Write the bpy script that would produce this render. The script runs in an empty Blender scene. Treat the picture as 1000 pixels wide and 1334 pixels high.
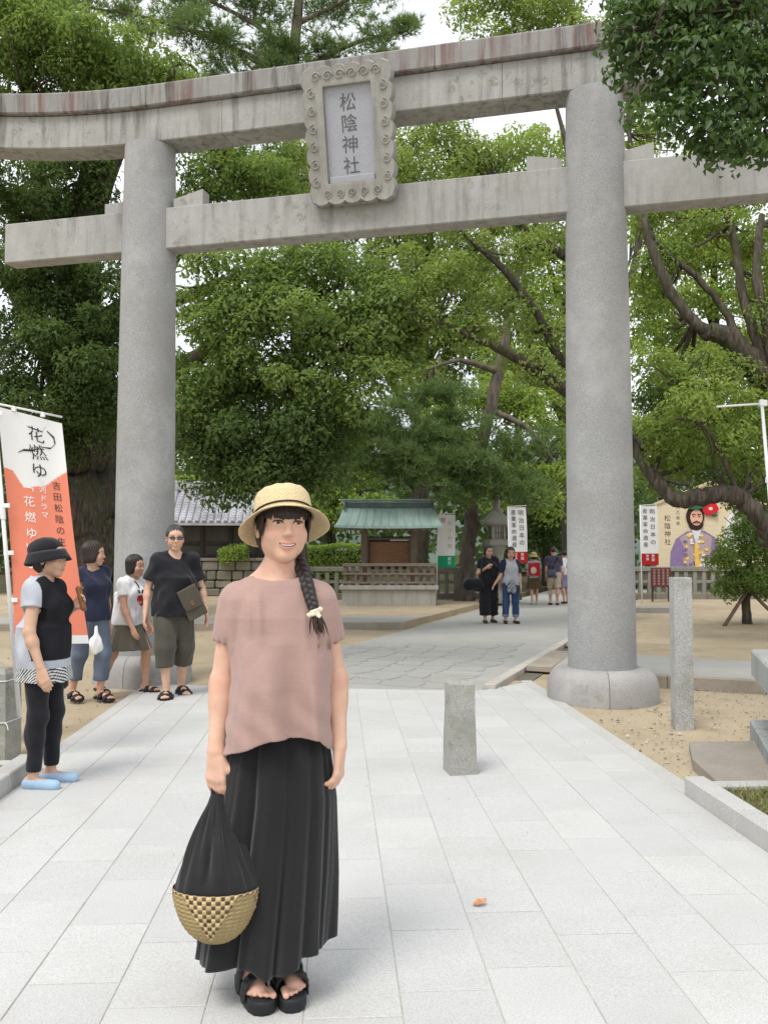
import bpy, bmesh, math, random
import numpy as np
from mathutils import Vector, Matrix, noise as mnoise
R = math.radians
random.seed(7); rng = np.random.default_rng(7)
scene = bpy.context.scene
COL = scene.collection

# ------------------------------------------------------------------ camera
cam = bpy.data.cameras.new('camera'); camo = bpy.data.objects.new('camera', cam); COL.objects.link(camo)
cam.sensor_fit = 'HORIZONTAL'; cam.sensor_width = 36.0; cam.lens = 41.4
cam.clip_start = 0.05; cam.clip_end = 900
camo.location = (0, 0, 1.455); camo.rotation_euler = (R(90 + 2.589), 0, R(-3.086))
scene.camera = camo

# ------------------------------------------------------------------ world, sun, exposure
SUN_EL, SUN_AZ = R(58), R(215)          # azimuth clockwise from +Y (path direction): behind and to the left of the camera
world = bpy.data.worlds.new('World'); scene.world = world; world.use_nodes = True
wn, wl = world.node_tree.nodes, world.node_tree.links
wn.clear()
wo = wn.new('ShaderNodeOutputWorld'); bg = wn.new('ShaderNodeBackground'); sky = wn.new('ShaderNodeTexSky')
sky.sky_type = 'NISHITA'; sky.sun_disc = False; sky.sun_elevation = SUN_EL; sky.sun_rotation = SUN_AZ
sky.air_density = 1.0; sky.dust_density = 3.0
tc = wn.new('ShaderNodeTexCoord'); cn = wn.new('ShaderNodeTexNoise'); cn.inputs['Scale'].default_value = 2.2; cn.inputs['Detail'].default_value = 6
cr = wn.new('ShaderNodeValToRGB'); cr.color_ramp.elements[0].position = .3; cr.color_ramp.elements[0].color = (7.5, 7.9, 8.4, 1)
cr.color_ramp.elements[1].position = .7; cr.color_ramp.elements[1].color = (10.5, 10.6, 10.7, 1)
mx = wn.new('ShaderNodeMixRGB'); mx.inputs[0].default_value = .82
wl.new(tc.outputs['Generated'], cn.inputs['Vector']); wl.new(cn.outputs['Fac'], cr.inputs['Fac'])
wl.new(sky.outputs[0], mx.inputs[1]); wl.new(cr.outputs[0], mx.inputs[2]); wl.new(mx.outputs[0], bg.inputs['Color'])
bg.inputs['Strength'].default_value = .1
wl.new(bg.outputs[0], wo.inputs['Surface'])
sun = bpy.data.lights.new('sun', 'SUN'); suno = bpy.data.objects.new('sun', sun); COL.objects.link(suno)
sun.energy = 1.5; sun.angle = R(22); sun.color = (1, .96, .9)
sd = Vector((math.sin(SUN_AZ) * math.cos(SUN_EL), math.cos(SUN_AZ) * math.cos(SUN_EL), math.sin(SUN_EL)))
suno.rotation_euler = sd.to_track_quat('Z', 'Y').to_euler()
suno.location = (-6, -6, 14)
scene.view_settings.view_transform = 'Standard'; scene.view_settings.look = 'None'
scene.view_settings.exposure = 0.62; scene.view_settings.gamma = 1.0

# ------------------------------------------------------------------ materials
MATS = {}
def lin(*c): return tuple(((x / 255 / 12.92) if x / 255 <= .04045 else ((x / 255 + .055) / 1.055) ** 2.4) for x in c) + (1,)
class NT:
    def __init__(s, name):
        s.m = bpy.data.materials.new(name); s.m.use_nodes = True; s.n = s.m.node_tree.nodes; s.l = s.m.node_tree.links
        s.b = s.n['Principled BSDF']; s.out = s.n['Material Output']
    def new(s, t, **kw):
        n = s.n.new(t)
        for k, v in kw.items():
            if k in n.inputs: n.inputs[k].default_value = v
            else: setattr(n, k, v)
        return n
    def link(s, a, b): s.l.new(a, b)
    def coords(s, kind='Object', scale=(1, 1, 1), rnd=0):
        t = s.new('ShaderNodeTexCoord'); mp = s.new('ShaderNodeMapping'); mp.inputs['Scale'].default_value = scale
        s.link(t.outputs[kind], mp.inputs['Vector'])
        if rnd:
            oi = s.new('ShaderNodeObjectInfo'); ml = s.new('ShaderNodeMath', operation='MULTIPLY'); ml.inputs[1].default_value = rnd
            s.link(oi.outputs['Random'], ml.inputs[0]); s.link(ml.outputs[0], mp.inputs['Location'])
        return mp.outputs[0]
    def noise(s, vec, scale, detail=4, rough=.55, lac=2.0):
        n = s.new('ShaderNodeTexNoise'); n.inputs['Scale'].default_value = scale; n.inputs['Detail'].default_value = detail; n.inputs['Roughness'].default_value = rough
        s.link(vec, n.inputs['Vector']); return n.outputs['Fac']
    def ramp(s, fac, stops, interp='LINEAR'):
        r = s.new('ShaderNodeValToRGB'); e = r.color_ramp.elements; r.color_ramp.interpolation = interp
        while len(e) < len(stops): e.new(.5)
        for el, (p, c) in zip(e, stops):
            el.position = p; el.color = c if len(c) == 4 else tuple(c) + (1,)
        s.link(fac, r.inputs['Fac']); return r.outputs['Color']
    def mask(s, fac, a, b):
        r = s.new('ShaderNodeMapRange'); r.inputs['From Min'].default_value = a; r.inputs['From Max'].default_value = b; r.clamp = True
        s.link(fac, r.inputs['Value']); return r.outputs[0]
    def mix(s, fac, a, b, mode='MIX'):
        m = s.new('ShaderNodeMixRGB'); m.blend_type = mode
        for sock, v in ((m.inputs[0], fac), (m.inputs[1], a), (m.inputs[2], b)):
            if hasattr(v, 'links') or hasattr(v, 'is_linked'): s.link(v, sock)
            else: sock.default_value = v if not isinstance(v, tuple) else (v if len(v) == 4 else v + (1,))
        return m.outputs[0]
    def mul(s, a, b):
        m = s.new('ShaderNodeMath', operation='MULTIPLY')
        for sock, v in ((m.inputs[0], a), (m.inputs[1], b)):
            if isinstance(v, (int, float)): sock.default_value = v
            else: s.link(v, sock)
        return m.outputs[0]
    def bump(s, h, strength=.3, dist=.01):
        b = s.new('ShaderNodeBump'); b.inputs['Strength'].default_value = strength; b.inputs['Distance'].default_value = dist
        s.link(h, b.inputs['Height']); s.link(b.outputs[0], s.b.inputs['Normal'])
    def done(s, col=None, rough=.8, spec=.3):
        if col is not None:
            if isinstance(col, tuple): s.b.inputs['Base Color'].default_value = col if len(col) == 4 else col + (1,)
            else: s.link(col, s.b.inputs['Base Color'])
        s.b.inputs['Roughness'].default_value = rough; s.b.inputs['Specular IOR Level'].default_value = spec
        return s.m
def plain(name, c, rough=.7, var=.12, scale=9, bump=.15, bscale=80, bdist=.004, spec=.3, rnd=5, stretch=(1, 1, 1)):
    if name in MATS: return MATS[name]
    t = NT(name); v = t.coords('Object', stretch, rnd)
    c = c if len(c) == 4 else tuple(c) + (1,)
    lo = tuple(x * (1 - var) for x in c[:3]) + (1,); hi = tuple(min(1, x * (1 + var)) for x in c[:3]) + (1,)
    col = t.ramp(t.noise(v, scale, 5), [(.3, lo), (.7, hi)])
    if bump: t.bump(t.noise(v, bscale, 4), bump, bdist)
    MATS[name] = t.done(col, rough, spec); return MATS[name]
def stone(name, c, speck=.35, sscale=260, stain=0, lichen=0, red=0, green=0, bump=.25, rnd=7, rough=.82, hvar=.1, wash=0, tint=None, patch=0):
    t = NT(name); v = t.coords('Object', (1, 1, 1), rnd)
    c = tuple(c[:3]); k = lambda f: tuple(min(1, x * f) for x in c) + (1,)
    col = t.ramp(t.noise(v, 2.2, 5), [(.3, k(1 - hvar)), (.7, k(1 + hvar))])
    sp = t.noise(v, sscale, 2, .6)
    col = t.mix(speck, col, t.ramp(sp, [(.36, k(.45)), (.47, k(.95)), (.56, k(1.05)), (.66, k(1.4))]), 'MIX')
    if patch:
        gm = t.new('ShaderNodeNewGeometry'); pn = t.noise(gm.outputs['Position'], 1.3, 6, .62); pn2 = t.noise(gm.outputs['Position'], 7, 5, .7)
        col = t.mix(t.mul(t.mask(pn, .5, .72), patch), col, tuple(x * y for x, y in zip(c, (.74, .7, .62))) + (1,)); col = t.mix(t.mul(t.mask(pn2, .6, .74), patch * .6), col, tuple(x * .6 for x in c) + (1,))
    if tint is not None:
        oi = t.new('ShaderNodeObjectInfo'); col = t.mix(.5, col, t.mix(1.0, col, t.ramp(oi.outputs['Random'], tint), 'MULTIPLY'))
    if wash:
        w = t.noise(t.coords('Object', (1.2, 1.2, 1.0), rnd), 1.6, 7, .7)
        col = t.mix(t.mul(t.mask(w, .48, .66), wash), col, k(1.35)); 
        col = t.mix(t.mul(t.mask(t.noise(v, 1.1, 6, .7), .5, .75), wash), col, tuple(x * y for x, y in zip(k(.68)[:3], (.92, .98, 1.06))) + (1,))
    if stain:
        s = t.noise(t.coords('Object', (7, 7, .55), 0), 1.5, 6, .65); s2 = t.noise(t.coords('Object', (1, 1, 1), 0), 1.1, 3)
        m_ = t.mul(t.mul(t.mask(s, .47, .66), t.mask(s2, .34, .58)), stain)
        col = t.mix(m_, col, (.09, .085, .075, 1))
    if red:
        s = t.noise(t.coords('Object', (9, 9, .35), 3), 1.2, 5, .6); s2 = t.noise(t.coords('Object', (.5, .5, .2), 0), 1.9, 2)
        col = t.mix(t.mul(t.mul(t.mask(s, .46, .6), t.mask(s2, .5, .62)), red), col, (.16, .085, .075, 1))
    if lichen:
        vo = t.new('ShaderNodeTexVoronoi'); vo.inputs['Scale'].default_value = 7; vo.inputs['Randomness'].default_value = 1
        wv = t.new('ShaderNodeVectorMath', operation='ADD'); nz = t.new('ShaderNodeTexNoise'); nz.inputs['Scale'].default_value = 14
        t.link(v, nz.inputs['Vector']); sc_ = t.new('ShaderNodeVectorMath', operation='SCALE'); sc_.inputs['Scale'].default_value = .12
        t.link(nz.outputs['Color'], sc_.inputs[0]); t.link(v, wv.inputs[0]); t.link(sc_.outputs[0], wv.inputs[1]); t.link(wv.outputs[0], vo.inputs['Vector'])
        area = t.mask(t.noise(v, .9, 3), .46, .58)
        d = t.mask(vo.outputs['Distance'], .42, .3)
        fine_ = t.mask(t.noise(v, 26, 4, .7), .40, .58); col = t.mix(t.mul(t.mul(t.mul(d, area), fine_), lichen), col, (.15, .155, .11, 1))
    if green:
        col = t.mix(t.mul(t.mask(t.noise(v, 3.5, 6, .7), .48, .68), green), col, (.12, .14, .07, 1))
    t.bump(t.noise(v, sscale * .6, 3), bump, .003)
    MATS[name] = t.done(col, rough, .25); return MATS[name]
def colattr(name, rough=.6, spec=.3, bump=0, bscale=300, sss=0, weave=0, mul=1.0):
    t = NT(name); a = t.new('ShaderNodeAttribute'); a.attribute_name = 'Col'
    v = t.coords('Object'); n = t.noise(v, 25, 4)
    col = t.mix(.5, a.outputs['Color'], t.mix(1.0, a.outputs['Color'], t.ramp(n, [(.3, (.86, .86, .86)), (.7, (1.14, 1.14, 1.14))]), 'MULTIPLY'))
    if bump: t.bump(t.noise(v, bscale, 3), bump, .002)
    if sss:
        t.b.inputs['Subsurface Weight'].default_value = sss; t.b.inputs['Subsurface Radius'].default_value = (.012, .005, .003); t.b.inputs['Subsurface Scale'].default_value = 1
    MATS[name] = t.done(col, rough, spec); return MATS[name]
def cloth(name, c, var=.12, rough=.9, weave=900, bump=.35, sheen=.15, fold=0):
    t = NT(name); v = t.coords('Object'); c = tuple(c[:3])
    k = lambda f: tuple(min(1, x * f) for x in c) + (1,)
    col = t.ramp(t.noise(v, 7, 5), [(.3, k(1 - var)), (.7, k(1 + var))])
    w1 = t.noise(t.coords('Object', (1, 1, .06)), weave, 1); w2 = t.noise(t.coords('Object', (.06, .06, 1)), weave, 1)
    mm = t.new('ShaderNodeMath', operation='ADD'); t.link(w1, mm.inputs[0]); t.link(w2, mm.inputs[1])
    col = t.mix(.35, col, t.ramp(t.mul(mm.outputs[0], .5), [(.38, k(.75)), (.62, k(1.2))]))
    t.bump(mm.outputs[0], bump, .002); t.b.inputs['Sheen Weight'].default_value = sheen
    MATS[name] = t.done(col, rough, .2); return MATS[name]

# ------------------------------------------------------------------ mesh helpers
def fmesh(name, V, Fs, smooth=False, mats=None, col=None):
    """V (n,3); Fs array (m,3|4) or list of such arrays"""
    if not isinstance(Fs, (list, tuple)) or np.ndim(Fs[0]) == 1: Fs = [np.asarray(Fs)]
    Fs = [np.asarray(f, np.int32) for f in Fs if len(f)]
    me = bpy.data.meshes.new(name); V = np.asarray(V, np.float32)
    me.vertices.add(len(V)); me.vertices.foreach_set('co', V.ravel())
    flat = np.concatenate([f.ravel() for f in Fs]); cnt = np.concatenate([np.full(len(f), f.shape[1], np.int32) for f in Fs])
    me.loops.add(len(flat)); me.loops.foreach_set('vertex_index', flat)
    st = np.concatenate([[0], np.cumsum(cnt)[:-1]]).astype(np.int32)
    me.polygons.add(len(cnt)); me.polygons.foreach_set('loop_start', st)
    if smooth: me.polygons.foreach_set('use_smooth', np.ones(len(cnt), bool))
    if col is not None:
        ca = me.color_attributes.new('Col', 'FLOAT_COLOR', 'POINT'); ca.data.foreach_set('color', np.asarray(col, np.float32).ravel())
    me.update(calc_edges=True)
    return me
def obj(name, me, mat=None, parent=None, loc=None, rot=None):
    o = bpy.data.objects.new(name, me)
    if mat is not None and len(me.materials) == 0: me.materials.append(mat)
    COL.objects.link(o)
    if parent: o.parent = parent
    if loc is not None: o.location = loc
    if rot is not None: o.rotation_euler = rot
    return o
def tag(o, label=None, cat=None, group=None, kind=None):
    if label: o['label'] = label
    if cat: o['category'] = cat
    if group: o['group'] = group
    if kind: o['kind'] = kind
    return o
def empty(name, loc, rz=0, **kw):
    o = bpy.data.objects.new(name, None); COL.objects.link(o); o.location = loc; o.rotation_euler = (0, 0, rz); o.empty_display_size = .2
    return tag(o, **kw)
def struct(name, me, mat, **kw): return tag(obj(name, me, mat, **kw), kind='structure')
def rotm(rx=0, ry=0, rz=0):
    return np.array((Matrix.Rotation(rz, 3, 'Z') @ Matrix.Rotation(ry, 3, 'Y') @ Matrix.Rotation(rx, 3, 'X')))
class MB:
    def __init__(s): s.v = []; s.f = []
    def add(s, V, F):
        o = sum(len(a) for a in s.v); s.v.append(np.asarray(V, float).reshape(-1, 3)); s.f += [tuple(i + o for i in f) for f in F]; return s
    def box(s, c, d, ch=.004, rot=None):
        """box with centre c, dims d, chamfer ch"""
        hx, hy, hz = [x / 2 for x in d]; ch = min(ch, .45 * min(d)); V = []; idx = {}
        for sx in (-1, 1):
            for sy in (-1, 1):
                for sz in (-1, 1):
                    for a in range(3):
                        p = [sx * (hx - ch), sy * (hy - ch), sz * (hz - ch)]; p[a] = (sx * hx, sy * hy, sz * hz)[a]
                        idx[(sx, sy, sz, a)] = len(V); V.append(p)
        F = []
        def q(*k): F.append([idx[i] for i in k])
        for a, s1 in ((0, 1), (0, -1), (1, 1), (1, -1), (2, 1), (2, -1)):
            ring = [(-1, -1), (1, -1), (1, 1), (-1, 1)]
            ks = []
            for u, w in ring:
                k = [0, 0, 0]; k[a] = s1; k[(a + 1) % 3] = u; k[(a + 2) % 3] = w; ks.append((*k, a))
            q(*(ks if s1 > 0 else ks[::-1]))
        for a in range(3):
            b, c2 = (a + 1) % 3, (a + 2) % 3
            for sb in (-1, 1):
                for sc in (-1, 1):
                    k1 = [0, 0, 0]; k1[a] = -1; k1[b] = sb; k1[c2] = sc; k2 = list(k1); k2[a] = 1
                    f = [(*k1, b), (*k2, b), (*k2, c2), (*k1, c2)]
                    q(*(f if sb * sc < 0 else f[::-1]))
        for sx in (-1, 1):
            for sy in (-1, 1):
                for sz in (-1, 1):
                    f = [(sx, sy, sz, 0), (sx, sy, sz, 1), (sx, sy, sz, 2)]
                    q(*(f if sx * sy * sz > 0 else f[::-1]))
        V = np.array(V)
        if rot is not None: V = V @ np.asarray(rot).T
        return s.add(V + np.asarray(c), F)
    def tube(s, pts, rad, n=8, cap=True, flat=None):
        pts = np.asarray(pts, float); rad = np.broadcast_to(np.asarray(rad, float), (len(pts),)); V = []
        up = None
        for i, p in enumerate(pts):
            t = pts[min(i + 1, len(pts) - 1)] - pts[max(i - 1, 0)]; t = t / (np.linalg.norm(t) + 1e-9)
            if up is None: up = np.cross(t, (0, 0, 1.)) if abs(t[2]) < .9 else np.cross(t, (0, 1., 0))
            up = up - t * (up @ t); up /= np.linalg.norm(up) + 1e-9; w = np.cross(t, up)
            for k in range(n):
                a = 2 * math.pi * k / n; V.append(p + rad[i] * (math.cos(a) * up + math.sin(a) * w))
        F = []
        for i in range(len(pts) - 1):
            for k in range(n):
                F.append((i * n + k, i * n + (k + 1) % n, (i + 1) * n + (k + 1) % n, (i + 1) * n + k))
        if cap: F.append(tuple(range(n))[::-1]); F.append(tuple((len(pts) - 1) * n + k for k in range(n)))
        return s.add(V, F)
    def lathe(s, prof, n=32, c=(0, 0, 0), a0=0, a1=2 * math.pi, cap=True):
        full = abs(a1 - a0 - 2 * math.pi) < 1e-6; m = n if full else n + 1; V = []
        for r, z in prof:
            for k in range(m):
                a = a0 + (a1 - a0) * k / n; V.append((c[0] + r * math.cos(a), c[1] + r * math.sin(a), c[2] + z))
        F = []
        for i in range(len(prof) - 1):
            for k in range(n if full else n):
                k2 = (k + 1) % m
                F.append((i * m + k, i * m + k2, (i + 1) * m + k2, (i + 1) * m + k))
        if cap and full: F.append(tuple(range(m))[::-1]); F.append(tuple((len(prof) - 1) * m + k for k in range(m)))
        if not full:
            L = len(prof); F.append(tuple(i * m for i in range(L))); F.append(tuple(i * m + m - 1 for i in range(L))[::-1])
        return s.add(V, F)
    def prism(s, poly, z0, z1, M=None):
        n = len(poly); V = [(x, y, z0) for x, y in poly] + [(x, y, z1) for x, y in poly]
        F = [tuple(range(n))[::-1], tuple(range(n, 2 * n))] + [(i, (i + 1) % n, n + (i + 1) % n, n + i) for i in range(n)]
        V = np.array(V, float)
        if M is not None: V = V @ np.asarray(M)[:3, :3].T + np.asarray(M)[:3, 3]
        return s.add(V, F)
    def mesh(s, name, smooth=False):
        me = bpy.data.meshes.new(name); me.from_pydata(np.concatenate(s.v).tolist(), [], s.f); me.update()
        if smooth is not False:
            me.polygons.foreach_set('use_smooth', np.ones(len(me.polygons), bool))
            if smooth is not True: me.set_sharp_from_angle(angle=smooth)
        return me
    def build(s, name, mat, parent=None, smooth=False, **kw): return obj(name, s.mesh(name, smooth), mat, parent, **kw)
GLY = {}
def glyph(ch):
    if ch in GLY: return GLY[ch]
    c = bpy.data.curves.new('g', 'FONT'); c.body = ch; c.align_x = 'CENTER'
    o = bpy.data.objects.new('g', c); COL.objects.link(o)
    me = bpy.data.meshes.new_from_object(o.evaluated_get(bpy.context.evaluated_depsgraph_get()))
    V = np.array([v.co[:] for v in me.vertices]).reshape(-1, 3)[:, :2]; F = [tuple(p.vertices) for p in me.polygons]
    bpy.data.objects.remove(o); bpy.data.curves.remove(c); bpy.data.meshes.remove(me)
    V = V - np.array([0, .38]); GLY[ch] = (V, F); return V, F
def text_cols(cols, jitter=0, slant=0, seed=3):
    """cols: list of (string, x, y_top, size, step) vertical columns -> 2D verts, faces"""
    V = []; F = []; o = 0; rr = random.Random(seed)
    for st, x, y, size, step in cols:
        for i, ch in enumerate(st):
            g, f = glyph(ch)
            if ch in '「」ー': g = np.stack([g[:, 1], -g[:, 0]], 1)
            a = rr.uniform(-jitter, jitter); g2 = g @ np.array([[math.cos(a), -math.sin(a)], [math.sin(a) + slant, math.cos(a)]])
            V.append(g2 * size + np.array([x, y - step * (i + .5)])); F += [tuple(k + o for k in q) for q in f]; o += len(g)
    return np.concatenate(V), F
def print_on(name, cols, fn, mat, parent, **kw):
    for st, x, y, size, step in cols:                       # every character is a part of its own
        for i, ch in enumerate(st):
            V2, F = text_cols([(ch, x, y - step * i, size, step)], seed=i, **kw); MB().add(np.array([fn(p, q) for p, q in V2]), F).build(name, mat, parent)
def fbm(p, s, o=4):
    return mnoise.fractal(Vector(p) * s, 1.0, 2.0, o)
def smooth_path(b, k=5, jit=0.0, r=None):
    b = np.array(b); n = len(b); out = []
    for i in range(n - 1):
        p0, p1, p2, p3 = b[max(i - 1, 0)], b[i], b[i + 1], b[min(i + 2, n - 1)]
        for j in range(k):
            t = j / k; out.append(.5 * ((2 * p1) + (-p0 + p2) * t + (2 * p0 - 5 * p1 + 4 * p2 - p3) * t * t + (-p0 + 3 * p1 - 3 * p2 + p3) * t ** 3))
    out.append(b[-1]); out = np.array(out)
    if jit: out[1:-1, :3] += r.normal(size=(len(out) - 2, 3)) * out[1:-1, 3:4] * jit
    return out
# ================================================================== SETTING
def sand_mat():
    t = NT('sand'); v = t.coords('Object')
    c = t.ramp(t.noise(v, .55, 6, .6), [(.3, lin(150, 134, 108)), (.52, lin(172, 157, 132)), (.72, lin(192, 179, 156))])
    c = t.mix(t.mask(t.noise(v, 1.7, 5, .65), .52, .72), c, lin(138, 120, 92))
    c = t.mix(.5, c, t.ramp(t.noise(v, 210, 3, .7), [(.33, lin(110, 96, 74)), (.5, lin(170, 156, 131)), (.68, lin(205, 194, 174))]))
    # forest floor beyond the precinct fence
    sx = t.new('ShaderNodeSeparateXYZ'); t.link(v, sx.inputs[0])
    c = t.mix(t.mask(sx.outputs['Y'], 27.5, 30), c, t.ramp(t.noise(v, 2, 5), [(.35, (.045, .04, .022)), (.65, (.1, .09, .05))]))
    h = t.mix(.35, t.noise(v, 9, 5, .7), t.noise(v, 120, 3)); t.bump(h, .5, .02)
    return t.done(c, .95, .1)
SAND = sand_mat()
def sheet(name, xs, ys, zf, mat):
    X, Y = np.meshgrid(xs, ys, indexing='ij'); Z = zf(X, Y); V = np.stack([X, Y, Z], -1).reshape(-1, 3); n, m = X.shape
    i, j = np.meshgrid(np.arange(n - 1), np.arange(m - 1), indexing='ij'); a = (i * m + j).ravel()
    return fmesh(name, V, np.stack([a, a + m, a + m + 1, a + 1], 1), True)
xs = np.concatenate([[-400, -150, -60, -30, -16], np.linspace(-9, 9, 121), [16, 30, 60, 150, 400]])
ys = np.concatenate([[-60, -20, -6], np.linspace(-2, 26, 141), [32, 45, 70, 120, 250, 600]])
def gz(X, Y):
    z = np.full(X.shape, -.03)
    near = (abs(X) < 9.5) & (Y > -3) & (Y < 27)
    n = .012 * np.sin(X * 2.1 + 1.3 * np.sin(Y * 1.7)) * np.sin(Y * 1.6 + 2) + .008 * np.sin(X * 5.3 + Y * 4.1)
    return z + np.where(near, n * .7, 0)
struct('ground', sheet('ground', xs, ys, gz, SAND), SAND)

# --- near path of granite pavers
PAV = stone('paver_granite', (.495, .495, .485), speck=.3, sscale=170, bump=.15, rnd=40, hvar=.05, patch=.32, tint=[(0, (.92, .92, .925)), (.5, (1, 1, 1)), (1, (1.06, 1.055, 1.04))])
GROUT = plain('grout', (.46, .43, .37), .95, .2, 30, .3, 200)
KERB = stone('kerb_granite', (.46, .455, .435), speck=.45, sscale=170, bump=.2, rnd=30, stain=.0, hvar=.12)
bed = MB(); bed.prism([(-2.0, -3), (2.1, -3), (2.1, 9.3), (-2.0, 9.8)], -.055, -.0045)
path = struct('path', bed.mesh('path'), GROUT)
L, W = .4755, .3125
def yend(x): return 9.5 - .2 * (x - .06) if x < 1.5 else 9.28 + .9 * (x - 1.5)
pm = [MB().box((0, 0, -.024), (W - .0035, L - .0065, .048), .0022).mesh('paver') for _ in range(1)]
rp = random.Random(11)
offs = [.0, .21, .11, .36, .17, .29, .06, .23, .4, .15, .33, .02, .25]
for c in range(13):
    x0 = -1.975 + W * c; y = 1.35 + offs[c] * .9
    while True:
        e0, e1 = yend(x0), yend(x0 + W)
        if y + L < min(e0, e1) - .12:
            o = obj('paver', pm[0], PAV, path, (x0 + W / 2, y + L / 2, -rp.random() * .0016)); o.rotation_euler = (rp.gauss(0, .0016), rp.gauss(0, .002), 0); y += L
        else:
            g = .0025
            MB().prism([(x0 + g, y + g), (x0 + W - g, y + g), (x0 + W - g, e1 - g), (x0 + g, e0 - g)], -.05, -.001).build('paver', PAV, path); break
# kerbs: flush beyond the beds, raised beside the grass beds
def kerbline(x, y0, y1, h, w=.125):
    y = y0; k = 0
    while y < y1 - .05:
        l = min(.95, y1 - y); o = MB().box((0, 0, h / 2 - .06), (w, l - .006, h + .12), .008).build('kerb_stone', KERB, path, loc=(x, y + l / 2, 0)); y += l
kerbline(2.155, 5.29, 10.0, -.002); kerbline(2.155, .8, 5.28, .105)
kerbline(-2.045, 6.1, 9.75, -.002); kerbline(-2.045, .8, 6.09, .105)
def kerbcross(x0, x1, y, h=.07, w=.11):
    x = x0
    while x < x1 - .05:
        l = min(.9, x1 - x); MB().box((0, 0, h / 2 - .06), (l - .006, w, h + .12), .008).build('kerb_stone', KERB, path, loc=(x + l / 2, y, 0)); x += l
kerbcross(2.225, 5.0, 5.24); kerbcross(-5.0, -2.115, 6.02)

# --- grass beds
SOIL = plain('soil', (.13, .11, .055), .95, .35, 12, .6, 90, .02)
TURF = NT('turf'); tv = TURF.coords('Object')
GI = TURF.new('ShaderNodeNewGeometry')
TURF = (lambda t: t.done(t.ramp(GI.outputs['Random Per Island'], [(0, (.13, .17, .045)), (.5, (.2, .25, .07)), (.8, (.3, .3, .12)), (1, (.36, .3, .17))]), .7, .2))(TURF)
def grass(name, x0, x1, y0, y1, n, label):
    soil = sheet(name + '_soil', np.linspace(x0, x1, 12), np.linspace(y0, y1, 12), lambda X, Y: .045 + .008 * np.sin(X * 9) * np.sin(Y * 8), SOIL)
    so = struct('grass_bed_soil', soil, SOIL)
    r = np.random.default_rng(len(name)); P = np.stack([r.uniform(x0, x1, n), r.uniform(y0, y1, n), np.full(n, .04)], 1)
    a = r.uniform(0, 6.283, n); h = r.uniform(.02, .055, n); w = r.uniform(.002, .0045, n); ln = r.normal(0, .6, (n, 2)) * h[:, None]
    d = np.stack([np.cos(a), np.sin(a), 0 * a], 1) * w[:, None]
    T = P + np.concatenate([ln, h[:, None]], 1)
    V = np.stack([P - d, P + d, T], 1).reshape(-1, 3); F = np.arange(3 * n).reshape(-1, 3)
    tag(obj('grass', fmesh('grass', V, F), TURF), label, 'grass', kind='stuff')
grass('gr', 2.225, 4.6, 2.6, 5.18, 26000, 'patchy green and yellow grass in the bed right of the raised kerb')
grass('gra', -4.4, -2.115, 3.0, 5.96, 26000, 'short green grass in the bed below the tied stone post')

# --- the wider approach road beyond the gate, heading right
CONC = stone('path_concrete', (.355, .35, .325), speck=.4, sscale=120, bump=.2, wash=.25, hvar=.08)
road = MB(); road.prism([(-1.45, 9.82), (.06, 9.52), (1.5, 9.3), (1.56, 9.4), (4.1, 15.2), (12.2, 33.6), (8.4, 34), (0.03, 13.4)], -.09, -.004)
roado = struct('approach_road', road.mesh('approach_road'), CONC)
FLAG = stone('flagstone', (.34, .338, .318), speck=.4, sscale=120, bump=.3, rnd=30, hvar=.1, tint=[(0, (.9, .9, .9)), (1, (1.1, 1.09, 1.06))])
JOINT = plain('flag_joint', (.5, .47, .4), .9)
# crazy paving: jittered grid of polygons
jr = random.Random(5); gp = {}
ca, sa = math.cos(R(-22)), math.sin(R(-22))
def jp(i, j):
    if (i, j) not in gp: gp[(i, j)] = (i * .42 + jr.uniform(-.12, .12), j * .36 + jr.uniform(-.1, .1))
    return gp[(i, j)]
def inroad(x, y): return y > yend(x) + .03 and x < 1.42 + .44 * (y - 9.36) - .02 and x > -1.42 + .4 * (y - 9.8) + .03 and y < 14.2
for i in range(-9, 12):
    for j in range(0, 18):
        q = [jp(i, j), jp(i + 1, j), jp(i + 1, j + 1), jp(i, j + 1)]
        q = [(x * ca - y * sa - .2, x * sa + y * ca + 9.2) for x, y in q]
        cx, cy = sum(p[0] for p in q) / 4, sum(p[1] for p in q) / 4
        q8 = []
        for k in range(4):
            a, b = q[k], q[(k + 1) % 4]
            q8 += [(a[0] * .86 + b[0] * .14, a[1] * .86 + b[1] * .14), (a[0] * .14 + b[0] * .86, a[1] * .14 + b[1] * .86)]
        q8 = [(cx + (x - cx) * .955, cy + (y - cy) * .955) for x, y in q8]
        if all(inroad(x, y) for x, y in q8):
            MB().prism(q8, -.03, .001 + jr.random() * .003).build('flagstone', FLAG, roado)
KB2 = stone('drain_stone', (.33, .29, .24), speck=.35, sscale=150, stain=0, green=.25, hvar=.2, rnd=20)
LK = stone('pale_kerb', (.46, .43, .38), speck=.35, sscale=150, hvar=.12, rnd=20)
drk = plain('drain_dark', (.14, .125, .1), .9)
dv = np.array([.4045, .9145]); nv = np.array([.9145, -.4045]); p0 = np.array([1.56, 9.4])
def along(s, off, z): return (*(p0 + dv * s + nv * off), z)
for k in range(6):
    MB().box((0, 0, 0), (.13, 1.17, .14), .008).build('kerb_stone', LK, roado, loc=along(.6 + 1.18 * k, .07, -.022), rot=(0, 0, -R(23.86)))
MB().box((0, 0, 0), (.2, 9, .02), .002).build('drain_channel', drk, roado, loc=along(5.4, .25, -.03), rot=(0, 0, -R(23.86)))
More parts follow.
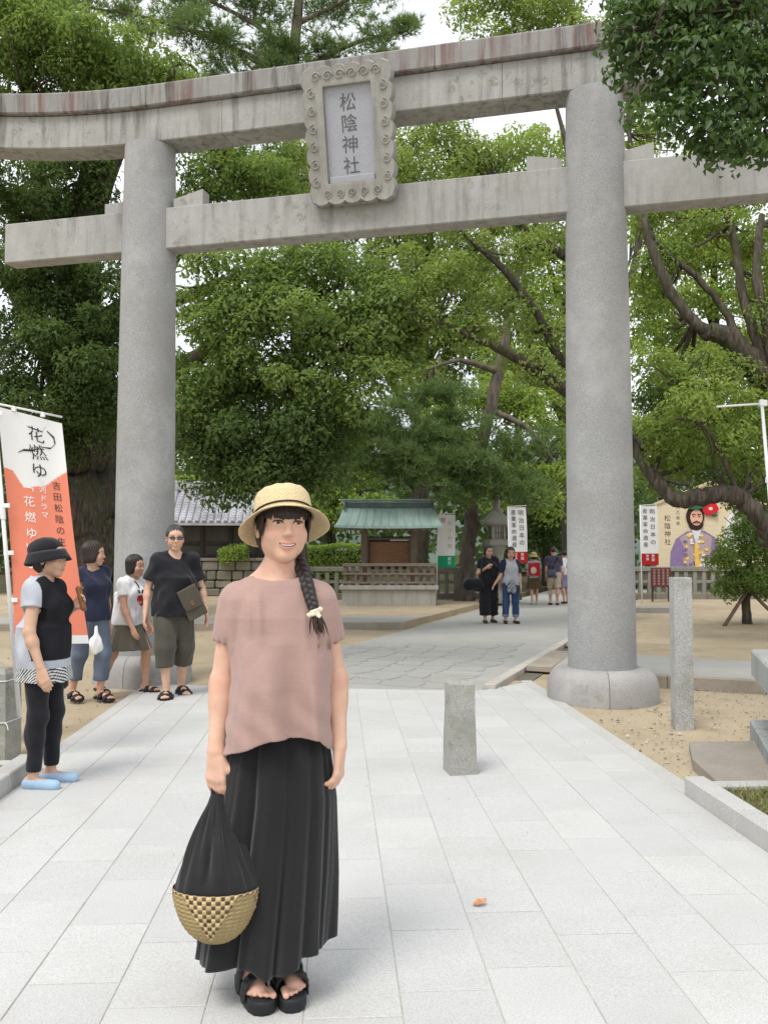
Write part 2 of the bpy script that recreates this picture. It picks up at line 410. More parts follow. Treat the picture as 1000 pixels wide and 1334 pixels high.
for k, (s, dx) in enumerate([(1.95, 0), (2.85, .02), (4.9, 0), (5.85, 0)]):
    MB().box((0, 0, 0), (.32, .86, .07), .006).build('drain_cover', KB2, roado, loc=along(s, .31, .035), rot=(0, R(1), -R(23.86) + dx))

# --- raised terraces left and right of the road
def terrace(name, poly, z): 
    m = MB(); m.prism(poly, -.1, z); return struct(name, m.mesh(name), SAND)
tl = terrace('terrace_left', [(-40, 17.05), (1.3, 17.05), (8.2, 34), (8.2, 60), (-40, 60)], .1)
tr_ = terrace('terrace_right', [(2.5, 10.2), (3.6, 9.62), (7.5, 7.55), (40, 7.55), (40, 60), (12.4, 60), (12.4, 34)], .1)
CS = stone('concrete_strip', (.37, .36, .33), speck=.3, sscale=140, hvar=.1, bump=.2)
struct('paved_strip_left', MB().prism([(-25, 17.06), (1.28, 17.06), (1.95, 18.7), (-25, 18.9)], .09, .104).mesh('paved_strip_left'), CS)
struct('paved_strip_right', MB().prism([(2.52, 10.22), (3.61, 9.64), (7.5, 7.58), (9.5, 8.0), (3.9, 11.5), (3.1, 11.6)], .09, .104).mesh('paved_strip_right'), CS)
for k in range(12):
    MB().box((0, 0, 0), (1.19, .14, .2), .008).build('kerb_stone', KB2, tl, loc=(.72 - 1.2 * k, 17.0, .008))
d2 = np.array([3.9, -2.07]); d2 = d2 / np.linalg.norm(d2)
for k in range(4):
    c = np.array([3.62, 9.56]) + d2 * (.5 + 1.0 * k); MB().box((0, 0, 0), (.99, .13, .2), .008).build('kerb_stone', KB2, tr_, loc=(*c, .008), rot=(0, 0, math.atan2(d2[1], d2[0])))
for k in range(2):
    c = np.array([2.5, 10.13]) + np.array([.885, -.465]) * (.32 + .63 * k); MB().box((0, 0, 0), (.62, .13, .2), .008).build('kerb_stone', KB2, tr_, loc=(*c, .006), rot=(0, 0, -R(27.7)))
# stone slab sunk in the sand
slab = tag(MB().prism([(2.33, 5.33), (2.42, 5.95), (2.62, 6.5), (3.5, 6.5), (3.5, 5.33)], -.05, .045).build('stone_slab', stone('slab_stone', (.3, .27, .235), speck=.3, sscale=140, hvar=.18, green=.15, wash=.2), None), 'flat brown-grey stone slab sunk in the sand beside the bench', 'slab')

# ================================================================== TORII
ST_P = stone('torii_pillar', (.31, .312, .308), speck=.45, sscale=90, wash=.55, patch=.5, stain=.0, lichen=.0, bump=.25, rnd=0, hvar=.08)
ST_B = stone('torii_beam', (.345, .342, .328), speck=.32, sscale=120, wash=.4, stain=.5, lichen=.6, green=.15, patch=.45, bump=.25, rnd=0, hvar=.08)
ST_K = stone('torii_lintel', (.27, .265, .255), speck=.28, sscale=120, wash=.3, stain=1.0, red=.8, bump=.25, rnd=0, hvar=.1)
ST_T = stone('torii_top', (.33, .327, .312), speck=.32, sscale=120, wash=.4, stain=.75, lichen=.65, green=.12, patch=.45, red=.0, bump=.25, rnd=0, hvar=.1)
ST_G = stone('torii_plinth', (.33, .32, .31), speck=.4, sscale=140, wash=.5, stain=0, lichen=.3, rnd=9, bump=.4, hvar=.16)
T = empty('torii_gate', (.233, 9.545, 0), R(-17.0), label='large grey stone torii gate with a name plaque spanning the path', cat='torii')
def sori(x): return .15 * max(0, (abs(x) - 2.3) / 2.1) ** 2
for sx in (-1, 1):
    prof = [(.337, .30), (.335, .5), (.332, 1.6), (.325, 3), (.312, 4.4), (.298, 5.6), (.29, 6.166)]
    m = MB(); n = 56; V = []
    for r, z in prof:
        for k in range(n):
            a = 2 * math.pi * k / n; V.append((sx * (2.548 - .003 * z) + r * math.cos(a), r * math.sin(a), z))
    F = [(i * n + k, i * n + (k + 1) % n, (i + 1) * n + (k + 1) % n, (i + 1) * n + k) for i in range(len(prof) - 1) for k in range(n)]
    m.add(V, F).build('pillar', ST_P, T, smooth=True)
    pr = [(.02, -.06), (.545, -.06), (.55, .04), (.545, .13), (.53, .2), (.5, .25), (.45, .285), (.40, .30), (.33, .302), (.02, .302)]
    for h in (0, 1):
        MB().lathe(pr, 28, (0, 0, 0), R(-83 + 180 * h + .3), R(97 + 180 * h - .3)).build('plinth_half', ST_G, T, smooth=R(35), loc=(sx * 2.548, 0, 0))
def sweep(x0, x1, sec, name, mat, curve=True, skew=0, n=40):
    """sec: list of (y,z) cross-section counter-clockwise seen from +x"""
    m = MB(); V = []; k = len(sec); zm = min(z for _, z in sec)
    for i in range(n + 1):
        x = x0 + (x1 - x0) * i / n
        for y, z in sec:
            xx = x + (math.copysign(skew, x) * (z - zm) if (i in (0, n) and abs(x) > 3) else 0); V.append((xx, y, z + (sori(x) if curve else 0)))
    F = [(i * k + j, (i + 1) * k + j, (i + 1) * k + (j + 1) % k, i * k + (j + 1) % k) for i in range(n) for j in range(k)]
    F = [f[::-1] for f in F] + [tuple(range(k)), tuple(n * k + j for j in range(k))[::-1]]
    return m.add(V, F).build(name, mat, T)
def rect(y, z0, z1, c=.012): return [(-y + c, z0), (-y, z0 + c), (-y, z1 - c), (-y + c, z1), (y - c, z1), (y, z1 - c), (y, z0 + c), (y - c, z0)]
sweep(-4.75, -1.55, rect(.18, 6.17, 6.565), 'lower_lintel', ST_T, skew=.15); sweep(-1.546, 1.6, rect(.18, 6.17, 6.565), 'lower_lintel', ST_T); sweep(1.604, 4.75, rect(.18, 6.17, 6.565), 'lower_lintel', ST_T, skew=.15)
top = lambda: [(-.235, 6.567), (-.25, 6.58), (-.26, 6.79), (-.245, 6.81), (0, 6.9), (.245, 6.81), (.26, 6.79), (.25, 6.58), (.235, 6.567)]
sweep(-5.2, .90, top(), 'upper_lintel', ST_K, skew=.3); sweep(.906, 5.2, top(), 'upper_lintel', ST_K, skew=.3)
sweep(-4.385, 4.45, rect(.118, 4.93, 5.41), 'tie_beam', ST_B, curve=False, n=2)
# wedges where the tie beam passes through the pillars
for x, w, h0, h1, dz in [(-2.92, .29, .125, .13, 0), (-2.0, .36, .10, .185, 0), (2.02, .36, .165, .10, 0), (2.93, .36, .1, .17, 0)]:
    m = MB(); V = []
    for xx, hh in ((x - w / 2, h0), (x + w / 2, h1)):
        V += [(xx, -.085, 5.413), (xx, .085, 5.413), (xx, .085, 5.413 + hh), (xx, -.085, 5.413 + hh)]
    m.add(V, [(0, 3, 2, 1), (4, 5, 6, 7), (0, 4, 7, 3), (1, 2, 6, 5), (3, 7, 6, 2), (0, 1, 5, 4)]).build('wedge', ST_B, T)
# collar strips of mortar beside the pillars
# --- plaque
PQ = empty('name_plaque', (0, 0, 0)); PQ.parent = T
PQ.location = (.01, -.20, 5.235); PQ.rotation_euler = (R(13.5), 0, 0)
PST = stone('plaque_stone', (.33, .325, .3), speck=.3, sscale=120, wash=.3, stain=.45, patch=.5, lichen=.3, rnd=0, hvar=.1, green=.12)
PPN = stone('plaque_panel', (.36, .375, .41), speck=.35, sscale=170, rnd=0, hvar=.07)
w, h = .90, 1.34; iw, ih = .53, .98; icz = .68
def scallop():
    pts = []
    def side(ax, ay, bx, by, n, amp, nx, ny):
        for i in range(n * 6):
            t = i / (n * 6); b = abs(math.sin(math.pi * t * n)) ** .6
            e = min(1, min(t, 1 - t) * 14); pts.append((ax + (bx - ax) * t + nx * amp * b * e, ay + (by - ay) * t + ny * amp * b * e))
    side(-w / 2, 0, w / 2, 0, 5, .035, 0, -1); side(w / 2, 0, w / 2 + .02, h, 7, .03, 1, 0); side(w / 2 + .02, h, -w / 2 - .02, h, 6, .035, 0, 1); side(-w / 2 - .02, h, -w / 2, 0, 7, .03, -1, 0)
    return pts
out = scallop(); N = len(out); V = []; F = []
cxz = (0, h / 2)
def inner(px, pz):
    x = px / (w / 2); z = (pz - h / 2) / (h / 2); s = max(abs(x), abs(z)); return (x / s * iw / 2, icz + z / s * ih / 2)
lay = [(1.0, .05, 0), (1.0, -.045, 0), (.985, -.06, 0), (.0, -.035, 1), (.0, -.02, 1), (-.05, .02, 1), (-.05, .03, 1)]
rings = []
for (px, pz) in out:
    ix, iz = inner(px, pz)
    rings.append([(px, .06, pz), (px, -.04, pz), (px * .975, -.065, h / 2 + (pz - h / 2) * .985), (ix * 1.32, -.045, icz + (iz - icz) * 1.16), (ix * 1.12, -.055, icz + (iz - icz) * 1.06), (ix * 1.0, -.05, iz), (ix * .985, .0, icz + (iz - icz) * .99)])
K = 7; V = [p for r_ in rings for p in r_]
F = [(i * K + j, ((i + 1) % N) * K + j, ((i + 1) % N) * K + j + 1, i * K + j + 1) for i in range(N) for j in range(K - 1)] + [tuple(i * K for i in range(N))[::-1]]
MB().add(V, F).build('plaque_frame', PST, PQ, smooth=R(40))
MB().box((0, .012, icz), (iw, .03, ih), .003).build('plaque_panel', PPN, PQ)
MB().box((0, -.012, icz - ih / 2 + .035), (iw - .03, .03, .07), .006).build('plaque_ledge', PPN, PQ)
# carved cloud scrolls
def spiral(cx, cz, r, sgn, a0):
    return [(cx + (r * (1 - .78 * t)) * math.cos(a0 + sgn * t * 8.5), -.058 - .006 * t, cz + (r * (1 - .78 * t)) * math.sin(a0 + sgn * t * 8.5)) for t in np.linspace(0, 1, 22)]
spots = [(-.33 + .132 * i, h - .075, .055, 1 if i < 3 else -1, 0 if i < 3 else 3.14) for i in range(6)]
spots += [(-.39, .21 + .18 * i, .054, 1, 1.57) for i in range(6)] + [(.39, .21 + .18 * i, .054, -1, 1.57) for i in range(6)]
spots += [(-.28 + .14 * i, .085, .05, 1 if i < 2 else -1, -1.57) for i in range(5)]
for a in spots: MB().tube(spiral(*a), np.linspace(.0085, .005, 22), 6).build('carved_scroll', PST, PQ, smooth=True)
INK = plain('ink_dark', (.11, .11, .115), .8, .2, 20, 0)
print_on('character', [('松陰神社', -.005, icz + .43, .188, .213)], lambda x, y: (x, -.0065, y), INK, PQ, jitter=.03)
MB().box((0, .1, .02), (.5, .12, .1), .01).build('plaque_bracket', ST_B, PQ)

# ================================================================== STONE POSTS
OLD = stone('old_stone', (.33, .325, .3), speck=.45, sscale=120, stain=0, lichen=.6, green=.35, rnd=11, bump=.6, hvar=.15)
def post(name, x, y, w0, w1, h, label, rz=0, cap=.02, mat=OLD, d=None, cat='post', z=0):
    d = d or 1; m = MB(); V = []; lev = [(-.1, w0, 0), (h * .33, w0 + (w1 - w0) * .35, 0), (h * .66, w0 + (w1 - w0) * .7, 0), (h - cap, w1, 0), (h, w1 - cap * 1.3, 0)]
    rr = random.Random(int(h * 1000))
    for zz, ww, _ in lev:
        for sx, sy in ((-1, -1), (1, -1), (1, 1), (-1, 1)):
            V.append((sx * ww / 2 + rr.uniform(-.003, .003), sy * ww * d / 2 + rr.uniform(-.003, .003), zz))
    F = [(i * 4 + k, i * 4 + (k + 1) % 4, (i + 1) * 4 + (k + 1) % 4, (i + 1) * 4 + k) for i in range(4) for k in range(4)] + [(16, 17, 18, 19), (3, 2, 1, 0)]
    o = obj(name, m.add(V, F).mesh(name), mat, loc=(x, y, z), rot=(0, 0, rz)); return tag(o, label, cat)
post('stone_post', .82, 5.88, .186, .158, .602, 'short square stone post with dark lichen standing on the white paving', R(8))
GRAN = stone('slim_granite', (.4, .4, .39), speck=.55, sscale=80, lichen=.8, rnd=5, bump=.6, green=.45, patch=.6)
post('stone_pillar', 2.9, 7.33, .152, .148, 1.27, 'tall slim granite post standing in the sand beside the torii pillar', R(-6), .006, GRAN, z=-.03)
lp = post('stone_post', -2.40, 6.52, .215, .2, .655, 'thick stone post tied with white string beside the orange banner', R(-12), .035, z=-.03)
STR = plain('white_string', (.75, .75, .73), .6, .05, 50, 0)
for zz, ww in ((.56, .207), (.27, .212)):
    w_ = ww / 2 + .004
    MB().tube([(-w_, -w_, zz), (w_, -w_, zz + .015), (w_, w_, zz + .02), (-w_, w_, zz + .01), (-w_, -w_, zz)], .004, 6).build('string', STR, lp)
MB().tube([(.108, -.108, .285), (.13, -.12, .27), (.145, -.13, .24)], .003, 5).build('string_end', STR, lp)
post('stone_pillar', -2.72, 6.95, .2, .19, 1.32, 'taller grey stone pillar behind the banner pole', R(-10), .02, GRAN, z=-.03)

# ================================================================== STONE BENCH
BST = stone('bench_stone', (.34, .36, .35), speck=.4, sscale=120, wash=.3, stain=.5, rnd=3, hvar=.12)
bn = empty('stone_bench', (3.24, 6.75, 0), R(-20), label='heavy grey stone bench on a low stone base beside the path', cat='bench')
MB().box((.45, -1.0, .055), (.96, 2.1, .19), .012).build('base_slab', BST, bn)
MB().box((.42, -.95, .585), (.86, 2.05, .21), .015).build('seat_slab', BST, bn)
for yy in (-.25, -1.65): MB().box((.42, yy, .315), (.5, .22, .33), .01).build('leg', BST, bn)

# ================================================================== BANNERS
WHT = plain('white_plastic', (.78, .78, .78), .45, .04, 5, 0)
def banner_cloth(name, fn, nu, nv, colf, parent, mat):
    U, Vv = np.meshgrid(np.linspace(0, 1, nu), np.linspace(0, 1, nv), indexing='ij')
    P = np.array([fn(u, v) for u, v in zip(U.ravel(), Vv.ravel())]); C = np.array([colf(u, v) for u, v in zip(U.ravel(), Vv.ravel())])
    i, j = np.meshgrid(np.arange(nu - 1), np.arange(nv - 1), indexing='ij'); a = (i * nv + j).ravel()
    return obj(name, fmesh(name, P, np.stack([a, a + 1, a + nv + 1, a + nv], 1), True, col=C), mat, parent)
def banner_mat(name):
    t = NT(name); a = t.new('ShaderNodeAttribute'); a.attribute_name = 'Col'
    v = t.coords('Object'); t.bump(t.noise(v, 600, 2), .1, .001)
    d = t.new('ShaderNodeBsdfTranslucent'); t.link(a.outputs['Color'], d.inputs['Color']); mxs = t.new('ShaderNodeMixShader'); mxs.inputs[0].default_value = .3
    m = t.done(a.outputs['Color'], .8, .15); t.link(t.b.outputs[0], mxs.inputs[1]); t.link(d.outputs[0], mxs.inputs[2]); t.link(mxs.outputs[0], t.out.inputs['Surface']); return m
BNM = banner_mat('banner_cloth')
BLK = plain('print_black', (.03, .03, .035), .7, .1, 20, 0); PWH = plain('print_white', (.8, .8, .78), .7, .03, 20, 0); PRD = plain('print_red', (.45, .06, .05), .7, .05, 20, 0)
# the big orange festival banner
bb = empty('festival_banner', (-2.36, 6.36, .0), label='orange and white festival banner on a leaning white pole', cat='banner')
pT = np.array([-2.405, 6.30, 2.50]) - np.array([-2.36, 6.36, 0]); pB = np.array([-2.22, 6.39, .30]) - np.array([-2.36, 6.36, 0])
MB().tube([pB, pT + (pT - pB) * .02], [.016, .013], 12).build('pole', WHT, bb, smooth=True)
MB().tube([pT + (pB - pT) * .33, pT + (pB - pT) * .37], .019, 12).build('pole_joint', WHT, bb, smooth=R(40))
aT = pT + np.array([.335, .36, -.035]); MB().tube([pT, aT + (aT - pT) * .06], .008, 8).build('arm', WHT, bb, smooth=True)
def bfn(u, v, off=0.0):
    l = pT + (pB - pT) * (.01 + .755 * v) + np.array([.022, 0.004, 0]); d0 = aT - pT; d1 = np.array([.47, .09, -.02]); d = d0 * (1 - v) + d1 * v
    p = l + d * u; p[2] -= .03 * u * (1 - v)
    p[1] += .035 * math.sin(u * 3.0 + v * 4) * (.3 + v) + .012 * math.sin(u * 9 + v * 3); p[1] -= off
    return p
def bcol(u, v):
    yb = .255 + (.065 * min(1, max(0, (u - .12) / .16)) - .10 * min(1, max(0, (u - .62) / .38))) + .01 * math.sin(u * 7)
    if v > .962: return lin(235, 235, 232)
    return lin(240, 239, 236) if v < yb else lin(236, 142, 116)
banner_cloth('cloth', bfn, 40, 260, bcol, bb, BNM)
bp = lambda x, y: bfn(x, y, .004)
BW, BH = .45, 1.67
def pcols(cols): return [(s, x, -y, sz, st) for s, x, y, sz, st in cols]
def onb(x, y): return bfn(x / BW, -y / BH, .006)
print_on('character', pcols([('花燃ゆ', .25, .07, .118, .135)]), onb, BLK, bb, jitter=.2, slant=-.15)
# sweeping brush strokes round the big characters
for pts in ([(.33, .09), (.375, .13), (.38, .18), (.345, .22), (.29, .225)], [(.27, .23), (.22, .265), (.15, .275), (.11, .30)], [(.33, .05), (.30, .1), (.28, .14)]):
    V = []; 
    for i, (x, y) in enumerate(pts):
        wd = .009 * math.sin(math.pi * (i + .6) / (len(pts) + .2)); V += [onb(x - wd * .5, -y - wd), onb(x + wd * .5, -y + wd)]
    MB().add(V, [(2 * i, 2 * i + 1, 2 * i + 3, 2 * i + 2) for i in range(len(pts) - 1)]).build('brush_stroke', BLK, bb)
print_on('character', pcols([('吉田松陰の生涯', .36, .46, .066, .084)]), onb, BLK, bb)
print_on('character', pcols([('「花燃ゆ」の舞台', .16, .475, .082, .115), ('大河ドラマ', .26, .455, .052, .062)]), onb, PWH, bb, jitter=.05)
print_on('character', pcols([('萩', .1, 1.605, .045, .05)]), onb, BLK, bb)
for t_ in (.03, .42, .62, .82): 
    c = pT + (pB - pT) * (.01 + .755 * t_) ; MB().box(c + np.array([.02, -.004, 0]), (.07, .008, .03), .002).build('banner_loop', WHT, bb)
for t_ in (.3, .75): MB().box(pT + (aT - pT) * t_ + np.array([0, -.002, -.012]), (.03, .03, .035), .002).build('banner_loop', WHT, bb)
# right-hand bare banner pole
rb = empty('banner_pole', (3.60, 7.1, .1), label='bare white banner pole with a short arm beside the stone bench', cat='banner pole')
MB().tube([(.10, .0, -.12), (-.08, 0, 2.62)], [.016, .013], 12).build('pole', WHT, rb, smooth=True)
MB().tube([(-.075, 0, 2.585), (-.44, .05, 2.565)], .0085, 8).build('arm', WHT, rb, smooth=True)
for z_, x_ in ((2.59, -.078), (1.95, -.036)): MB().box((x_ + .012, 0, z_), (.06, .036, .05), .004).build('clamp', WHT, rb)
# far nobori banners
def nobori(px, y, z0, ztop, wid, bh, rz, colf, cols, label, lean=0, wave=.04):
    b = empty('nobori_banner', (px, y, z0), rz, label=label, cat='banner', group='white banners on poles along the approach')
    MB().tube([(0, 0, -.03), (lean, 0, ztop)], .014, 8).build('pole', WHT, b, smooth=True); MB().tube([(lean, 0, ztop - .01), (lean + wid * 1.08, 0, ztop + .02)], .009, 6).build('arm', WHT, b, smooth=True)
    def f(u, v, off=0): 
        q = (1 - v * bh / ztop); return np.array([lean * q + .015 + wid * u + lean * .0 + .05 * v * wave * 10 * u, .5 * wave * math.sin(3 * u + 5 * v) * (u + .2) - off, ztop - .02 - bh * v])
    banner_cloth('cloth', f, 12, 80, colf, b, BNM)
    for cc, mat in cols: print_on('character', pcols(cc), lambda x, yy: f(x / wid, -yy / bh, .012), mat, b)
    return b
wr = lambda u, v: lin(236, 236, 236) if v < .8 else lin(176, 44, 46)
nobori(4.42, 22.3, 0, 2.62, .46, 1.42, R(4), wr, [([('明治日本の', .32, .05, .15, .19), ('産業革命遺産', .13, .05, .14, .165)], BLK), ([('登録', .32, 1.16, .09, .1), ('世界遺産', .16, 1.16, .055, .06)], PWH)], 'white banner with black lettering and a red foot beside the stone lantern', lean=-.06)
nobori(7.92, 22.6, .1, 2.58, .42, 1.55, R(-8), wr, [([('明治日本の', .29, .05, .14, .2), ('産業革命遺産', .11, .05, .13, .175)], BLK), ([('登録', .28, 1.26, .09, .1), ('世界', .14, 1.26, .08, .09)], PWH)], 'white banner with black lettering and a red foot beside the torii pillar', lean=-.02)
wg = lambda u, v: lin(228, 226, 222) if v < .78 else lin(38, 150, 110)
nobori(2.6, 23.0, .1, 2.35, .44, 1.38, R(3), wg, [([('松下村塾', .3, .12, .13, .2)], plain('print_grey', (.45, .42, .42), .7, .1, 20, 0)), ([('萩市', .3, 1.1, .1, .11)], PWH), ([('祝', .12, .04, .14, .2)], PRD)], 'white banner with a green foot next to the notice pavilion', lean=.06)
# ================================================================== NOTICE PAVILION
WOOD = plain('weathered_wood', (.17, .135, .1), .85, .3, 5, .5, 60, .006, stretch=(14, 14, 1))
WOODH = plain('weathered_rail', (.21, .17, .135), .85, .3, 5, .5, 60, .006, stretch=(1, 14, 14))
WDK = plain('dark_wood', (.06, .047, .036), .85, .3, 6, .4, 60)
CNC = stone('pavilion_base', (.4, .385, .34), speck=.35, sscale=120, stain=.4, wash=.2, hvar=.12, rnd=0)
COP = NT('copper_roof'); cv = COP.coords('Object')
cc = COP.ramp(COP.noise(COP.coords('Object', (6, 1, 1)), 1.6, 5), [(.3, (.25, .36, .33)), (.6, (.33, .45, .41)), (.8, (.42, .52, .48))])
COP.bump(COP.noise(cv, 30, 3), .15, .005); COP = COP.done(cc, .55, .4)
pv = empty('notice_pavilion', (1.37, 23.0, .1), R(-4), label='wooden notice board pavilion with a green copper roof on a stone base', cat='pavilion')
MB().box((0, 0, .19), (2.36, 1.5, .42), .012).build('base', CNC, pv); MB().box((0, 0, .455), (2.5, 1.64, .11), .012).build('base_cap', CNC, pv)
for sx in (-1, 1):
    for yy in (-.28, .28): MB().box((sx * .64, yy, 1.27), (.15, .15, 1.56), .008).build('post', WOOD, pv)
    MB().box((sx * .64, 0, 1.93), (.12, 1.25, .12), .006).build('cross_beam', WOODH, pv)
for yy in (-.3, .3): MB().box((0, yy, 1.99), (2.3, .11, .13), .006).build('eave_beam', WOODH, pv)
MB().box((0, .06, 1.33), (1.14, .06, .86), .006).build('board_backing', WDK, pv)
BRD = plain('notice_board', (.3, .16, .085), .7, .2, 6, .2, 60, stretch=(1, 10, 10)); MB().box((.02, .018, 1.3), (1.04, .02, .62), .003).build('notice_board', BRD, pv)
MB().box((.28, -.0, 1.66), (.5, .012, .035), .002).build('title_strip', PWH, pv)
for sx in (-1, 1): MB().box((sx * .55, -.01, 1.3), (.05, .05, .74), .004).build('board_frame', WOOD, pv)
MB().box((0, -.01, 1.7), (1.2, .05, .05), .004).build('board_frame', WOODH, pv)
# railing of the base
for z_ in (.58, .80, 1.03): MB().box((0, -.74, z_), (2.34, .05, .075 if z_ > 1 else .05), .006).build('rail', WOODH, pv)
for k in range(12): MB().box((-1.1 + 2.2 * k / 11, -.70, .775), (.1, .05, .52), .006).build('slat', WOOD, pv)
for sx in (-1, 1):
    for z_ in (.58, 1.03): MB().box((sx * 1.15, 0, z_), (.05, 1.42, .06), .006).build('rail', WOODH, pv)
    for k in range(6): MB().box((sx * 1.12, -.6 + 1.2 * k / 5, .775), (.05, .1, .52), .006).build('slat', WOOD, pv)
# curved copper roof
def roofside(sg):
    V = []; n = 9; m = 25
    for i in range(n):
        t = i / (n - 1); y = sg * (.06 + .92 * t); z = 2.50 - .52 * (1 - (1 - t) ** 1.5) + .02 * t
        for j in range(m):
            u = j / (m - 1); x = (-1 + 2 * u) * (1.18 + .18 * t); V.append((x, y, z + .03 * abs(2 * u - 1) ** 3))
    F = [(i * m + j, i * m + j + 1, (i + 1) * m + j + 1, (i + 1) * m + j) for i in range(n - 1) for j in range(m - 1)]
    b = len(V); V2 = [(x, y, z - .06) for x, y, z in V]; F2 = [tuple(b + k for k in f[::-1]) for f in F]
    E = [j for j in range((n - 1) * m, n * m)]; F3 = [(E[j], E[j + 1], b + E[j + 1], b + E[j]) for j in range(m - 1)]
    L_ = [i * m for i in range(n)]; R_ = [i * m + m - 1 for i in range(n)]
    F3 += [(L_[i], L_[i + 1], b + L_[i + 1], b + L_[i]) for i in range(n - 1)] + [(R_[i + 1], R_[i], b + R_[i], b + R_[i + 1]) for i in range(n - 1)]
    FF = F + F2 + F3
    if sg > 0: FF = [f[::-1] for f in FF]
    return MB().add(V + V2, FF)
rf = roofside(-1).build('roof', COP, pv, smooth=R(40)); roofside(1).build('roof', COP, pv, smooth=R(40))
for k in range(13):
    x0 = -1.1 + 2.2 * k / 12
    MB().tube([(x0 * (1 + .15 * t), -(.06 + .92 * t), 2.505 - .52 * (1 - (1 - t) ** 1.5) + .02 * t + .012) for t in np.linspace(0, 1, 8)], .009, 5).build('roof_seam', COP, rf)
CPD = plain('copper_ridge', (.1, .13, .135), .6, .25, 5, .2, 40)
MB().box((0, 0, 2.58), (2.26, .2, .16), .01).build('ridge', CPD, pv); MB().box((0, 0, 2.71), (2.62, .26, .045), .012).build('ridge_cap', COP, pv); MB().box((0, 0, 2.65), (2.36, .24, .02), .004).build('ridge_band', COP, pv)
for sx in (-1, 1): MB().tube([(sx * 1.12, -.13, 2.68), (sx * 1.14, -.16, 2.55), (sx * 1.16, -.3, 2.47)], .035, 8).build('ridge_end', CPD, pv, smooth=True)
for k in range(15): MB().box((-1.2 + 2.4 * k / 14, -.66, 1.98), (.045, .62, .06), .004, rotm(R(12))).build('rafter', WOOD, pv)

# ================================================================== STONE FENCES
FST = stone('fence_stone', (.25, .245, .215), speck=.35, sscale=110, stain=.3, green=.25, lichen=.3, rnd=12, hvar=.15)
FWL = stone('fence_wall', (.2, .18, .145), speck=.3, sscale=100, green=.35, rnd=12, hvar=.2)
def fence(name, x0, x1, y, rz, label, step=.262, top=1.03):
    ln = x1 - x0; f = empty(name, (x0, y, .1), rz, label=label, cat='fence', group='stone precinct fences')
    k = 0; x = 0
    while x < ln - .05:
        l = min(1.5, ln - x); MB().box((x + l / 2, 0, .08), (l - .006, .3, .2), .015).build('footing_stone', FWL, f); x += l
    x = 0
    while x < ln - .05:
        l = min(2.1, ln - x); MB().box((x + l / 2, 0, top - .165), (l - .005, .17, .13), .012).build('top_rail', FST, f); MB().box((x + l / 2, 0, top - .53), (l - .005, .075, .085), .008).build('middle_rail', FST, f); x += l
    n = int(ln / step)
    me = MB().box((0, 0, .477 - .0), (.115, .115, .62), .008).mesh('baluster')
    for i in range(n + 1): obj('baluster', me, FST, f, (step * i + .06, 0, 0))
    return f
fence('stone_fence', -1.1, 5.3, 25.2, 0, 'grey stone fence running behind the notice pavilion')
fence('stone_fence', 7.6, 14.2, 25.0, R(-1.5), 'grey stone fence below the painted votive board')

# ================================================================== STONE LANTERN
LST = stone('lantern_stone', (.3, .29, .255), speck=.4, sscale=110, green=.3, lichen=.5, rnd=4, hvar=.15)
sl = empty('stone_lantern', (4.42, 24.2, .1), R(8), label='tall weathered stone lantern beside the red footed banner', cat='lantern')
MB().lathe([(.02, -.02), (.5, -.02), (.5, .16), (.44, .2), (.34, .22), (.02, .22)], 6).build('base', LST, sl)
MB().lathe([(.02, .2), (.33, .2), (.27, .35), (.2, .6), (.17, .95), (.17, 1.15), (.21, 1.38), (.27, 1.52), (.02, 1.52)], 20).build('shaft', LST, sl, smooth=R(40))
MB().box((0, 0, 1.61), (.62, .62, .17), .02).build('platform', LST, sl)
m = MB()
for sx in (-1, 1):
    for sy in (-1, 1): m.box((sx * .165, sy * .165, 1.88), (.07, .07, .37), .005)
fb = m.build('fire_box_corners', LST, sl); fb['kind'] = 'thing'
MB().box((0, 0, 1.88), (.28, .28, .37), .004).build('fire_box', plain('paper_window', (.4, .39, .34), .8), sl)
for sgn in ((0, -1), (1, 0), (-1, 0)):
    for q in (-.07, 0, .07):
        c = (sgn[0] * .145 + (q if sgn[0] == 0 else 0), sgn[1] * .145 + (q if sgn[1] == 0 else 0), 1.88); MB().box(c, (.014, .014, .34), .002).build('lattice_bar', WDK, sl)
    MB().box((sgn[0] * .148, sgn[1] * .148, 1.88), (.014 if sgn[0] else .3, .014 if sgn[1] else .3, .014), .002).build('lattice_bar', WDK, sl)
m = MB(); V = []
for r_, z_, c_ in [(.24, 2.065, 0), (.43, 2.11, .035), (.43, 2.17, .05), (.3, 2.25, .01), (.18, 2.38, 0), (.1, 2.5, 0)]:
    for k in range(16):
        a = 2 * math.pi * k / 16; s_ = 1 / max(abs(math.cos(a)), abs(math.sin(a))); V.append((r_ * s_ * math.cos(a), r_ * s_ * math.sin(a), z_ + c_ * (s_ - 1) * 2))
m.add(V, [(i * 16 + k, i * 16 + (k + 1) % 16, (i + 1) * 16 + (k + 1) % 16, (i + 1) * 16 + k) for i in range(5) for k in range(16)] + [tuple(range(16))[::-1], tuple(80 + k for k in range(16))]).build('lantern_roof', LST, sl)
MB().lathe([(.02, 2.49), (.12, 2.49), (.13, 2.54), (.08, 2.58), (.1, 2.66), (.115, 2.74), (.07, 2.86), (.01, 2.97)], 16).build('finial', LST, sl, smooth=True)

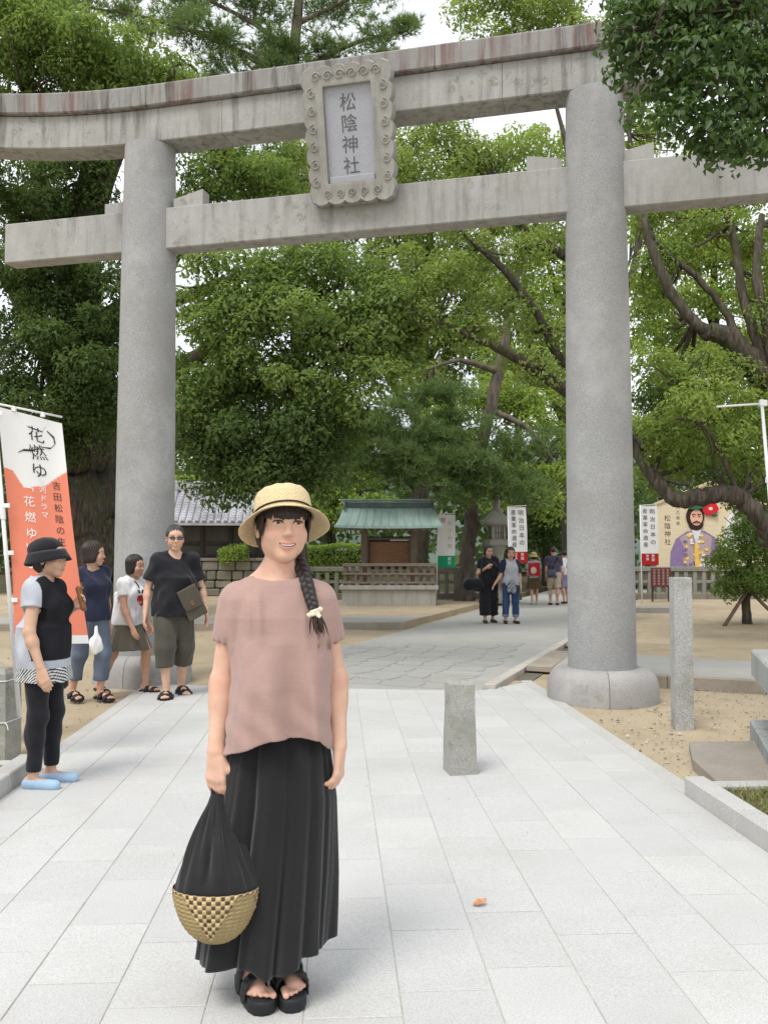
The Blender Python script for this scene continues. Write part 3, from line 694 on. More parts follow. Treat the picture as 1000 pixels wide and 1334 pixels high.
# ================================================================== TILED STOREHOUSE ON A RUBBLE WALL
TIL = plain('roof_tile', (.36, .36, .385), .55, .3, 1.5, .2, 60, spec=.4)
PLS = plain('plaster_wall', (.1, .092, .08), .9, .15, 3, .2, 60)
th = empty('tiled_building', (-3.4, 29.2, .1), R(2), label='long low building with a grey tiled roof and dark timber wall', cat='building')
x0, x1 = -5.6, 2.2
MB().box(((x0 + x1) / 2, 0, 1.4), (x1 - x0 - .6, 2.2, 1.9), .01).build('wall', PLS, th)
for k in range(9): MB().box((x0 + .35 + .88 * k, -1.13, 1.45), (.11, .09, 1.75), .006).build('timber_post', WDK, th)
for z_ in (1.25, 1.62, 2.2): MB().box(((x0 + x1) / 2, -1.125, z_), (x1 - x0 - .6, .07, .1), .006).build('timber_rail', WDK, th)
MB().box(((x0 + x1) / 2, -1.115, .95), (x1 - x0 - .62, .05, .5), .006).build('lower_boards', WDK, th)
# tile rows: real barrels and pans
def rz(t): return 3.36 - 1.2 * t - .0 + .10 * t * t
def ry(t): return -.02 - 1.78 * t
m = MB()
for sg in (1, -1):
    n = 10; V = []
    for i in range(n + 1):
        t = i / n; V += [(x0, sg * ry(t), rz(t)), (x1, sg * ry(t), rz(t)), (x1, sg * ry(t), rz(t) - .09), (x0, sg * ry(t), rz(t) - .09)]
    F = [(i * 4 + k, i * 4 + (k + 1) % 4, i * 4 + 4 + (k + 1) % 4, i * 4 + 4 + k) for i in range(n) for k in range(4)] + [(0, 1, 2, 3), (n * 4 + 3, n * 4 + 2, n * 4 + 1, n * 4)]
    if sg < 0: F = [f[::-1] for f in F]
    m.add(V, F)
rfo = m.build('roof', TIL, th)
V = []; F = []; nb_ = 36; rows = 12
for k in range(nb_):
    xc = x0 + .1 + (x1 - x0 - .2) * k / (nb_ - 1)
    for j in range(rows):
        t0, t1 = j / rows, (j + 1) / rows + .015; o = len(V)
        for t, lift in ((t0, .012), (t1, .045)):
            for a in range(6):
                th_ = math.pi * a / 5; V.append((xc + .072 * math.cos(th_), ry(t) - .0, rz(t) + lift + .055 * math.sin(th_)))
        F += [(o + a, o + a + 1, o + 6 + a + 1, o + 6 + a) for a in range(5)] + [tuple(o + 6 + a for a in range(6))]
tag(MB().add(V, F).build('roof_tiles', TIL, rfo, smooth=R(50)), kind='stuff')
for k in range(5): MB().box(((x0 + x1) / 2, 0, 3.37 + .045 * k), (x1 - x0 + .02 * k, .34 - .03 * k, .04), .006).build('ridge_course', TIL, th)
MB().tube([(x0 - .05, 0, 3.6), (x1 + .05, 0, 3.6)], .085, 10).build('ridge_cap', plain('ridge_tile', (.33, .33, .34), .55, .2, 3), th, smooth=R(40))
# rubble retaining wall, stone by stone
RUB = stone('rubble_stone', (.2, .185, .155), speck=.3, sscale=90, green=.3, rnd=25, hvar=.25, bump=.6, tint=[(0, (.6, .6, .58)), (.5, (1, .98, .93)), (1, (1.4, 1.3, 1.15))])
rw = empty('rubble_wall', (-6.6, 27.4, .1), R(2), label='low wall of rough rectangular stones below the tiled building', cat='wall')
MB().box((2.9, .25, .54), (6.6, .4, 1.1), .01).build('wall_core', plain('wall_core', (.07, .06, .05), .95), rw)
wr_ = random.Random(4); z = 0.0; row = 0
while z < 1.02:
    h_ = wr_.uniform(.22, .3); h_ = min(h_, 1.08 - z) if 1.08 - z - h_ > .12 else 1.08 - z; x = -.4 - wr_.random() * .3
    while x < 6.2:
        l = wr_.uniform(.28, .52)
        MB().box((0, 0, 0), (l - .02, .3, h_ - .02), .03, rotm(wr_.gauss(0, .02), wr_.gauss(0, .02), wr_.gauss(0, .03))).build('stone', RUB, rw, loc=(x + l / 2, wr_.uniform(-.02, .02), z + h_ / 2)); x += l
    z += h_
for k in range(6): MB().box((.25 + 1.1 * k, .05, 1.12), (1.09, .46, .09), .012).build('coping', FWL, rw)

# ================================================================== PAINTED VOTIVE BOARD
EMC = plain('ema_board', (.62, .53, .36), .7, .08, 3, .1, 60, stretch=(1, 10, 10))
em = empty('votive_board', (11.3, 26.2, .1), R(-4), label='giant pentagonal wooden votive board painted with a bearded figure in purple robes', cat='votive board')
def ema_poly(s): return [(-1.62 * s, .78), (1.62 * s, .78), (1.62 * s, 2.78), (0, 3.42), (-1.62 * s, 2.78)]
Mx = Matrix(((1, 0, 0, 0), (0, 0, -1, 0), (0, 1, 0, 0), (0, 0, 0, 1)))
MB().prism(ema_poly(1), 0, .09, np.array(Mx)).build('board', EMC, em)
for sx in (-1, 1): MB().box((sx * 1.2, .12, .75), (.14, .14, 1.7), .008).build('post', WOOD, em)
for sx in (-1, 1):
    a = math.atan2(.64, 1.62) * -sx; MB().box((sx * .83, -.04, 3.13), (1.83, .2, .07), .006, rotm(0, -a, 0)).build('roof_edge', plain('ema_edge', (.5, .4, .25), .7), em)
LAY = [0]
def paint(name, poly, col, sub=None):
    LAY[0] += 1; y = .092 + .0025 * LAY[0]; n_ = 'paint_%s' % name
    return MB().prism(poly, .09, y, np.array(Mx)).build(name, plain('paint_' + name, col, .7, .1, 8, 0), em)
def ell(cx, cz, rx, rz_, n=20, a0=0, a1=6.2832): return [(cx + rx * math.cos(a0 + (a1 - a0) * i / n), cz + rz_ * math.sin(a0 + (a1 - a0) * i / n)) for i in range(n)]
paint('painted_mountain', [(.35, 1.5), (1.35, 1.5), (1.2, 2.3), (.95, 2.75), (.75, 2.75), (.5, 2.35)], (.66, .66, .66))
paint('painted_robe', [(-1.25, .8), (-1.22, 1.35), (-1.05, 1.75), (-.72, 1.98), (-.2, 2.0), (.12, 1.8), (.3, 1.4), (.34, .8)], lin(132, 112, 152))
paint('painted_brocade', [(-.85, .8), (-.82, 1.5), (-.95, 1.78), (-.62, 1.97), (-.3, 1.97), (.02, 1.8), (-.02, 1.3), (-.02, .8)], lin(170, 150, 150))
br = random.Random(9)
for k in range(46):
    x_, z_ = br.uniform(-.8, -.06), br.uniform(.86, 1.9); c_ = [lin(226, 190, 96), lin(122, 100, 140), lin(228, 222, 210)][k % 3]
    MB().prism(ell(x_, z_, br.uniform(.03, .075), br.uniform(.025, .06), 7), .09, .105 + .0004 * k, np.array(Mx)).build('painted_flower', plain('brocade_%d' % (k % 3), c_, .7, .1, 8, 0), em)
LAY[0] = 14
paint('painted_collar', [(-.58, 2.02), (-.45, 1.55), (-.3, 2.02)], lin(206, 206, 210))
paint('painted_sash', [(-.5, 1.6), (-.4, 1.6), (-.36, .8), (-.5, .8)], lin(222, 184, 80))
paint('painted_hair', ell(-.47, 2.42, .27, .34), lin(42, 30, 28))
paint('painted_beard', ell(-.45, 2.2, .22, .2), lin(42, 30, 28))
paint('painted_face', ell(-.44, 2.39, .185, .24), lin(214, 166, 140))
paint('painted_moustache', [(-.56, 2.24), (-.44, 2.3), (-.32, 2.24), (-.33, 2.2), (-.44, 2.25), (-.55, 2.2)], lin(42, 30, 28))
paint('painted_mouth', ell(-.44, 2.215, .05, .018, 10), lin(170, 80, 70))
for x_ in (-.52, -.36): paint('painted_eye', ell(x_, 2.42, .04, .012, 10), lin(60, 40, 36)); paint('painted_brow', [(x_ - .06, 2.47), (x_ + .06, 2.475), (x_ + .05, 2.5), (x_ - .05, 2.5)], lin(60, 40, 36))
for k in range(7):
    a = k * .9; paint('painted_petal', ell(-.02 + .12 * math.cos(a), 2.66 + .1 * math.sin(a), .13, .11, 14), lin(196, 30 + 6 * (k % 2), 52))
paint('painted_stamen', ell(-.02, 2.66, .06, .05, 12), lin(236, 214, 150))
for q in ([(-.68, 2.66), (-.4, 2.78), (-.18, 2.7), (-.45, 2.62)], [(.0, 2.5), (.1, 2.42), (.2, 2.44), (.12, 2.54)]): paint('painted_leaf', q, lin(46, 96, 66))
paint('painted_fan', ell(.36, 1.12, .33, .26, 18), lin(240, 166, 44)); paint('painted_hand', ell(.05, .93, .16, .1, 12), lin(232, 222, 214))
onE = lambda x, y: (x, -.094, y)
print_on('character', [('松陰神社', -1.3, 2.5, .2, .24), ('平成乙未年', -.98, 2.98, .13, .17)], onE, BLK, em)
print_on('character', [('合格祈願', .62, 1.9, .12, .14), ('開運', .85, 2.1, .13, .16)], onE, BLK, em)
# red notice sign on two legs
rs = empty('red_sign', (8.8, 23.6, .1), R(-5), label='small dark red lettered sign standing before the stone fence', cat='sign')
RDS = plain('sign_red', (.13, .035, .035), .6, .1, 10, 0)
MB().box((0, 0, .66), (.54, .04, .52), .006).build('sign_panel', RDS, rs)
for sx in (-1, 1): MB().box((sx * .22, .035, .45), (.05, .03, .95), .004).build('leg', WDK, rs)
print_on('character', [('世界遺産登録', -.18 + .12 * k, .9, .065, .075) for k in range(4)], lambda x, y: (x, -.024, y), plain('sign_text', (.5, .4, .38), .7), rs)
# flat rock by the right terrace path
tag(MB().prism([(-.5, -.25), (.4, -.3), (.6, .1), (.3, .3), (-.4, .26)], -.02, .12).build('flat_rock', OLD, loc=(7.0, 19.5, .1)), 'flat grey rock on the sand behind the torii pillar', 'rock')

# ================================================================== FALLEN LEAF
lf = MB(); V = []
for i, (x, wd, zc) in enumerate([(-.032, .002, .004), (-.02, .014, .006), (0, .02, .011), (.018, .013, .007), (.03, .002, .012)]):
    V += [(x, -wd, zc + .006), (x, 0, zc), (x, wd, zc + .008)]
F = [(3 * i + k, 3 * i + 3 + k, 3 * i + 4 + k, 3 * i + 1 + k) for i in range(4) for k in range(2)]
fl = lf.add(V, F).build('fallen_leaf', plain('dry_leaf', (.55, .25, .12), .6, .25, 60, .2, 300), smooth=True, loc=(.596, 3.68, .001), rot=(R(4), R(-6), R(20)))
tag(fl, 'single curled orange leaf lying on the white pavers', 'leaf')
TREES = {
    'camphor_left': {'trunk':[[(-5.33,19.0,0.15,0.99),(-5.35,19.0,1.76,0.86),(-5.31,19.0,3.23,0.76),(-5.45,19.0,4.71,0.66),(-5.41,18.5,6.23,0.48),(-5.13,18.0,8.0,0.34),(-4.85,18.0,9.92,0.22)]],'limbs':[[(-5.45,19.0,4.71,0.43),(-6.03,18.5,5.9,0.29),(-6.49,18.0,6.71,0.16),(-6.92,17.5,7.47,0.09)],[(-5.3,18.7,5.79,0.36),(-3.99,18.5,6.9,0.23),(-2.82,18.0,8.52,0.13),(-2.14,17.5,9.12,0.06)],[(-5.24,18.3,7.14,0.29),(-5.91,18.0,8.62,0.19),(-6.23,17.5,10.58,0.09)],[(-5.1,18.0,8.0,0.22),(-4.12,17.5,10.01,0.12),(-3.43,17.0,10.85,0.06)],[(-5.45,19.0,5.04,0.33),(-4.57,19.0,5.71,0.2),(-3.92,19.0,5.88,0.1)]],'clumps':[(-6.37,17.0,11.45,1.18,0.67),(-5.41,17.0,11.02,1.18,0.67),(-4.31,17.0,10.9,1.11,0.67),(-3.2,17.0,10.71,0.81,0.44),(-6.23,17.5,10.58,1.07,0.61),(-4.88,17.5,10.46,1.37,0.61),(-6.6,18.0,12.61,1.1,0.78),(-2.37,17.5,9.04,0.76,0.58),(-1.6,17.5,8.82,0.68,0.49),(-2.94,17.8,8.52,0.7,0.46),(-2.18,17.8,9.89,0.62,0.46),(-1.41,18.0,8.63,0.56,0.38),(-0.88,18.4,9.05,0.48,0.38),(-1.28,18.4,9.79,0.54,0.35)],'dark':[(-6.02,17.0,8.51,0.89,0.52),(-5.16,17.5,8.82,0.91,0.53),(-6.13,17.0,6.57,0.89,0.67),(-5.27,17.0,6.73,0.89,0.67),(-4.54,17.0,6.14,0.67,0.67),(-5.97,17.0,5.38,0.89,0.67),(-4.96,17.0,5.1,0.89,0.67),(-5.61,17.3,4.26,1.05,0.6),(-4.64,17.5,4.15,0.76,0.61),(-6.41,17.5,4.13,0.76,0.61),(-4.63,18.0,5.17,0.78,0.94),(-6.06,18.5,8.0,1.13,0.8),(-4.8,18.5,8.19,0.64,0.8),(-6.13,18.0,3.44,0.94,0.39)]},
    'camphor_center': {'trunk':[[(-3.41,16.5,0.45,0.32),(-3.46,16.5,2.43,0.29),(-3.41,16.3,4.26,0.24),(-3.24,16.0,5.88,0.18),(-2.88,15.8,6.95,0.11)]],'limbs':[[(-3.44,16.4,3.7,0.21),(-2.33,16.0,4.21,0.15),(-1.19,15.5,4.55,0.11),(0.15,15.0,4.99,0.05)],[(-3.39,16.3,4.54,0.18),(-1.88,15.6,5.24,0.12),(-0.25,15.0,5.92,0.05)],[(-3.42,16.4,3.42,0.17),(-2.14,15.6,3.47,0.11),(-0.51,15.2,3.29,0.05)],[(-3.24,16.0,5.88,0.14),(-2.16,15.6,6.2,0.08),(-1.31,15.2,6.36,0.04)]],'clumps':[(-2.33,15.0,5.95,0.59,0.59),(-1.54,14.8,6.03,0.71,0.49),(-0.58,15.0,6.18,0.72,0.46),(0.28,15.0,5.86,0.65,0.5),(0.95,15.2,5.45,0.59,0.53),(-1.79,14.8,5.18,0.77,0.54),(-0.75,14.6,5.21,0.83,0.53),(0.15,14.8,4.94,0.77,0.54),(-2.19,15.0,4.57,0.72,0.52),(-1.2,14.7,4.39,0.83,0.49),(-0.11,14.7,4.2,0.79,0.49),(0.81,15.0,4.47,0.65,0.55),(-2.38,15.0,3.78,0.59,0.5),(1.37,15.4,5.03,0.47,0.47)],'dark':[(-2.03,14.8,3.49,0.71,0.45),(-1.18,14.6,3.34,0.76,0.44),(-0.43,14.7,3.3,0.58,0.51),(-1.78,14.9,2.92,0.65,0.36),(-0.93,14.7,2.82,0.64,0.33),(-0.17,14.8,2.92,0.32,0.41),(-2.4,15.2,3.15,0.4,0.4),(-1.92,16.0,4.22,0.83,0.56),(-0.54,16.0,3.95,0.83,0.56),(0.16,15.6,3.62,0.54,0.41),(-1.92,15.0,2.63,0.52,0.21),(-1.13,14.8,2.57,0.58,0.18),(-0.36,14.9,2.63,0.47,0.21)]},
    'pine_tall': {'trunk':[[(-0.99,25.0,-0.08,0.2),(-1.05,25.0,4.04,0.18),(-1.15,25.0,8.44,0.18),(-1.28,25.0,11.78,0.18),(-1.4,25.0,14.03,0.18),(-1.23,25.0,16.07,0.15),(-1.06,25.0,18.36,0.11)]],'limbs':[[(-1.28,25.0,12.11,0.11),(-0.42,25.0,12.36,0.07),(0.24,25.0,12.71,0.03)],[(-1.3,25.0,12.9,0.11),(-2.18,25.0,12.54,0.08),(-2.99,24.5,11.53,0.04)],[(-1.34,25.0,14.93,0.11),(-3.02,24.5,15.72,0.07),(-5.06,24.0,16.12,0.05),(-6.73,24.0,16.39,0.03)],[(-1.32,25.0,15.16,0.09),(0.23,24.5,15.82,0.06),(1.94,24.0,16.03,0.03)],[(-1.25,25.0,15.84,0.09),(-2.43,25.0,16.71,0.07),(-4.19,25.0,17.57,0.04)],[(-1.19,25.0,16.76,0.09),(-0.21,25.0,17.25,0.05),(1.12,25.0,17.98,0.03)],[(-1.28,25.0,11.78,0.08),(-0.2,24.5,11.7,0.04),(0.45,24.5,11.5,0.02)]],'needles':[(-6.73,24.0,16.28,0.94,0.46),(-5.06,24.0,16.23,1.04,0.52),(-3.75,24.3,16.13,0.95,0.59),(-2.59,24.5,15.73,1.07,0.53),(-1.18,24.5,15.45,0.96,0.53),(0.01,24.3,15.81,0.85,0.59),(1.08,24.0,16.0,0.83,0.52),(1.83,24.0,16.35,0.52,0.52),(-4.19,25.0,17.57,1.3,0.43),(-1.99,25.0,17.19,1.09,0.43),(-0.22,25.0,17.48,0.98,0.43),(1.12,25.0,17.98,0.76,0.43),(-3.01,24.5,14.83,0.85,0.32),(-1.94,24.5,14.98,0.85,0.38),(1.29,24.0,15.13,0.46,0.29),(-2.99,24.5,11.64,0.64,0.38),(-2.15,24.7,12.41,0.6,0.32),(-0.2,24.7,12.01,0.64,0.3),(0.02,25.0,12.93,0.54,0.3)]},
    'pine_leaning': {'trunk':[[(3.55,24.5,0.05,0.24),(3.61,24.5,1.01,0.21),(3.73,24.5,2.08,0.2),(3.83,24.3,3.57,0.18),(4.15,24.0,5.03,0.16),(4.44,24.0,6.31,0.15),(4.64,24.0,7.38,0.13),(4.88,24.0,8.68,0.1),(5.37,24.0,10.2,0.05)]],'limbs':[[(3.76,24.4,2.72,0.13),(2.51,23.6,3.19,0.08),(1.24,23.0,3.54,0.04)],[(3.88,24.3,3.78,0.13),(2.49,23.4,4.1,0.08),(0.83,22.8,4.62,0.04)],[(4.26,24.0,5.35,0.1),(5.19,23.4,4.74,0.07),(5.71,23.0,3.87,0.04)],[(3.79,24.3,3.14,0.11),(4.6,23.6,3.09,0.07),(5.13,23.2,2.45,0.04)],[(4.48,24.0,6.42,0.1),(3.34,23.5,6.62,0.06),(2.46,23.0,6.29,0.03)],[(4.7,24.0,7.6,0.07),(3.78,23.6,7.7,0.05),(3.02,23.4,8.05,0.02)]],'needles':[(0.63,22.8,4.42,0.89,0.59),(1.63,22.8,4.63,0.89,0.59),(1.23,22.8,3.82,0.99,0.52),(2.43,22.8,4.03,0.99,0.59),(2.01,22.6,3.57,0.98,0.43),(3.23,22.8,3.43,0.99,0.56),(3.29,23.2,4.7,0.81,0.52),(0.64,23.0,3.6,0.8,0.48),(2.89,22.5,3.01,0.67,0.31),(4.04,22.8,3.28,0.79,0.4),(4.53,23.2,3.88,0.81,0.52),(5.09,23.0,3.05,0.7,0.48),(2.71,23.4,5.55,0.81,0.49),(5.4,23.4,4.32,0.61,0.49),(1.88,23.4,5.54,0.61,0.41)]},
    'cherry_behind': {'trunk':[[(4.89,16.0,0.25,0.31),(4.91,16.0,1.72,0.28),(4.89,16.0,3.14,0.25),(4.85,16.0,4.28,0.22),(4.75,16.0,5.43,0.15),(4.59,16.0,6.87,0.11),(4.38,16.0,8.32,0.07)]],'limbs':[[(4.88,16.0,4.0,0.14),(4.1,15.6,4.37,0.11),(3.25,15.2,4.8,0.1),(2.54,15.0,5.09,0.07),(1.71,14.8,5.39,0.04),(1.17,14.6,5.56,0.02)],[(4.83,16.0,4.71,0.12),(4.13,15.7,4.85,0.09),(3.57,15.4,5.68,0.07),(2.98,15.2,6.37,0.06),(2.34,15.0,6.84,0.04),(1.94,15.0,7.3,0.02)],[(4.59,16.0,6.73,0.09),(3.89,15.8,7.08,0.08),(3.3,15.7,7.46,0.05),(2.79,15.6,8.26,0.03)],[(4.79,16.0,5.14,0.09),(5.68,16.2,7.11,0.07),(5.58,16.2,9.03,0.05),(5.5,16.2,10.22,0.02)],[(4.65,16.0,6.29,0.07),(4.37,16.2,9.0,0.05),(3.87,16.5,11.25,0.02)]],'clumps':[(1.39,15.5,8.25,0.54,0.38),(2.22,15.5,8.41,0.61,0.38),(3.19,15.8,8.57,0.62,0.38),(4.02,16.0,8.39,0.42,0.42),(1.63,15.2,7.1,0.53,0.33),(2.51,15.2,6.7,0.53,0.34),(3.49,15.6,6.72,0.54,0.38),(1.07,15.0,6.41,0.52,0.34),(2.01,15.0,6.09,0.52,0.34),(3.0,15.3,5.78,0.53,0.35),(3.85,15.7,5.63,0.48,0.41),(2.27,15.0,5.35,0.47,0.26),(1.6,15.0,5.54,0.47,0.26),(3.68,15.8,7.5,0.55,0.34),(0.97,15.4,7.44,0.33,0.33),(2.23,15.6,7.79,0.54,0.27),(3.45,15.5,4.73,0.47,0.27),(2.97,16.5,11.91,0.65,0.36),(3.87,16.5,11.86,0.65,0.4),(4.7,16.5,11.58,0.57,0.43),(3.27,16.5,11.23,0.57,0.22),(4.41,16.8,12.69,0.73,0.37),(5.62,16.4,8.67,0.36,0.43),(5.93,16.4,9.74,0.36,0.43),(1.68,15.6,9.01,0.47,0.27),(1.29,16.0,8.98,0.42,0.28),(5.94,16.6,10.53,0.4,0.43),(6.38,16.6,9.39,0.43,0.38),(6.25,16.8,11.5,0.53,0.44),(2.38,16.6,10.35,0.43,0.2)],'dark':[]},
    'zelkova_right': {'trunk':[[(7.07,12.5,-0.11,0.33),(7.03,12.5,1.67,0.29),(6.97,12.7,3.04,0.27),(6.73,12.9,3.76,0.22),(6.38,13.0,4.25,0.19),(5.97,13.0,4.71,0.16),(5.59,13.0,4.82,0.12)]],'limbs':[[(6.95,12.5,1.22,0.17),(6.43,12.4,1.5,0.15),(5.99,12.3,1.97,0.13),(5.66,12.3,2.27,0.13),(5.25,12.4,2.24,0.13),(4.94,12.6,2.23,0.12),(4.67,12.8,2.58,0.1),(4.49,13.0,3.0,0.07),(4.35,13.0,3.52,0.04)],[(5.79,13.0,4.74,0.09),(5.43,13.0,4.94,0.09),(5.03,13.0,5.46,0.08),(4.77,13.0,6.11,0.07),(4.7,13.1,6.62,0.05),(4.83,13.3,7.68,0.04)],[(6.5,12.9,4.08,0.09),(6.38,13.0,4.72,0.08),(6.24,13.1,5.39,0.07),(6.18,13.2,6.21,0.06),(6.08,13.3,6.85,0.05)],[(6.62,12.9,3.93,0.09),(6.47,12.8,4.79,0.08),(6.36,12.9,5.75,0.07),(6.51,13.0,6.62,0.05)],[(6.11,13.0,4.54,0.07),(6.0,13.2,5.18,0.06),(5.61,13.3,5.72,0.05),(5.16,13.4,6.16,0.04),(4.92,13.5,6.54,0.02)],[(6.2,13.0,4.42,0.05),(5.42,12.6,3.92,0.04),(4.77,12.4,3.88,0.02)],[(5.72,12.3,2.32,0.04),(5.16,12.0,3.16,0.03),(4.72,12.0,3.31,0.02)]],'clumps':[(5.21,13.8,6.09,0.42,0.31),(5.98,13.8,6.54,0.48,0.34),(6.78,14.0,6.5,0.43,0.37),(5.25,13.6,4.97,0.47,0.31),(5.66,12.6,4.15,0.49,0.26),(4.85,12.6,4.14,0.46,0.26),(6.01,12.4,3.44,0.43,0.28),(5.13,12.2,3.46,0.48,0.25),(4.61,12.6,3.24,0.38,0.24),(5.46,12.2,2.91,0.48,0.23),(5.08,12.8,2.81,0.5,0.2),(6.11,12.4,2.77,0.38,0.22),(5.02,14.0,5.45,0.3,0.37),(6.68,13.0,4.72,0.45,0.4),(7.09,14.0,5.74,0.37,0.37),(5.82,14.0,7.25,0.49,0.24),(6.6,14.0,7.4,0.49,0.24),(5.17,14.0,6.85,0.3,0.27),(7.35,13.5,6.21,0.59,0.7),(6.91,13.0,3.78,0.45,0.57)],'dark':[(5.5,14.0,3.25,0.55,0.3),(6.26,14.0,2.75,0.55,0.27),(6.76,14.0,2.44,0.43,0.22),(5.28,14.4,4.14,0.44,0.31)]},
    'overhanging': {'trunk':[[(6.59,6.6,-2.54,0.23),(6.53,6.6,0.37,0.21),(6.32,6.6,2.78,0.18),(6.0,6.6,4.63,0.15),(5.48,6.6,6.0,0.11)]],'limbs':[[(6.11,6.6,4.14,0.13),(4.87,6.5,5.42,0.08),(3.77,6.4,5.69,0.04),(2.88,6.3,5.53,0.02),(2.25,6.2,5.28,0.01)],[(5.77,6.6,5.13,0.08),(4.36,6.4,4.92,0.05),(3.46,6.3,4.96,0.03),(2.88,6.2,4.78,0.01)],[(5.28,6.6,5.93,0.06),(3.9,6.4,6.24,0.04),(2.65,6.3,5.94,0.02)]],'clumps':[],'near':[(2.32,6.3,5.34,0.28,0.23),(2.67,6.3,5.44,0.33,0.27),(3.1,6.4,5.49,0.33,0.28),(3.46,6.4,5.32,0.33,0.33),(2.42,6.2,4.96,0.27,0.22),(2.77,6.2,5.0,0.3,0.24),(3.16,6.3,4.98,0.3,0.27),(2.57,6.1,4.6,0.22,0.18),(2.96,6.2,4.61,0.27,0.19),(2.68,6.1,4.38,0.14,0.13),(3.22,6.2,4.53,0.22,0.16),(2.17,6.3,5.1,0.14,0.14),(3.63,6.4,4.96,0.28,0.33),(2.42,6.5,5.71,0.28,0.23),(2.97,6.5,5.91,0.4,0.23)]},
    'maple_back': {'trunk':[[(6.23,31.0,-0.33,0.24),(6.25,31.0,1.97,0.22),(6.38,31.0,4.7,0.16),(6.61,31.0,6.91,0.08)]],'limbs':[[(6.31,31.0,3.06,0.13),(4.87,30.5,4.64,0.08),(3.99,30.0,5.64,0.04)],[(6.31,31.0,3.61,0.13),(7.58,30.5,5.2,0.08),(8.01,30.0,6.21,0.04)]],'clumps':[(4.0,30.0,6.17,1.04,0.68),(5.33,30.0,6.72,1.04,0.68),(6.66,30.0,6.06,1.04,0.68),(7.73,30.0,5.14,0.78,0.68),(4.79,30.0,4.86,1.04,0.63),(6.28,29.5,4.29,1.03,0.56),(7.32,29.5,3.77,0.77,0.51),(5.22,29.5,3.5,1.03,0.51),(6.75,29.3,2.98,0.89,0.41),(3.73,30.0,4.58,0.78,0.52),(8.14,30.5,6.83,0.66,0.66),(6.07,31.0,8.0,0.94,0.54)],'dark':[]},
    'evergreen_gap': {'trunk':[[(9.12,38.0,-0.74,0.26),(9.15,38.0,2.42,0.23),(9.17,38.0,5.44,0.13)]],'limbs':[[(9.15,38.0,2.42,0.13),(8.3,37.5,3.73,0.07)],[(9.15,38.0,3.09,0.13),(9.81,37.5,4.07,0.07)]],'clumps':[],'dark':[(8.19,37.0,3.37,0.97,0.71),(9.34,37.0,3.54,0.97,0.77),(8.39,36.5,2.06,0.83,0.57),(9.83,37.0,2.73,0.71,0.51),(7.48,36.5,1.58,0.51,0.63),(9.14,37.5,4.39,1.11,0.59),(10.48,37.5,3.74,0.85,0.98),(10.26,38.0,1.69,0.4,0.26)]},
    'lit_shrub': {'trunk':[[(-6.09,36.0,-0.58,0.22),(-6.13,36.0,2.66,0.19),(-6.08,36.0,3.9,0.09)]],'limbs':[[(-6.12,36.0,2.35,0.09),(-6.6,36.0,3.59,0.06)]],'clumps':[(-6.21,35.5,4.12,0.68,0.49),(-5.6,35.5,3.87,0.49,0.37),(-6.6,35.5,3.71,0.56,0.43),(-5.38,35.5,3.41,0.43,0.31)],'dark':[]},
    'back_left': {'trunk':[[(-6.89,44.0,-1.03,0.27),(-6.94,44.0,4.07,0.23),(-6.86,44.0,7.5,0.11)]],'limbs':[[(-6.9,44.0,4.45,0.15),(-6.01,44.0,5.98,0.08)],[(-6.91,44.0,5.21,0.15),(-7.9,44.0,6.73,0.08)]],'clumps':[(-7.36,43.0,7.36,1.27,0.97),(-5.7,43.0,6.25,1.35,0.97),(-6.98,43.0,5.68,1.12,0.67),(-4.76,43.0,5.14,1.35,0.75),(-8.11,44.0,8.64,0.96,0.96),(-3.29,43.0,5.52,1.12,0.82)],'dark':[]},
    'back_center': {'trunk':[[(-0.24,36.0,-0.6,0.25),(-0.25,36.0,2.67,0.22),(-0.19,36.0,4.55,0.13)]],'limbs':[[(-0.25,36.0,2.67,0.13),(-1.17,35.5,3.58,0.06)],[(-0.22,36.0,3.3,0.13),(0.98,35.5,3.9,0.06)]],'clumps':[(-0.85,35.0,3.55,0.79,0.55),(0.36,35.0,3.25,0.91,0.61),(-0.54,34.5,2.62,0.9,0.48),(1.28,35.0,3.1,0.91,0.49),(0.21,35.5,4.05,0.93,0.49),(-1.3,35.0,2.94,0.61,0.55),(0.06,36.0,5.18,0.94,0.69),(1.14,35.5,4.36,0.8,0.56)],'dark':[]},
    'back_right': {'trunk':[[(12.96,34.0,-0.52,0.27),(12.94,34.0,2.63,0.24),(12.93,34.0,6.27,0.12)]],'limbs':[[(12.95,34.0,3.23,0.12),(11.63,33.5,4.99,0.06)],[(12.96,34.0,3.84,0.12),(14.38,33.5,5.31,0.06)]],'clumps':[(11.77,33.0,5.53,0.98,0.63),(12.96,33.0,4.95,1.03,0.57),(14.46,33.0,5.25,1.03,0.63),(15.81,33.0,4.67,0.86,0.57),(11.86,32.5,4.02,0.85,0.45),(13.78,33.5,6.2,1.05,0.64),(15.62,33.5,6.22,0.99,0.7),(16.58,33.0,5.56,0.86,0.86)],'dark':[]},
    'far_left': {'trunk':[[(-13.5,40.0,-0.79,0.35),(-13.56,40.0,2.78,0.31),(-13.45,40.0,6.21,0.17)]],'limbs':[[(-13.52,40.0,4.15,0.17),(-12.11,39.5,5.48,0.07)],[(-13.53,40.0,4.84,0.17),(-14.77,39.5,6.14,0.07)]],'clumps':[(-12.3,39.0,6.27,1.02,0.75),(-13.92,39.0,5.42,1.22,0.81),(-11.3,39.0,5.43,1.02,0.75),(-12.6,39.0,4.59,1.36,0.68),(-14.93,39.0,6.75,1.36,1.02),(-10.63,39.0,4.43,0.88,0.68),(-11.45,38.5,3.4,1.0,0.6),(-10.11,39.5,5.49,0.86,1.03)],'dark':[]},
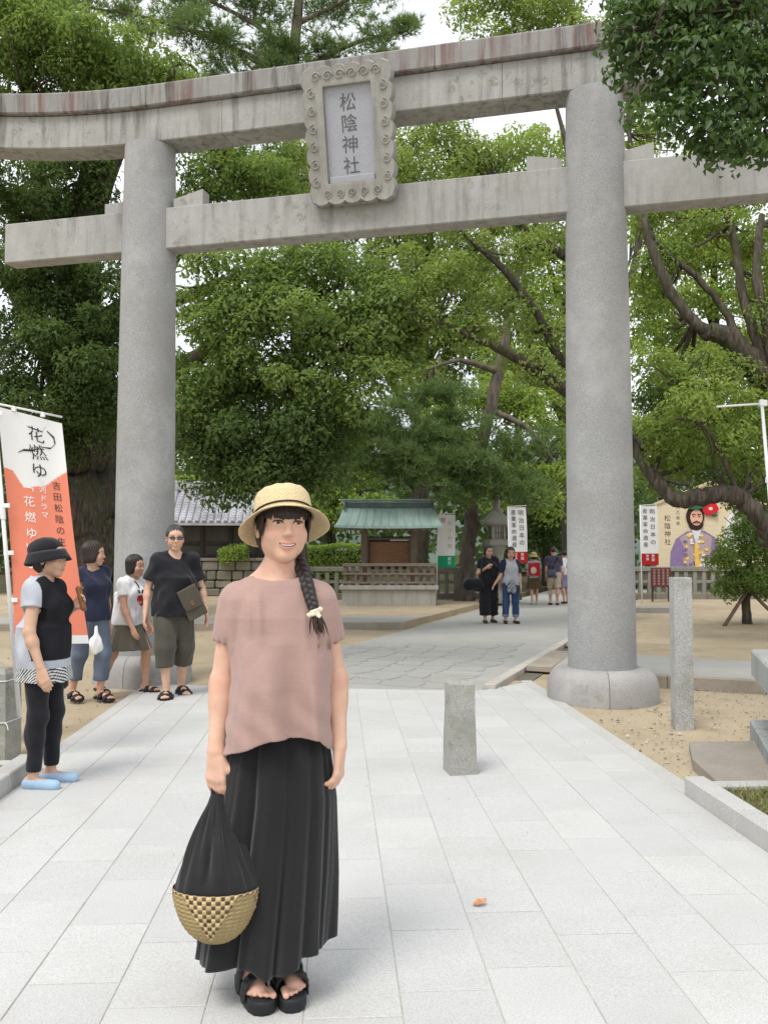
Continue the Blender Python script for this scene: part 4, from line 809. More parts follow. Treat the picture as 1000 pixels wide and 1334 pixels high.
    'tall_back_center': {'trunk':[[(3.35,36.0,-0.61,0.34),(3.46,36.0,5.2,0.31),(3.6,36.0,10.94,0.22),(3.86,36.0,14.82,0.13)]],'limbs':[[(3.46,36.0,6.47,0.19),(1.89,35.0,8.79,0.12),(0.65,34.5,10.51,0.06)],[(3.53,36.0,9.02,0.19),(4.99,35.0,11.33,0.12),(6.16,34.5,13.07,0.06)],[(3.6,36.0,10.94,0.16),(2.54,35.5,13.65,0.09),(1.89,35.0,15.36,0.05)]],'clumps':[(0.34,34.0,9.77,1.18,0.89),(1.83,34.0,8.88,1.33,0.89),(3.63,34.0,9.51,1.33,0.89),(5.53,34.5,9.96,1.35,0.9),(0.96,35.0,12.83,1.22,0.91),(2.77,34.5,11.46,1.35,0.9),(4.68,35.0,12.26,1.37,0.91),(6.24,35.0,11.97,1.22,0.91),(1.91,35.5,14.6,1.23,0.86),(3.81,35.5,14.32,1.39,0.86),(5.71,35.5,14.67,1.39,0.86),(3.54,36.0,16.44,1.41,0.78),(5.47,36.0,16.81,1.25,0.78),(1.94,36.0,16.73,1.1,0.78),(4.23,34.0,8.01,1.33,0.74),(6.13,34.5,8.43,1.2,0.75),(-0.62,37.0,16.43,1.29,0.77),(-1.28,37.0,18.08,1.16,0.71),(-1.86,36.0,14.71,1.25,0.81),(0.03,36.0,14.42,1.25,0.81),(-2.89,37.0,15.72,1.16,0.77)],'dark':[]},
    'tall_back_gate': {'trunk':[[(9.06,34.0,-0.51,0.3),(9.06,34.0,5.03,0.27),(9.05,34.0,10.5,0.18),(8.99,34.0,14.19,0.09)]],'limbs':[[(9.07,34.0,6.24,0.18),(7.64,33.0,8.44,0.11),(6.95,32.5,10.07,0.06)],[(9.06,34.0,8.66,0.15),(10.5,33.5,10.99,0.09),(11.26,33.0,12.66,0.06)],[(9.05,34.0,10.5,0.15),(8.09,33.5,13.07,0.09),(7.39,33.0,14.68,0.04)]],'clumps':[(7.23,32.5,8.62,1.13,0.79),(8.41,32.5,9.51,1.13,0.79),(7.07,33.0,10.8,1.15,0.8),(8.26,33.0,11.71,1.15,0.8),(7.49,33.5,13.36,1.17,0.82),(8.71,33.5,13.99,1.17,0.82),(6.7,34.0,15.37,1.06,0.71),(8.24,34.0,16.03,1.18,0.77),(9.31,34.5,17.52,1.08,0.72),(7.43,34.5,17.79,1.08,0.66),(8.52,33.0,7.86,1.03,0.69),(7.33,33.0,7.11,1.03,0.63),(11.94,34.0,15.18,0.89,0.74),(12.3,34.5,17.28,0.9,0.75)],'dark':[]},
    'tall_back_right': {'trunk':[[(13.63,31.0,-0.35,0.3),(13.63,31.0,4.19,0.27),(13.65,31.0,8.65,0.19),(13.71,31.0,12.32,0.11)]],'limbs':[[(13.66,31.0,5.86,0.16),(11.83,30.0,7.86,0.1),(10.84,29.5,9.07,0.05)],[(13.66,31.0,7.53,0.16),(14.6,30.0,8.98,0.1),(15.19,29.5,9.94,0.05)],[(13.66,31.0,9.49,0.13),(12.64,30.5,11.85,0.08),(11.9,30.0,13.04,0.04)]],'clumps':[(10.84,29.5,8.54,1.03,0.77),(12.17,29.5,8.03,1.15,0.77),(13.53,29.5,8.31,1.15,0.77),(15.14,30.0,8.71,1.04,0.78),(10.77,30.0,10.29,0.94,0.73),(12.13,30.0,10.04,1.17,0.73),(13.79,30.0,10.33,1.17,0.73),(15.44,30.5,10.78,1.06,0.74),(11.53,30.5,12.39,1.06,0.74),(13.21,30.5,12.14,1.19,0.74),(14.9,30.5,12.45,1.19,0.74),(11.46,31.0,13.98,0.94,0.67),(13.17,31.0,14.01,1.08,0.67),(14.89,31.0,14.19,1.08,0.67),(11.35,29.5,6.69,1.03,0.64),(12.96,29.5,6.44,1.15,0.64),(14.58,29.5,6.72,1.03,0.64),(10.71,30.0,5.96,0.78,0.57),(13.11,31.5,15.51,1.1,0.6),(15.16,31.5,15.85,1.1,0.68)],'dark':[]},
}
# ================================================================== TREES
def leafmat(name, stops, trans=.5, rough=.7, spec=.18):
    t = NT(name); g = t.new('ShaderNodeNewGeometry')
    oc = t.noise(t.coords('Object'), .8, 3)
    ad = t.new('ShaderNodeMath', operation='ADD'); t.link(t.mul(g.outputs['Random Per Island'], .34), ad.inputs[0]); t.link(t.mul(oc, .72), ad.inputs[1])
    c = t.ramp(ad.outputs[0], stops)
    m = t.done(c, rough, spec); d = t.new('ShaderNodeBsdfTranslucent'); br_ = t.mix(1.0, c, (1.25, 1.3, .7, 1), 'MULTIPLY'); t.link(br_, d.inputs['Color'])
    mx_ = t.new('ShaderNodeMixShader'); mx_.inputs[0].default_value = trans
    t.link(t.b.outputs[0], mx_.inputs[1]); t.link(d.outputs[0], mx_.inputs[2]); t.link(mx_.outputs[0], t.out.inputs['Surface']); return m
LEAF = {
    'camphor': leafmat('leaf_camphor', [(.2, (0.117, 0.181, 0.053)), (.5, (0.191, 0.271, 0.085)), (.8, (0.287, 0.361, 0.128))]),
    'camphor_dark': leafmat('leaf_evergreen_and_shade', [(.2, (0.062, 0.104, 0.040)), (.5, (0.099, 0.151, 0.054)), (.8, (0.146, 0.203, 0.075))]),  # dark evergreens; also paints the shade on the underside of lighter crowns
    'cherry': leafmat('leaf_cherry', [(.2, (0.153, 0.218, 0.065)), (.5, (0.236, 0.313, 0.094)), (.8, (0.342, 0.401, 0.147))], .5),
    'zelkova': leafmat('leaf_zelkova', [(.2, (0.142, 0.212, 0.059)), (.5, (0.224, 0.307, 0.083)), (.8, (0.342, 0.401, 0.130))], .5),
    'near': leafmat('leaf_near', [(.2, (0.048, 0.096, 0.030)), (.5, (0.083, 0.144, 0.044)), (.8, (0.131, 0.197, 0.070))], .36, .45, .4),
    'pine': leafmat('needle_pine', [(.2, (0.094, 0.153, 0.059)), (.5, (0.147, 0.218, 0.083)), (.8, (0.206, 0.277, 0.118))], .35),
    'lit': leafmat('leaf_light', [(.2, (0.177, 0.260, 0.059)), (.5, (0.271, 0.366, 0.088)), (.8, (0.378, 0.460, 0.142))], .5),
}
BARK = NT('bark'); bv = BARK.coords('Object', (9, 9, 1.6)); bf = BARK.noise(bv, 2.2, 6, .65)
bc = BARK.ramp(bf, [(.32, (.03, .026, .02)), (.55, (.09, .077, .06)), (.75, (.17, .15, .12))])
bc = BARK.mix(BARK.mul(BARK.mask(BARK.noise(BARK.coords('Object'), 2.5, 5), .5, .68), .6), bc, (.07, .085, .035, 1)); BARK.bump(bf, .9, .03); BARK = BARK.done(bc, .9, .15)
BARKP = plain('bark_pine', (.12, .1, .08), .9, .45, 3, .9, 14, .03, stretch=(3, 3, 1))
def leaves(P, N, size, aspect, r, droop=.25, fold=.18):
    n = len(P); N = N / (np.linalg.norm(N, axis=1, keepdims=True) + 1e-9)
    a = r.normal(size=(n, 3)); a -= N * (a * N).sum(1, keepdims=True); a[:, 2] -= droop * 1.5; a /= np.linalg.norm(a, axis=1, keepdims=True) + 1e-9
    b = np.cross(N, a); b /= np.linalg.norm(b, axis=1, keepdims=True) + 1e-9
    L_ = (size * r.uniform(.5, 1.45, n))[:, None]; W_ = L_ * aspect
    v0 = P - a * L_ * .5; v2 = P + a * L_ * .5 - N * L_ * .1; m_ = P - a * L_ * .08 + N * (L_ * fold)
    return np.stack([v0, m_ + b * W_ * .5, v2, m_ - b * W_ * .5], 1).reshape(-1, 3)
def leaf_faces(n): a = np.arange(n)[:, None] * 4; return np.concatenate([a + [[0, 2, 1]], a + [[0, 3, 2]]], 1).reshape(-1, 3)
def sph(n, r, up=0.0):
    d = r.normal(size=(n, 3)); d[:, 2] += up; return d / (np.linalg.norm(d, axis=1, keepdims=True) + 1e-9)
def foliage(clumps, size, aspect, r, sub=.38, dens=1.0, cover=2.2, up=.3, flat=.75, gap=.0):
    """clump ellipsoids -> sub-clumps -> single leaves"""
    VP = []; VN = []
    for cx, cy, cz, rx, rz_ in clumps:
        ry_ = (rx + rz_) * .5 * 1.1; area = 4 * math.pi * ((rx * ry_ * 2 + rx * rz_) / 3)
        ns = max(5, int(dens * area / (math.pi * sub * sub) * 1.25))
        D = sph(ns, r, .25); rad = r.uniform(.45, 1.08, ns) ** .7
        C = np.array([cx, cy, cz]) + D * rad[:, None] * np.array([rx, ry_, rz_])
        for c in C:
            s_ = sub * r.uniform(.55, 1.35); nl = int(cover * 2.2 * s_ * s_ / (size * size * aspect * .6) * r.uniform(.6, 1.2))
            d = sph(nl, r, up); q = r.uniform(.25, 1, nl) ** .5
            VP.append(c + d * (s_ * q)[:, None] * np.array([1, 1, flat])); nn = d * .9 + np.array([0, 0, .6]) + r.normal(size=(nl, 3)) * .28; VN.append(nn)
    Pn = np.concatenate(VP); Nn = np.concatenate(VN)
    return Pn, Nn
def needles(clumps, r, length=.17, width=.011, sub=.42, dens=1.0, per=11, tufts=70):
    V = []
    for cx, cy, cz, rx, rz_ in clumps:
        ry_ = (rx + rz_) * .55; area = 4 * math.pi * ((rx * ry_ * 2 + rx * rz_) / 3); ns = max(4, int(dens * area / (math.pi * sub * sub)))
        C = np.array([cx, cy, cz]) + sph(ns, r, .2) * (r.uniform(.3, 1.05, ns) ** .6)[:, None] * np.array([rx, ry_, rz_])
        for c in C:
            s_ = sub * r.uniform(.6, 1.3); nt = int(tufts * r.uniform(.6, 1.2))
            T_ = c + sph(nt, r, .2) * (s_ * r.uniform(.2, 1, nt) ** .5)[:, None] * np.array([1, 1, .5])
            ax = (T_ - c); ax[:, 2] += .25; ax /= np.linalg.norm(ax, axis=1, keepdims=True)
            for k in range(per):
                d = ax * .8 + r.normal(size=(nt, 3)) * .55; d /= np.linalg.norm(d, axis=1, keepdims=True)
                s2 = np.cross(d, r.normal(size=(nt, 3))); s2 /= np.linalg.norm(s2, axis=1, keepdims=True) + 1e-9
                V.append(np.stack([T_ + s2 * width, T_ - s2 * width, T_ + d * length * r.uniform(.7, 1.2, (nt, 1))], 1))
    return np.concatenate(V).reshape(-1, 3)
def barky(b, n, r, rough=.06):
    """branch tube with an uneven, fluted surface"""
    b = smooth_path(b, 6, .10, r); m = MB(); m.tube(b[:, :3], np.maximum(b[:, 3], .008), n); V = m.v[0]
    ang = np.tile(np.arange(n), len(b)); fl = np.sin(ang * 2.4 + 1) * rough + r.normal(size=len(V)) * rough * .5
    cen = np.repeat(b[:, :3], n, 0); m.v[0] = cen + (V - cen) * (1 + fl[:, None]); return m
def tree(key, name, label, group, leaf='camphor', size=.09, aspect=.48, sub=.4, cover=1.6, dens=1.0, seed=1, bark=None, trunk_n=16, darkleaf='camphor_dark', nk=None):
    sp = TREES[key]; r = np.random.default_rng(seed); t0 = sp['trunk'][0][0]; base = np.array([t0[0], t0[1], 0.0])
    e = empty(name, tuple(base), label=label, cat='tree', group=group); bark = bark or BARK
    def rel(m): m.v = [v - base for v in m.v]; return m
    tr0 = [tuple(sp['trunk'][0][0][:2]) + (-.1, sp['trunk'][0][0][3] * 1.25)] + list(sp['trunk'][0])
    if tr0[1][2] < .15: tr0.pop(1)
    rel(barky(tr0, trunk_n, r)).build('trunk', bark, e, smooth=True)
    cents = []
    for b in sp['limbs']: rel(barky(b, 9, r)).build('limb', bark, e, smooth=True); cents += [np.array(q) for q in smooth_path(b, 4)[4:]]
    allc = list(sp.get('clumps', [])) + list(sp.get('dark', [])) + list(sp.get('needles', [])) + list(sp.get('near', []))
    # twigs from the nearest limb point to each clump
    if cents:
        CA = np.array(cents); tw = MB()
        for c in allc:
            c = np.array(c); d = np.linalg.norm(CA[:, :3] - c[:3], axis=1); k = CA[np.argmin(d)]
            for q in range(3):
                end = c[:3] + r.normal(size=3) * c[3] * .45; mid = (k[:3] + end) / 2 + r.normal(size=3) * .15
                tw.tube(smooth_path([(*k[:3], min(.05, k[3] * .6)), (*mid, .022), (*end, .008)], 3)[:, :3], np.linspace(min(.045, k[3] * .6), .007, 7), 5, cap=False)
        tag(rel(tw).build('twigs', bark, e, smooth=True), kind='stuff')
    def crown(cl, lm, nm):
        if not cl: return
        Pn, Nn = foliage(cl, size, aspect, r, sub, dens, cover); V = leaves(Pn, Nn, size, aspect, r) - base
        tag(obj(nm, fmesh(nm, V, leaf_faces(len(Pn))), LEAF[lm], e), kind='stuff')
    crown(sp.get('clumps'), leaf, 'crown'); crown(sp.get('dark'), darkleaf, 'crown_shaded_underside' if sp.get('clumps') else 'crown'); crown(sp.get('near'), leaf, 'crown')  # dark clumps under a lighter crown: underside shade put into the leaf colour
    if 'needles' in sp:
        V = needles(sp['needles'], r, **(nk or {})) - base
        tag(obj('crown', fmesh('crown', V, np.arange(len(V)).reshape(-1, 3)), LEAF['pine'], e), kind='stuff')
    return e
GB = 'trees round the shrine precinct'
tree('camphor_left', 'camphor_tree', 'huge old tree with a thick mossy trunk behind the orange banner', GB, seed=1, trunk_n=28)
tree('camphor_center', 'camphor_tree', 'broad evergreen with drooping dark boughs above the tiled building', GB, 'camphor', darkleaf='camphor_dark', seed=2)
tree('pine_tall', 'pine_tree', 'very tall thin pine rising above the torii plaque', GB, seed=3, bark=BARKP, nk=dict(length=.24, width=.011, sub=.5, tufts=46, per=9, dens=.9))
tree('pine_leaning', 'pine_tree', 'pine with a leaning trunk between the notice pavilion and the stone lantern', GB, seed=4, bark=BARKP, nk=dict(length=.24, width=.012, sub=.5, tufts=52, per=9))
tree('cherry_behind', 'cherry_tree', 'light green tree with long dark branches behind the torii pillar beside the sand', GB, 'cherry', size=.082, aspect=.48, sub=.38, cover=1.3, dens=.95, seed=5)
tree('zelkova_right', 'zelkova_tree', 'spreading tree whose low curved limb crosses before the votive board', GB, 'zelkova', size=.07, sub=.34, cover=1.45, dens=.95, seed=6)
tree('overhanging', 'camphor_tree', 'tree hanging glossy dark leaves in front of the torii beam', GB, 'near', size=.066, aspect=.55, sub=.2, cover=1.6, dens=1.0, seed=7)
tree('tall_back_center', 'camphor_tree', 'tall pale green tree far behind the notice pavilion', GB, 'cherry', size=.18, sub=.7, cover=1.5, seed=31)
tree('tall_back_gate', 'camphor_tree', 'tall green tree far behind the end of the approach road', GB, 'lit', size=.17, sub=.65, cover=1.3, dens=.9, seed=32)
tree('tall_back_right', 'camphor_tree', 'tall yellow green tree far behind the votive board', GB, 'lit', size=.16, sub=.6, cover=1.3, dens=.9, seed=33)
tree('maple_back', 'maple_tree', 'bright yellow green maple standing behind the stone lantern', GB, 'lit', size=.17, sub=.6, cover=1.5, seed=8)
tree('evergreen_gap', 'evergreen_tree', 'dark evergreen beyond the far end of the approach road', GB, seed=9, size=.2, sub=.65, cover=1.7)
tree('lit_shrub', 'bushy_tree', 'bright green bushy tree top peeping over the tiled roof', GB, 'lit', size=.16, sub=.5, cover=1.8, seed=10)
tree('back_left', 'evergreen_tree', 'blue green tree standing far behind the tiled building', GB, 'camphor', size=.26, sub=.8, cover=1.5, seed=11)
tree('back_center', 'bushy_tree', 'leafy bright tree rising between the tiled building and the pavilion roof', GB, 'lit', size=.17, sub=.55, cover=1.7, seed=12)
tree('back_right', 'evergreen_tree', 'green tree standing behind the votive board', GB, 'cherry', size=.19, sub=.65, cover=1.6, seed=13)
tree('far_left', 'evergreen_tree', 'green tree standing far behind the mossy old trunk', GB, 'camphor', size=.22, sub=.75, cover=1.6, seed=14)

# clipped hedges
def hedge(name, x0, x1, y, z0, z1, dep, label, lm='lit', size=.07, n=5200, bump_=.06):
    r = np.random.default_rng(int(abs(x0) * 10)); e = empty(name, ((x0 + x1) / 2, y, z0), label=label, cat='hedge')
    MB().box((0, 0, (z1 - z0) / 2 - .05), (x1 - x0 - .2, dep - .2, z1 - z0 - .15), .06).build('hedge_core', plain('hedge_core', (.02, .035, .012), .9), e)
    u = r.uniform(-1, 1, (n, 3)); k = r.integers(0, 3, n); s_ = r.choice([-1, 1], n); u[np.arange(n), k] = np.where(k == 2, 1, s_)
    u[(k == 1), 1] = -1
    P_ = u * np.array([(x1 - x0) / 2, dep / 2, (z1 - z0) / 2]); P_ += r.normal(size=(n, 3)) * bump_ * .5; P_[:, 2] += (z1 - z0) / 2 + bump_ * np.sin(P_[:, 0] * 3.1) * .6
    Nn = r.normal(size=(n, 3)) * .6; Nn[np.arange(n), k] += np.where(k == 2, 1, s_); Nn[:, 2] += .5
    V = leaves(P_, Nn, size, .55, r); tag(obj('foliage', fmesh('foliage', V, leaf_faces(n)), LEAF[lm], e), kind='stuff')
hedge('clipped_hedge', -1.5, 1.0, 27.0, .1, 1.62, 1.0, 'neatly clipped green hedge behind the stone fence beside the pavilion', n=9000)
hedge('low_hedge', -4.9, -4.2, 21.5, .1, 1.0, .8, 'low dark hedge behind the foot of the torii pillar', 'camphor_dark', n=3000)
hedge('wall_shrub', -3.5, -2.8, 27.35, 1.2, 1.55, .4, 'small green shrub growing on top of the rubble wall', 'lit', n=1400, bump_=.12)
# small shaped tree on stakes
TREES['small'] = dict(trunk=[[(7.75, 16.3, .0, .09), (7.7, 16.3, .5, .075), (7.8, 16.3, 1.0, .06), (7.75, 16.3, 1.6, .04)]], limbs=[[(7.75, 16.3, .7, .045), (7.45, 16.2, 1.0, .03), (7.3, 16.1, 1.3, .02)], [(7.78, 16.3, .8, .045), (8.1, 16.2, 1.2, .03), (8.2, 16.2, 1.5, .02)]],
    clumps=[(7.75, 16.3, 1.75, .45, .4), (7.35, 16.2, 1.25, .42, .3), (8.1, 16.2, 1.3, .5, .35), (7.6, 16.1, .85, .5, .25), (8.2, 16.3, .85, .45, .25), (7.9, 16.3, 2.05, .3, .25), (7.3, 16.1, .8, .25, .2)])
st = tree('small', 'shaped_tree', 'small bushy tree propped with wooden stakes on the sand', GB, 'camphor', size=.06, sub=.2, cover=1.5, seed=20)
STK = plain('stake_wood', (.16, .12, .085), .85, .3, 6, .4, 40)
for a, b in (((-.75, -.5, .02), (.25, .1, 1.05)), ((.5, -.55, .02), (-.2, .1, 1.0)), ((.25, .5, .02), (-.05, -.1, 1.05))): MB().tube([a, b], [.035, .03], 8).build('stake', STK, st, smooth=True)
for x, y in ((8.35, 16.9), (8.75, 16.2)): pass
# far woodland and hill
def woodland():
    r = np.random.default_rng(77); n = 24000; X = r.uniform(-60, 75, n); Yv = r.uniform(52, 66, n)
    top = 7.5 + 2.2 * np.sin(X * .33) + 1.4 * np.sin(X * .9 + 1) + 1.0 * np.sin(X * 2.1)
    Z = top * r.uniform(0, 1, n) ** .6
    P_ = np.stack([X, Yv, Z], 1); Nn = r.normal(size=(n, 3)) * .6 + np.array([0, -.5, .7])
    V = leaves(P_, Nn, .75, .6, r); tag(obj('far_woodland', fmesh('far_woodland', V, leaf_faces(n)), LEAF['camphor_dark']), 'dark mass of far woodland behind the shrine precinct', 'woodland', kind='stuff')
woodland()
hx = np.linspace(-260, 300, 60); hy = np.linspace(110, 260, 16)
HILL = plain('hill_green', (.07, .1, .075), .95, .3, .12, 0)
struct('hill', sheet('hill', hx, hy, lambda X, Y: -1 + (22 + 7 * np.sin(X * .03) + 3 * np.sin(X * .11 + 1) + 1.2 * np.sin(X * .5)) * np.sin(np.clip((Y - 110) / 150, 0, 1) * math.pi / 2), HILL), HILL)
# ================================================================== PEOPLE: signed-distance bodies meshed with surface nets
def surface_nets(A, org, h):
    s = A < 0; c = np.zeros([n - 1 for n in A.shape], np.int8)
    sl = lambda d: tuple(slice(x, A.shape[i] - 1 + x) for i, x in enumerate(d))
    corners = [(i, j, k) for i in (0, 1) for j in (0, 1) for k in (0, 1)]
    for d in corners: c += s[sl(d)]
    act = (c > 0) & (c < 8); I = np.argwhere(act); n = len(I); acc = np.zeros((n, 3)); cnt = np.zeros(n)
    vals = {d: A[I[:, 0] + d[0], I[:, 1] + d[1], I[:, 2] + d[2]] for d in corners}
    for a in corners:
        for ax in range(3):
            if a[ax]: continue
            b = list(a); b[ax] = 1; va, vb = vals[a], vals[tuple(b)]; m = (va < 0) != (vb < 0); t = va[m] / (va[m] - vb[m])
            p = np.tile(np.array(a, float), (m.sum(), 1)); p[:, ax] += t; acc[m] += p; cnt[m] += 1
    V = org + h * (I + acc / cnt[:, None])
    vid = np.full(act.shape, -1, np.int32); vid[act] = np.arange(n)
    Q = []
    for ax in range(3):
        u, w = (ax + 1) % 3, (ax + 2) % 3
        lo = [slice(None)] * 3; hi = [slice(None)] * 3; lo[ax] = slice(0, -1); hi[ax] = slice(1, None)
        d = s[tuple(lo)].astype(np.int8) - s[tuple(hi)].astype(np.int8); E_ = np.argwhere(d != 0)
        E_ = E_[(E_[:, u] > 0) & (E_[:, w] > 0) & (E_[:, u] < A.shape[u] - 1) & (E_[:, w] < A.shape[w] - 1)]
        def g(du, dw):
            q = E_.copy(); q[:, u] += du; q[:, w] += dw; return vid[q[:, 0], q[:, 1], q[:, 2]]
        q = np.stack([g(-1, -1), g(0, -1), g(0, 0), g(-1, 0)], 1); fl = d[E_[:, 0], E_[:, 1], E_[:, 2]] < 0
        q[fl] = q[fl][:, ::-1]; Q.append(q)
    return V, np.concatenate(Q)
def N3(v): v = np.asarray(v, float); return v / (np.linalg.norm(v) + 1e-9)
class SDF:
    """list of primitives blended smoothly; cap = tapered capsule, ell = ellipsoid, fn = any function of (X,Y,Z)"""
    def __init__(s): s.p = []; s.disp = None; s.cut = None; s.shell = 0
    def cap(s, a, b, ra, rb=None, k=.03, sub=False, flat=None):
        a, b = np.asarray(a, float), np.asarray(b, float); rb = ra if rb is None else rb; r = max(ra, rb); lo, hi = np.minimum(a, b) - r, np.maximum(a, b) + r
        ba = b - a; L2 = ba @ ba + 1e-12
        def f(X, Y, Z):
            px, py, pz = X - a[0], Y - a[1], Z - a[2]; t = np.clip((px * ba[0] + py * ba[1] + pz * ba[2]) / L2, 0, 1)
            qx, qy, qz = px - t * ba[0], py - t * ba[1], pz - t * ba[2]
            d2 = qx * qx + qy * qy + qz * qz
            if flat is not None:
                n_, q_ = flat; dn = qx * n_[0] + qy * n_[1] + qz * n_[2]; d2 = d2 + dn * dn * (1 / (q_ * q_) - 1)
            return np.sqrt(d2) - (ra + (rb - ra) * t)
        s.p.append((f, lo, hi, k, sub)); return s
    def chain(s, pts, rad, k=.01, **kw):
        for i in range(len(pts) - 1): s.cap(pts[i], pts[i + 1], rad[i], rad[i + 1], k, **kw)
        return s
    def ell(s, c, r, k=.03, sub=False, M=None):
        c, r = np.asarray(c, float), np.asarray(r, float); R_ = max(r); M_ = np.eye(3) if M is None else np.asarray(M)
        ext = np.sqrt(((M_ * r) ** 2).sum(1))
        def f(X, Y, Z):
            x, y, z = X - c[0], Y - c[1], Z - c[2]
            q = [(M_[0, i] * x + M_[1, i] * y + M_[2, i] * z) / r[i] for i in range(3)]
            k0 = np.sqrt(q[0] ** 2 + q[1] ** 2 + q[2] ** 2); k1 = np.sqrt((q[0] / r[0]) ** 2 + (q[1] / r[1]) ** 2 + (q[2] / r[2]) ** 2) + 1e-9
            return k0 * (k0 - 1) / k1
        s.p.append((f, c - ext, c + ext, k, sub)); return s
    def fn(s, f, lo, hi, k=.02, sub=False): s.p.append((f, np.asarray(lo, float), np.asarray(hi, float), k, sub)); return s
    def mesh(s, h):
        lo = np.min([p[1] for p in s.p if not p[4]], 0) - 4 * h; hi = np.max([p[2] for p in s.p if not p[4]], 0) + 4 * h
        n = np.ceil((hi - lo) / h).astype(int) + 1; A = np.full(n, 1.0, np.float32); ax = [lo[i] + h * np.arange(n[i]) for i in range(3)]
        for f, pl, ph, k, sub in s.p:
            m = k + 3 * h; i0 = np.maximum(((pl - m - lo) / h).astype(int), 0); i1 = np.minimum(np.ceil((ph + m - lo) / h).astype(int) + 1, n)
            if (i1 <= i0).any(): continue
            sl = tuple(slice(i0[i], i1[i]) for i in range(3)); X, Y, Z = ax[0][sl[0]][:, None, None], ax[1][sl[1]][None, :, None], ax[2][sl[2]][None, None, :]
            d = f(X, Y, Z); B = A[sl]
            if sub: d = -d; hh = np.maximum(k - np.abs(B - d), 0) / max(k, 1e-6); A[sl] = np.maximum(B, d) + hh * hh * k * .25
            else: hh = np.maximum(k - np.abs(B - d), 0) / max(k, 1e-6); A[sl] = np.minimum(B, d) - hh * hh * k * .25
        if s.disp is not None:
            I = np.argwhere(np.abs(A) < .09); q = lo + I * h; A[I[:, 0], I[:, 1], I[:, 2]] += s.disp(q[:, 0], q[:, 1], q[:, 2]).astype(np.float32)
        if s.shell: A = np.maximum(A, -(A + s.shell))
        if s.cut is not None:
            X, Y, Z = ax[0][:, None, None], ax[1][None, :, None], ax[2][None, None, :]; A = np.maximum(A, s.cut(X, Y, Z)).astype(np.float32)
        A[0] = A[-1] = 1; A[:, 0] = A[:, -1] = 1; A[:, :, 0] = A[:, :, -1] = 1
        return surface_nets(A, lo, h)
def wob(seed, amp, freq, zs=.45):
    r = np.random.default_rng(seed); K = r.normal(size=(7, 3)) * freq * np.array([1, 1, zs]); ph = r.uniform(0, 6.28, 7)
    return lambda X, Y, Z: amp * sum(np.sin(K[i, 0] * X + K[i, 1] * Y + K[i, 2] * Z + ph[i]) for i in range(7)) / 2.6
def rgba(c, n): return np.tile(np.array([*c[:3], 1.0]), (n, 1))
def mixc(C, m, c):
    m = np.clip(m, 0, 1)[:, None]; C[:, :3] = C[:, :3] * (1 - m) + np.array(c[:3]) * m
SKINM = colattr('skin', .5, .35, .05, 400, sss=.12)
HAIRM = {}
def hairmat(name, c):
    if name in HAIRM: return HAIRM[name]
    t = NT('hair_' + name); n = t.noise(t.coords('Object', (1, 1, .09)), 260, 3); k = lambda f: tuple(x * f for x in c[:3]) + (1,)
    t.bump(n, .6, .004); HAIRM[name] = t.done(t.ramp(n, [(.35, k(.5)), (.65, k(1.7))]), .42, .5); return HAIRM[name]
CLOTHATTR = colattr('printed_cloth', .88, .2, .25, 700)

# ---- head in its own frame: origin between the eyes' level in the skull, face towards -Y, z up, adult size
def head_sdf(mouth=0, fem=1, stub=True, chub=0):
    s = SDF()
    s.ell((0, .012, .035), (.075, .093, .085), .02)
    s.ell((0, -.028, -.046), (.055 + .004 * chub, .058, .068), .045)
    s.ell((0, -.058, -.0995), (.022, .018, .016), .03)
    for sx in (-1, 1):
        s.ell((sx * .037, -.054, -.034), (.026 + .004 * chub, .026, .026), .026)
        s.ell((sx * .044, .0, -.058), (.018, .034, .028), .03)
    s.ell((0, -.062, .03), (.052, .025, .03), .03)
    for sx in (-1, 1): s.ell((sx * .032, -.096, -.001), (.019, .014, .011), .016, True)
    s.cap((0, -.082, .006), (0, -.095, -.03), .0062, .009, .016)
    s.ell((0, -.099, -.034), (.0092, .0085, .0078), .010)
    for sx in (-1, 1):
        s.ell((sx * .0105, -.091, -.037), (.0068, .0085, .006), .007)
        s.ell((sx * .0062, -.1, -.0435), (.0034, .006, .0028), .003, True)
        # lids
        for q in range(5):
            a0, a1 = math.pi * q / 5, math.pi * (q + 1) / 5
            p = lambda a: (sx * .032 + .0155 * math.cos(a), -.0835 + .006 * math.cos(a) ** 2, .0008 + .0078 * math.sin(a))
            s.cap(p(a0), p(a1), .0032, None, .005)
            p = lambda a: (sx * .032 + .0150 * math.cos(a), -.0825 + .006 * math.cos(a) ** 2, -.0005 - .0052 * math.sin(a))
            s.cap(p(a0), p(a1), .0026, None, .005)
        s.ell((sx * .0765, .012, -.012), (.009, .019, .03), .006); s.ell((sx * .083, .008, -.008), (.005, .011, .018), .004, True)
    # lips
    wm = .0265 if mouth else .02
    def lip(t, up): 
        cz = -.071 + (.009 if mouth else 0.0015) * (t * t) ; op = (.0050 if mouth else .0018) * (1 - t * t)
        return (wm * t, -.0905 + .016 * t * t, cz + (op if up else -op - .001) + (.0018 * (1 - abs(t)) if up else 0))
    for up in (True, False):
        ts = np.linspace(-1, 1, 9); s.chain([lip(t, up) for t in ts], [(.0018 + (.0022 if up else .0034) * (1 - t * t)) for t in ts], .006)
    if mouth:
        for t in np.linspace(-.8, .8, 9): s.ell((wm * t, -.0935 + .016 * t * t, -.0708 + .009 * t * t), (.005, .014, .0042 * (1 - .75 * t * t) + .0004), .002, True)
    if stub: s.cap((0, .022, -.06), (0, .035, -.16), .046, .044, .03)
    return s
